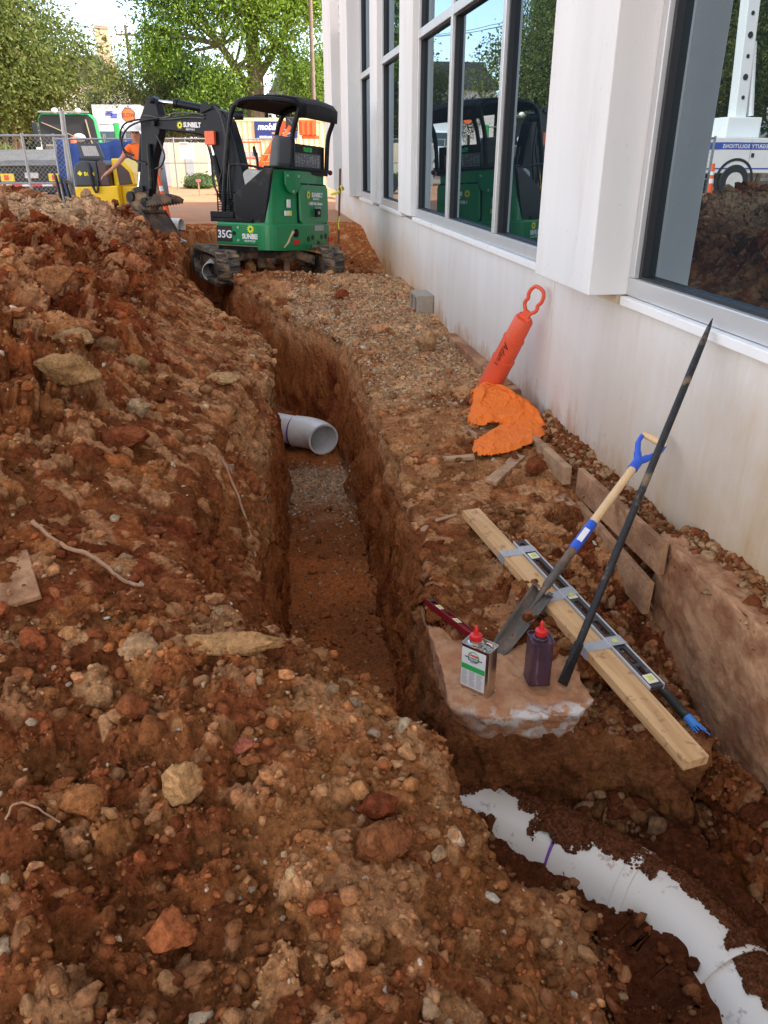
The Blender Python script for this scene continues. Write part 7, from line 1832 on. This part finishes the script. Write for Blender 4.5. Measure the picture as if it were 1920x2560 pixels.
# steel flatbed deck with tail lights
def flatbed():
    r = empty('flatbed_trailer', (-6.2, 21, .5), label='tilted steel deck trailer with red and white marking tape behind the left fence', cat='trailer')
    K_ = MATS['truck_black']
    D_ = mat('deck_steel', (.20, .20, .21), .5, .5, var=.25, vscale=3, bump=.4, bscale=30)
    MB().add([(-1.2, 0, .88), (1.72, 0, .90), (1.72, 4.6, 1.22), (-1.2, 4.6, 1.20), (-1.2, 0, .94), (1.72, 0, .96), (1.72, 4.6, 1.28), (-1.2, 4.6, 1.26)], [(3, 2, 1, 0), (4, 5, 6, 7), (0, 1, 5, 4), (1, 2, 6, 5), (2, 3, 7, 6), (3, 0, 4, 7)]).build('deck', D_, r)
    MB().box((-1.2, .05, .30), (1.70, .5, .86)).build('frame', K_, r)
    for x in (-.60, .30, 1.38):
        q = MB().box((x, .0, .55), (x + .30, .045, .72)).build('tail_light', mat('amber_lamp', (.75, .55, .02), .3), r)
        MB().box((x + .08, -.012, .58), (x + .18, -.001, .69)).build('red_lens', REFL, q)
    m = MB(); w_ = MB()
    for k in range(12):
        (m if k % 2 else w_).box((-1.1 + k * .23, .035, .44), (-1.1 + k * .23 + .228, .0475, .50))
    m.build('red_tape', REFL, r); w_.build('white_tape', MATS['cone_white'], r)
    MB().box((.85, .0, .62), (1.15, .045, .74)).build('number_plate', mat('plate_grey', (.5, .5, .48), .5), r)
REFL = mat('tail_red', (.62, .03, .03), .3)
flatbed()

# utility truck, out of frame on the left: it shows in the nearest window
def bucket_truck():
    Wt = MATS['truck_white']; K_ = MATS['truck_black']; BL = mat('stripe_blue', (.03, .07, .35), .45)
    r = empty('bucket_truck', (-12.9, 25.1, .35), R(180), label='white bucket truck with blue lettered stripe, mirrored in the nearest window', cat='truck')
    MB().box((-3.2, -1.1, .75), (2.2, -.2, 1.75)).box((-3.2, .2, .75), (2.2, 1.1, 1.75)).box((-3.2, -.19, .75), (2.2, .19, 1.2)).build('service_body', Wt, r, bevel=.02)
    MB().prism([(2.3, .6), (2.3, 2.4), (3.3, 2.4), (3.7, 1.7), (4.6, 1.5), (4.7, .6)], (0, 0, 0), (1, 0, 0), (0, 0, 1), (0, 1, 0), -1.0, 1.0).build('cab', Wt, r, bevel=.08)
    for s in (-1, 1):
        q = MB().box((-3.15, s * 1.105, 1.42), (2.15, s * 1.101, 1.62)).build('blue_stripe', BL, r)
        text('INTEGRITY SOLUTIONS', .155, (-.62, 1.108, 1.46) if s > 0 else (-2.6, -1.108, 1.445), (-s, 0, 0), (0, 0, 1), MATS['decal_white'], q, 'lettering', .001, bold=.004, spacing=1.15)
        MB().box((-3.15, s * 1.104, .86), (2.15, s * 1.101, .90)).build('thin_stripe', BL, r)
        for x in (-3.0, -1.5, -.7, .4, 1.4): MB().box((x - .004, s * 1.1035, .8), (x + .004, s * 1.1015, 1.7)).build('locker_seam', K_, r)
        for x in (-1.45, -.65, 1.0): MB().box((x, s * 1.112, 1.20), (x + .10, s * 1.102, 1.32)).build('locker_handle', K_, r)
        for x in (-1.9, 3.5):
            w_ = MB().cyl((x, s * .80, .50), (x, s * 1.13, .50), .50, seg=28).build('wheel', K_, r, bevel=.04)
            MB().cyl((x, s * 1.12, .50), (x, s * 1.14, .50), .28, seg=20).build('rim', mat('rim_white', (.6, .6, .58), .4), w_)
        MB().lathe([(.58, 0), (.66, 0), (.66, .02), (.58, .02)], (-1.9, s * 1.10 - .01, .52), (0, 1, 0), 28).build('wheel_arch', K_, r)
    MB().box((-2.1, -.5, 1.76), (-.9, .5, 2.35)).build('turret_base', Wt, r, bevel=.03)
    MB().bar((-1.5, 0, 2.3), (-1.75, 0, 6.6), .42, .46, (0, 1, 0)).build('lower_boom', Wt, r, bevel=.03)
    MB().cyl((-1.1, .1, 2.4), (-1.42, .1, 4.4), .11).build('lift_cylinder', Wt, r)
    MB().bar((-1.8, 0, 6.5), (3.0, 0, 7.0), .3, .3).build('upper_boom', Wt, r, bevel=.03)
    for k in range(6): MB().cyl((-1.53 - .035 * k, .235, 2.9 + .55 * k), (-1.53 - .035 * k, .241, 2.9 + .55 * k), .09 if k % 2 else .06, seg=14).build('lightening_hole', K_, r)
    MB().tube(smooth_path([(-3.0, -.9, 1.80), (-2.2, -.9, 1.95), (-1.3, -.85, 1.85), (-2.2, -.8, 1.80), (-3.0, -.8, 1.92), (-1.5, -.7, 1.98)], 5), .05, 8).build('coiled_hose', mat('salmon_hose', (.55, .16, .09), .6), r)
    MB().bar((-3.2, -1.2, .1), (-2.6, -1.1, .9), .14, .14).build('outrigger', Wt, r)
bucket_truck()
tri_cone(-8.7, 21.4, .5, 0, .9, 'orange traffic cone behind the bucket truck, seen mirrored in the glass', .12)

# poles and wires
def pole(x, y, h, label, arm=None, tr=.13):
    r = empty('utility_pole', (x, y, .5), label=label, cat='pole')
    PW = mat('pole_wood', (.15, .11, .08), .9, var=.2)
    MB().cyl((0, 0, 0), (0, 0, h), tr, tr * .75, seg=10).build('shaft', PW, r, smooth=True)
    if arm:
        MB().bar((-arm / 2, -.14, h - .55), (arm / 2, -.14, h - .55), .10, .12).bar((-arm * .32, -.14, h - .58), (0, -.12, h - 1.15), .05, .05).bar((arm * .32, -.14, h - .58), (0, -.12, h - 1.15), .05, .05).build('crossarm', PW, r)
        for k in (-.45, -.2, .2, .45): MB().cyl((arm * k, -.14, h - .49), (arm * k, -.14, h - .34), .05, seg=8).build('insulator', mat('insulator_grey', (.3, .3, .32), .3), r)
pole(-7.5, 60, 8.75, 'utility pole with braced crossarm between the tree crowns at the left', 1.3)
pole(3.35, 45, 9.0, 'bare wooden pole beside the far corner of the building')
pole(-14.5, 36, 9.5, 'utility pole with crossarm, seen mirrored in the big window', 1.6)
for k in range(3):
    a, b = V(-7.5 + (-.45, 0, .45)[k], 59.86, 8.95 - .1 * (k == 1)), V(-16 + k * .4, 34, 10.0)
    P_ = [a.lerp(b, t / 16) - V(0, 0, 1.1 * math.sin(math.pi * t / 16)) for t in range(17)]
    tag(MB().tube(P_, .016, 5).build('overhead_wire', mat('wire_black', (.02, .02, .02), .6)), ['left overhead wire running from the far utility pole', 'middle overhead wire running from the far utility pole', 'right overhead wire running from the far utility pole'][k], 'wire')

# houses
def house(name, x, y, w_, d_, h, roofh, wall, roofc, label, wins, dormers=(), chimney=None, rz=0., zb=.5):
    r = empty(name, (x, y, zb), rz, label=label, cat='house')
    MB().box((-w_ / 2, 0, 0), (w_ / 2, d_, h)).build('wall', wall, r)
    MB().prism([(-w_ / 2 - .3, h), (w_ / 2 + .3, h), (w_ / 2 - 1.2, h + roofh), (-w_ / 2 + 1.2, h + roofh)], (0, -.3, 0), (1, 0, 0), (0, 0, 1), (0, 1, 0), 0, d_ + .6).build('roof', roofc, r)
    TW = mat('trim_white', (.75, .75, .74), .5); GW = mat('house_glass', (.05, .07, .09), .1)
    for (wx, wz, ww, wh) in wins:
        f = MB().box((wx - ww / 2 - .08, -.06, wz - .08), (wx + ww / 2 + .08, -.01, wz + wh + .08)).build('window', TW, r)
        MB().box((wx - ww / 2, -.08, wz), (wx - .03, -.061, wz + wh / 2 - .03)).box((wx + .03, -.08, wz), (wx + ww / 2, -.061, wz + wh / 2 - .03)).box((wx - ww / 2, -.08, wz + wh / 2 + .03), (wx - .03, -.061, wz + wh)).box((wx + .03, -.08, wz + wh / 2 + .03), (wx + ww / 2, -.061, wz + wh)).build('pane', GW, f)
    for (dx, dz) in dormers:
        q = MB().box((dx - .5, -.5, dz), (dx + .5, 2.5, dz + 1.25)).build('dormer', wall, r)
        MB().prism([(-.65, 0), (.65, 0), (0, .5)], (dx, -.65, dz + 1.25), (1, 0, 0), (0, 0, 1), (0, 1, 0), 0, 3).build('dormer_roof', roofc, q)
        MB().box((dx - .34, -.56, dz + .12), (dx + .34, -.50, dz + 1.15)).build('dormer_window', TW, q)
        MB().box((dx - .25, -.58, dz + .2), (dx - .02, -.561, dz + .62)).box((dx + .02, -.58, dz + .2), (dx + .25, -.561, dz + .62)).box((dx - .25, -.58, dz + .66), (dx - .02, -.561, dz + 1.07)).box((dx + .02, -.58, dz + .66), (dx + .25, -.561, dz + 1.07)).build('dormer_pane', GW, q)
    if chimney:
        cx, cw, cz = chimney; MB().box((cx - cw / 2, 1, h), (cx + cw / 2, 2.2, cz)).build('chimney', mat('chimney_brick', (.50, .34, .22), .8, var=.1), r)
BRK = mat('brick_brown', (.16, .075, .055), .9, var=.2, vscale=2); SLATE = mat('slate_roof', (.05, .05, .06), .8, var=.2)
house('brick_house', -3.6, 60, 7, 8, 2.9, 2.6, BRK, SLATE, 'brick house with slate roof and white dormer windows between the trees', [(-2.2, .8, .8, 1.4), (-.4, .8, .8, 1.4), (.9, .8, .8, 1.4)], [(-1.3, 3.5), (-.15, 3.6), (1.5, 3.5)])
house('white_house', 6.2, 70, 9, 8, 5.2, 2.6, mat('house_white', (.70, .70, .69), .7), SLATE, 'white house glimpsed right of the bright green tree', [(-3.2, 3.4, .9, 1.4), (-1.4, 3.4, .9, 1.4)])
house('gabled_house', -13.6, 72, 7, 8, 6.2, 2.0, mat('house_pale', (.60, .58, .55), .7), SLATE, 'pale house with a tall tan chimney above the left trees', [(1.5, 4.4, .9, 1.3)], (), (2.6, 1.0, 10.4))
house('timber_house', -27, 52, 10, 8, 4.8, 2.4, mat('house_white', (0, 0, 0)), SLATE, 'white boarded house beyond the trees, seen mirrored in the glass', [(-3, 3.0, .9, 1.3), (0, 3.0, .9, 1.3), (3, 3.0, .9, 1.3)], rz=R(25))

# street strip and kerb
MB_ = MB().add([(-40, 37.0, 0), (8, 37.0, 0), (8, 45.0, 0), (-40, 45.0, 0)], [(0, 1, 2, 3)])
st = MB_.build('street', mat('asphalt', (.13, .12, .115), .9, var=.15, bump=.4)); st.location.z = .515; tag(st, kind='structure')
kb = MB().box((-40, 36.8, .4), (-3.5, 36.99, .62)).build('kerb', mat('kerb_concrete', (.42, .40, .36), .85, var=.1)); tag(kb, kind='structure')
# parked dark pickup in the distance (under the boom)
pk = empty('pickup_truck', (-1.9, 50, .9), R(4), label='dark pickup parked on the rise under the excavator boom', cat='pickup')
MB().prism([(-1.5, .35), (1.4, .35), (1.4, .85), (.75, .95), (.55, 1.45), (-.25, 1.48), (-.45, .95), (-1.5, .9)], (0, 0, 0), (1, 0, 0), (0, 0, 1), (0, 1, 0), 0, 1.7).build('body', mat('pickup_dark', (.02, .022, .025), .3), pk, bevel=.06)
for x in (-.95, .9): MB().cyl((x, -.02, .35), (x, .2, .35), .34, seg=20).build('wheel', MATS['truck_black'], pk)

# ------------------------------------------------------------------ trees
def leaf_mat(name, a, b, c=None):
    m = bpy.data.materials.new(name); m.use_nodes = True; n = m.node_tree; K = n.links.new; P = n.nodes['Principled BSDF']
    at = n.nodes.new('ShaderNodeAttribute'); at.attribute_name = 'Leaf'
    cr = n.nodes.new('ShaderNodeValToRGB'); cr.color_ramp.elements[0].color = (*a, 1); cr.color_ramp.elements[1].color = (*b, 1)
    if c: e = cr.color_ramp.elements.new(.82); e.color = (*b, 1); cr.color_ramp.elements[-1].color = (*c, 1)
    K(at.outputs['Fac'], cr.inputs[0]); K(cr.outputs[0], P.inputs['Base Color']); P.inputs['Roughness'].default_value = .6; P.inputs['Specular IOR Level'].default_value = .3
    for e in cr.color_ramp.elements: e.color = (e.color[0] * 1.25, e.color[1] * 1.25, e.color[2] * 1.25, 1)
    tr = n.nodes.new('ShaderNodeBsdfTranslucent'); K(cr.outputs[0], tr.inputs[0]); mi = n.nodes.new('ShaderNodeMixShader'); mi.inputs[0].default_value = .38
    K(P.outputs[0], mi.inputs[1]); K(tr.outputs[0], mi.inputs[2]); K(mi.outputs[0], n.nodes['Material Output'].inputs[0]); return m
BARK = mat('tree_bark', (.16, .115, .08), .9, var=.3, vscale=8, bump=.8, bscale=12, stretch=(1, 1, .3))
BARKP = mat('smooth_bark', (.34, .24, .16), .8, var=.25, vscale=6, stretch=(1, 1, .3))
def tree(name, x, y, h, lobes, leaf, nleaf, size, mt, label, trunks, bark=BARK, seed=0, zb=.5, group=None, droop=.0, cat='tree', clump=.42):
    """lobes: (dx, dy, z, rx, ry, rz) masses the leaf clusters hang in; trunks: list of polylines with radii"""
    g = np.random.default_rng(seed)
    r = empty(name, (x, y, zb), label=label, cat=cat, group=group)
    m = MB()
    for pl in trunks:
        pts = smooth_path([p[:3] for p in pl], 5); n = len(pts); rr = np.interp(np.linspace(0, 1, n), np.linspace(0, 1, len(pl)), [p[3] for p in pl])
        m.tube(pts, list(rr), 9)
    # limbs reaching into the lobes
    lb = MB()
    for (dx, dy, z, rx, ry, rz_) in lobes:
        t0 = Vector(trunks[int(g.integers(0, len(trunks)))][-2][:3]) if trunks else V(0, 0, 0); e = V(dx, dy, z)
        for q in range(3):
            ee = e + V(*(g.normal(size=3) * np.array((rx, ry, rz_)) * .45)); mid = t0.lerp(ee, .5) + V(*(g.normal(size=3) * .25))
            pts = smooth_path([t0, mid, ee], 4); lb.tube(pts, [.07 * (1 - .8 * i / (len(pts) - 1)) * (h / 9) for i in range(len(pts))], 6)
    if trunks:
        m.build('trunk', bark, r, smooth=True); lb.build('limbs', bark, r, smooth=True)
    vol = np.array([l[3] * l[4] * l[5] for l in lobes]) ** .75; pk_ = g.choice(len(lobes), size=int(nleaf / 26), p=vol / vol.sum())
    Lb = np.array(lobes)[pk_]; nc = len(pk_)
    d = g.normal(size=(nc, 3)); d /= np.linalg.norm(d, axis=1, keepdims=True); rad = g.random((nc, 1)) ** .42
    cc = Lb[:, :3] + d * rad * Lb[:, 3:]
    cc += .35 * np.stack([fbm3(cc[:, 0] * .8, cc[:, 1] * .8, cc[:, 2] * .8 + k * 9, 2) for k in range(3)], -1) * Lb[:, 3:4]
    tone = .42 + .35 * fbm3(cc[:, 0] * .55 + 5, cc[:, 1] * .55, cc[:, 2] * .55, 2) + .12 * g.normal(size=nc)
    n = nc * 26; ci = np.repeat(np.arange(nc), 26)
    off = g.normal(size=(n, 3)) * clump * np.array((1, 1, .6)); off[:, 2] -= droop * np.abs(off[:, 0] + off[:, 1])
    c = cc[ci] + off
    a = g.normal(size=(n, 3)); a /= np.linalg.norm(a, axis=1, keepdims=True); a[:, 2] -= droop; b = np.cross(a, g.normal(size=(n, 3))); b /= np.linalg.norm(b, axis=1, keepdims=True)
    s = size * (.6 + .8 * g.random((n, 1)))
    v = np.stack([c - a * s, c + b * s * .45, c + a * s, c - b * s * .45], 1)
    me = bpy.data.meshes.new('crown'); me.vertices.add(n * 4); me.vertices.foreach_set('co', v.astype(np.float32).ravel())
    me.loops.add(n * 4); me.loops.foreach_set('vertex_index', np.arange(n * 4, dtype=np.int32)); me.polygons.add(n); me.polygons.foreach_set('loop_start', np.arange(n, dtype=np.int32) * 4)
    me.update(calc_edges=True)
    at = me.attributes.new('Leaf', 'FLOAT', 'POINT'); at.data.foreach_set('value', np.repeat(np.clip(tone[ci] + .12 * g.normal(size=n), 0, 1), 4).astype(np.float32))
    me.materials.append(mt); o = bpy.data.objects.new('crown', me); COL.objects.link(o); o.parent = r
    return r
BRIGHT_L = leaf_mat('spring_leaves', (.035, .09, .012), (.27, .38, .045)); OLIVE_L = leaf_mat('myrtle_leaves', (.035, .065, .014), (.18, .195, .045), (.30, .15, .06))
DARK_L = leaf_mat('dark_leaves', (.010, .026, .010), (.045, .085, .025)); MID_L = leaf_mat('mid_leaves', (.025, .065, .014), (.11, .19, .035)); HEDGE_L = leaf_mat('hedge_leaves', (.06, .10, .015), (.24, .26, .04))
# the big bright tree behind the container
tree('broad_tree', .35, 48, 14, [(0, 0, 10.5, 4.2, 3, 3.2), (-3.4, 0, 8.6, 2.6, 2.2, 2.2), (3.0, 0, 8.8, 2.2, 2.2, 2.4), (-4.6, -.5, 6.4, 1.7, 1.5, 1.2), (2.6, -1, 5.2, 1.6, 1.4, 1.6), (-1.9, -1, 4.6, 1.5, 1.3, 1.5), (-4.5, 0, 10, 1.7, 2, 1.6), (0.8, -1.4, 7.4, 2.2, 1.4, 1.9), (-3.0, -1.2, 3.4, 1.1, 1, .9), (3.4, -.5, 3.4, 1.1, 1, 1.0), (-.4, 0, 13, 3, 3, 2)],
     None, 90000, .090, BRIGHT_L, 'big bright green tree with thick dark trunk behind the tan container', [[(.1, 0, 0, .62), (0, 0, 2.5, .50), (.12, 0, 5, .44), (.05, 0, 8, .30), (0, 0, 11, .14)], [(0, 0, 4, .28), (-1.6, 0, 6.4, .18), (-3.2, 0, 8.6, .09)], [(0, 0, 4.6, .26), (1.5, 0, 6.6, .16), (2.9, 0, 8.8, .08)]], seed=1, clump=.5, droop=.25)
tree('broad_tree', -2.9, 55, 9, [(0, 0, 4.6, 2.0, 1.6, 2.2), (-1.6, 0, 5.6, 1.5, 1.5, 1.9), (1.2, 0, 3.2, 1.6, 1.2, 1.4)], None, 12000, .15, DARK_L, 'dark evergreen tree between the olive trees and the bright green tree', [[(0, 0, 0, .3), (0, 0, 3, .22), (0, 0, 6, .1)]], seed=2)
tree('broad_tree', 4.6, 56, 9, [(0, 0, 4.2, 2.0, 1.6, 2.6), (-1.4, 0, 2.6, 1.6, 1.2, 1.6), (1.5, 0, 5.6, 2, 1.6, 2.2)], None, 12000, .15, DARK_L, 'dark tree behind the bare pole at the end of the building', [[(0, 0, 0, .3), (0, 0, 3, .22), (0, 0, 6, .1)]], seed=3)
# row of crape myrtles at the left, running on beyond the frame
def myrtle(x, y, s, label, seed, n=17000, wide=1.):
    g = random.Random(seed); tk = []
    for k in range(5):
        a = k * 1.26 + g.random(); tk.append([(0.12 * math.cos(a), .12 * math.sin(a), 0, .075 * s), (.35 * math.cos(a) * s, .3 * math.sin(a) * s, 1.2 * s, .06 * s), (.8 * math.cos(a) * s, .6 * math.sin(a) * s, 2.6 * s, .045 * s), (1.3 * math.cos(a) * s, .9 * math.sin(a) * s, 3.8 * s, .02 * s)])
    lob = [(0, 0, 3.6, 1.9 * wide, 1.5, 1.6), (-1.5 * wide, 0, 3.0, 1.4, 1.2, 1.1), (1.5 * wide, 0, 2.9, 1.4, 1.2, 1.1), (.4, -.4, 5.0, 1.3, 1.2, 1.2), (-.9, .2, 4.5, 1.2, 1.1, 1.1), (1.0, 0, 2.1, 1.1, 1, .7), (-.9, -.5, 2.1, 1.0, 1, .7)]
    lob = [tuple(c * s for c in l) for l in lob]
    tree('crape_myrtle', x, y, 5 * s, lob, None, int(n * 2.2), .050 * s, OLIVE_L, label, tk, BARKP, seed, group='crape myrtles along the yard', clump=.30 * s)
myrtle(-8.3, 31, 1.30, 'tallest olive and rust tinted tree behind the green flatbed truck', 11, 24000)
myrtle(-6.3, 50, 1.02, 'lower olive tree right of the tallest one, over the white box truck', 12, 17000, 1.5)
myrtle(-9.4, 29, 1.35, 'olive tree at the left edge of the photo behind the fence', 13, 22000)
myrtle(-13.0, 32, 1.45, 'olive tree left of the frame, mirrored in the big window', 14, 15000)
myrtle(-17.5, 33, 1.5, 'second olive tree left of the frame, mirrored in the windows', 15, 14000)
tree('broad_tree', -12.8, 44, 11, [(0, 0, 7.6, 2.4, 2, 2.4), (-2, 0, 9.2, 2.2, 2, 2.0)], None, 22000, .09, MID_L, 'loose green tree rising behind the olive trees at the top left', [[(0, 0, 0, .3), (.1, 0, 4, .24), (0, 0, 9, .1)]], seed=6)
tree('broad_tree', -24, 42, 12, [(0, 0, 6.5, 4, 3, 4), (-4, 0, 8, 3, 3, 3), (4, 0, 7, 3, 3, 3)], None, 20000, .18, DARK_L, 'tall dark tree left of the frame, mirrored in the nearest window', [[(0, 0, 0, .35), (.1, 0, 4, .28), (0, 0, 9, .1)]], seed=7)
tree('broad_tree', -17, 47, 12, [(0, 0, 6.5, 4, 3, 4), (-3, 0, 9, 3, 3, 3)], None, 16000, .17, MID_L, 'green tree above the mirrored olive trees', [[(0, 0, 0, .35), (.1, 0, 4, .28), (0, 0, 9, .1)]], seed=17)
def hedge(x, y, sx, sz, mt, label, seed, name='hedge', zb=.5):
    tree(name, x, y, 1, [(0, 0, sz * .5, sx, .8, sz * .55)], None, 7000, .06, mt, label, [], seed=seed, clump=.10, cat='hedge', zb=zb)
hedge(-8.5, 27.5, 1.25, 1.7, HEDGE_L, 'rounded yellow green hedge at the left edge', 21)
hedge(-8.0, 25.0, 1.3, 1.0, MID_L, 'low green hedge below the rounded yellow green one', 22)
hedge(-6.7, 25.6, .7, .8, MID_L, 'small green shrub at the foot of the multi stemmed trunks', 23, 'shrub')
hedge(-1.9, 48.5, 1.6, .9, MID_L, 'low green hedge on the rise by the dark pickup', 24)
hedge(-4.6, 50.5, 2.4, 1.6, DARK_L, 'dark hedge under the brick house', 25)
hedge(1.2, 51, 3.4, 1.8, MID_L, 'green hedge at the foot of the big bright tree', 26)
hedge(-1.95, 32.2, .5, .35, MID_L, 'weeds growing at the foot of the far fence', 27, 'weed_patch')
def woods():
    g = np.random.default_rng(9); n = 40000
    x = g.uniform(-75, 45, n); y = 78 + g.random(n) * 8; z = g.random(n) ** 1.2 * (6.5 + 2.5 * fbm2(x * .12, y * 0 + 2, 3, 2)) + .5
    a = g.normal(size=(n, 3)); a /= np.linalg.norm(a, axis=1, keepdims=True); b = np.cross(a, g.normal(size=(n, 3))); b /= np.linalg.norm(b, axis=1, keepdims=True)
    c = np.stack([x, y, z], -1); s = .42
    v = np.stack([c - a * s, c + b * s * .6, c + a * s, c - b * s * .6], 1)
    me = bpy.data.meshes.new('distant_woods'); me.from_pydata(v.reshape(-1, 3).tolist(), [], [(4 * i, 4 * i + 1, 4 * i + 2, 4 * i + 3) for i in range(n)])
    at = me.attributes.new('Leaf', 'FLOAT', 'POINT'); at.data.foreach_set('value', np.repeat(g.random(n), 4).astype(np.float32))
    me.materials.append(DARK_L); o = bpy.data.objects.new('distant_woods', me); COL.objects.link(o); tag(o, kind='stuff')
woods()
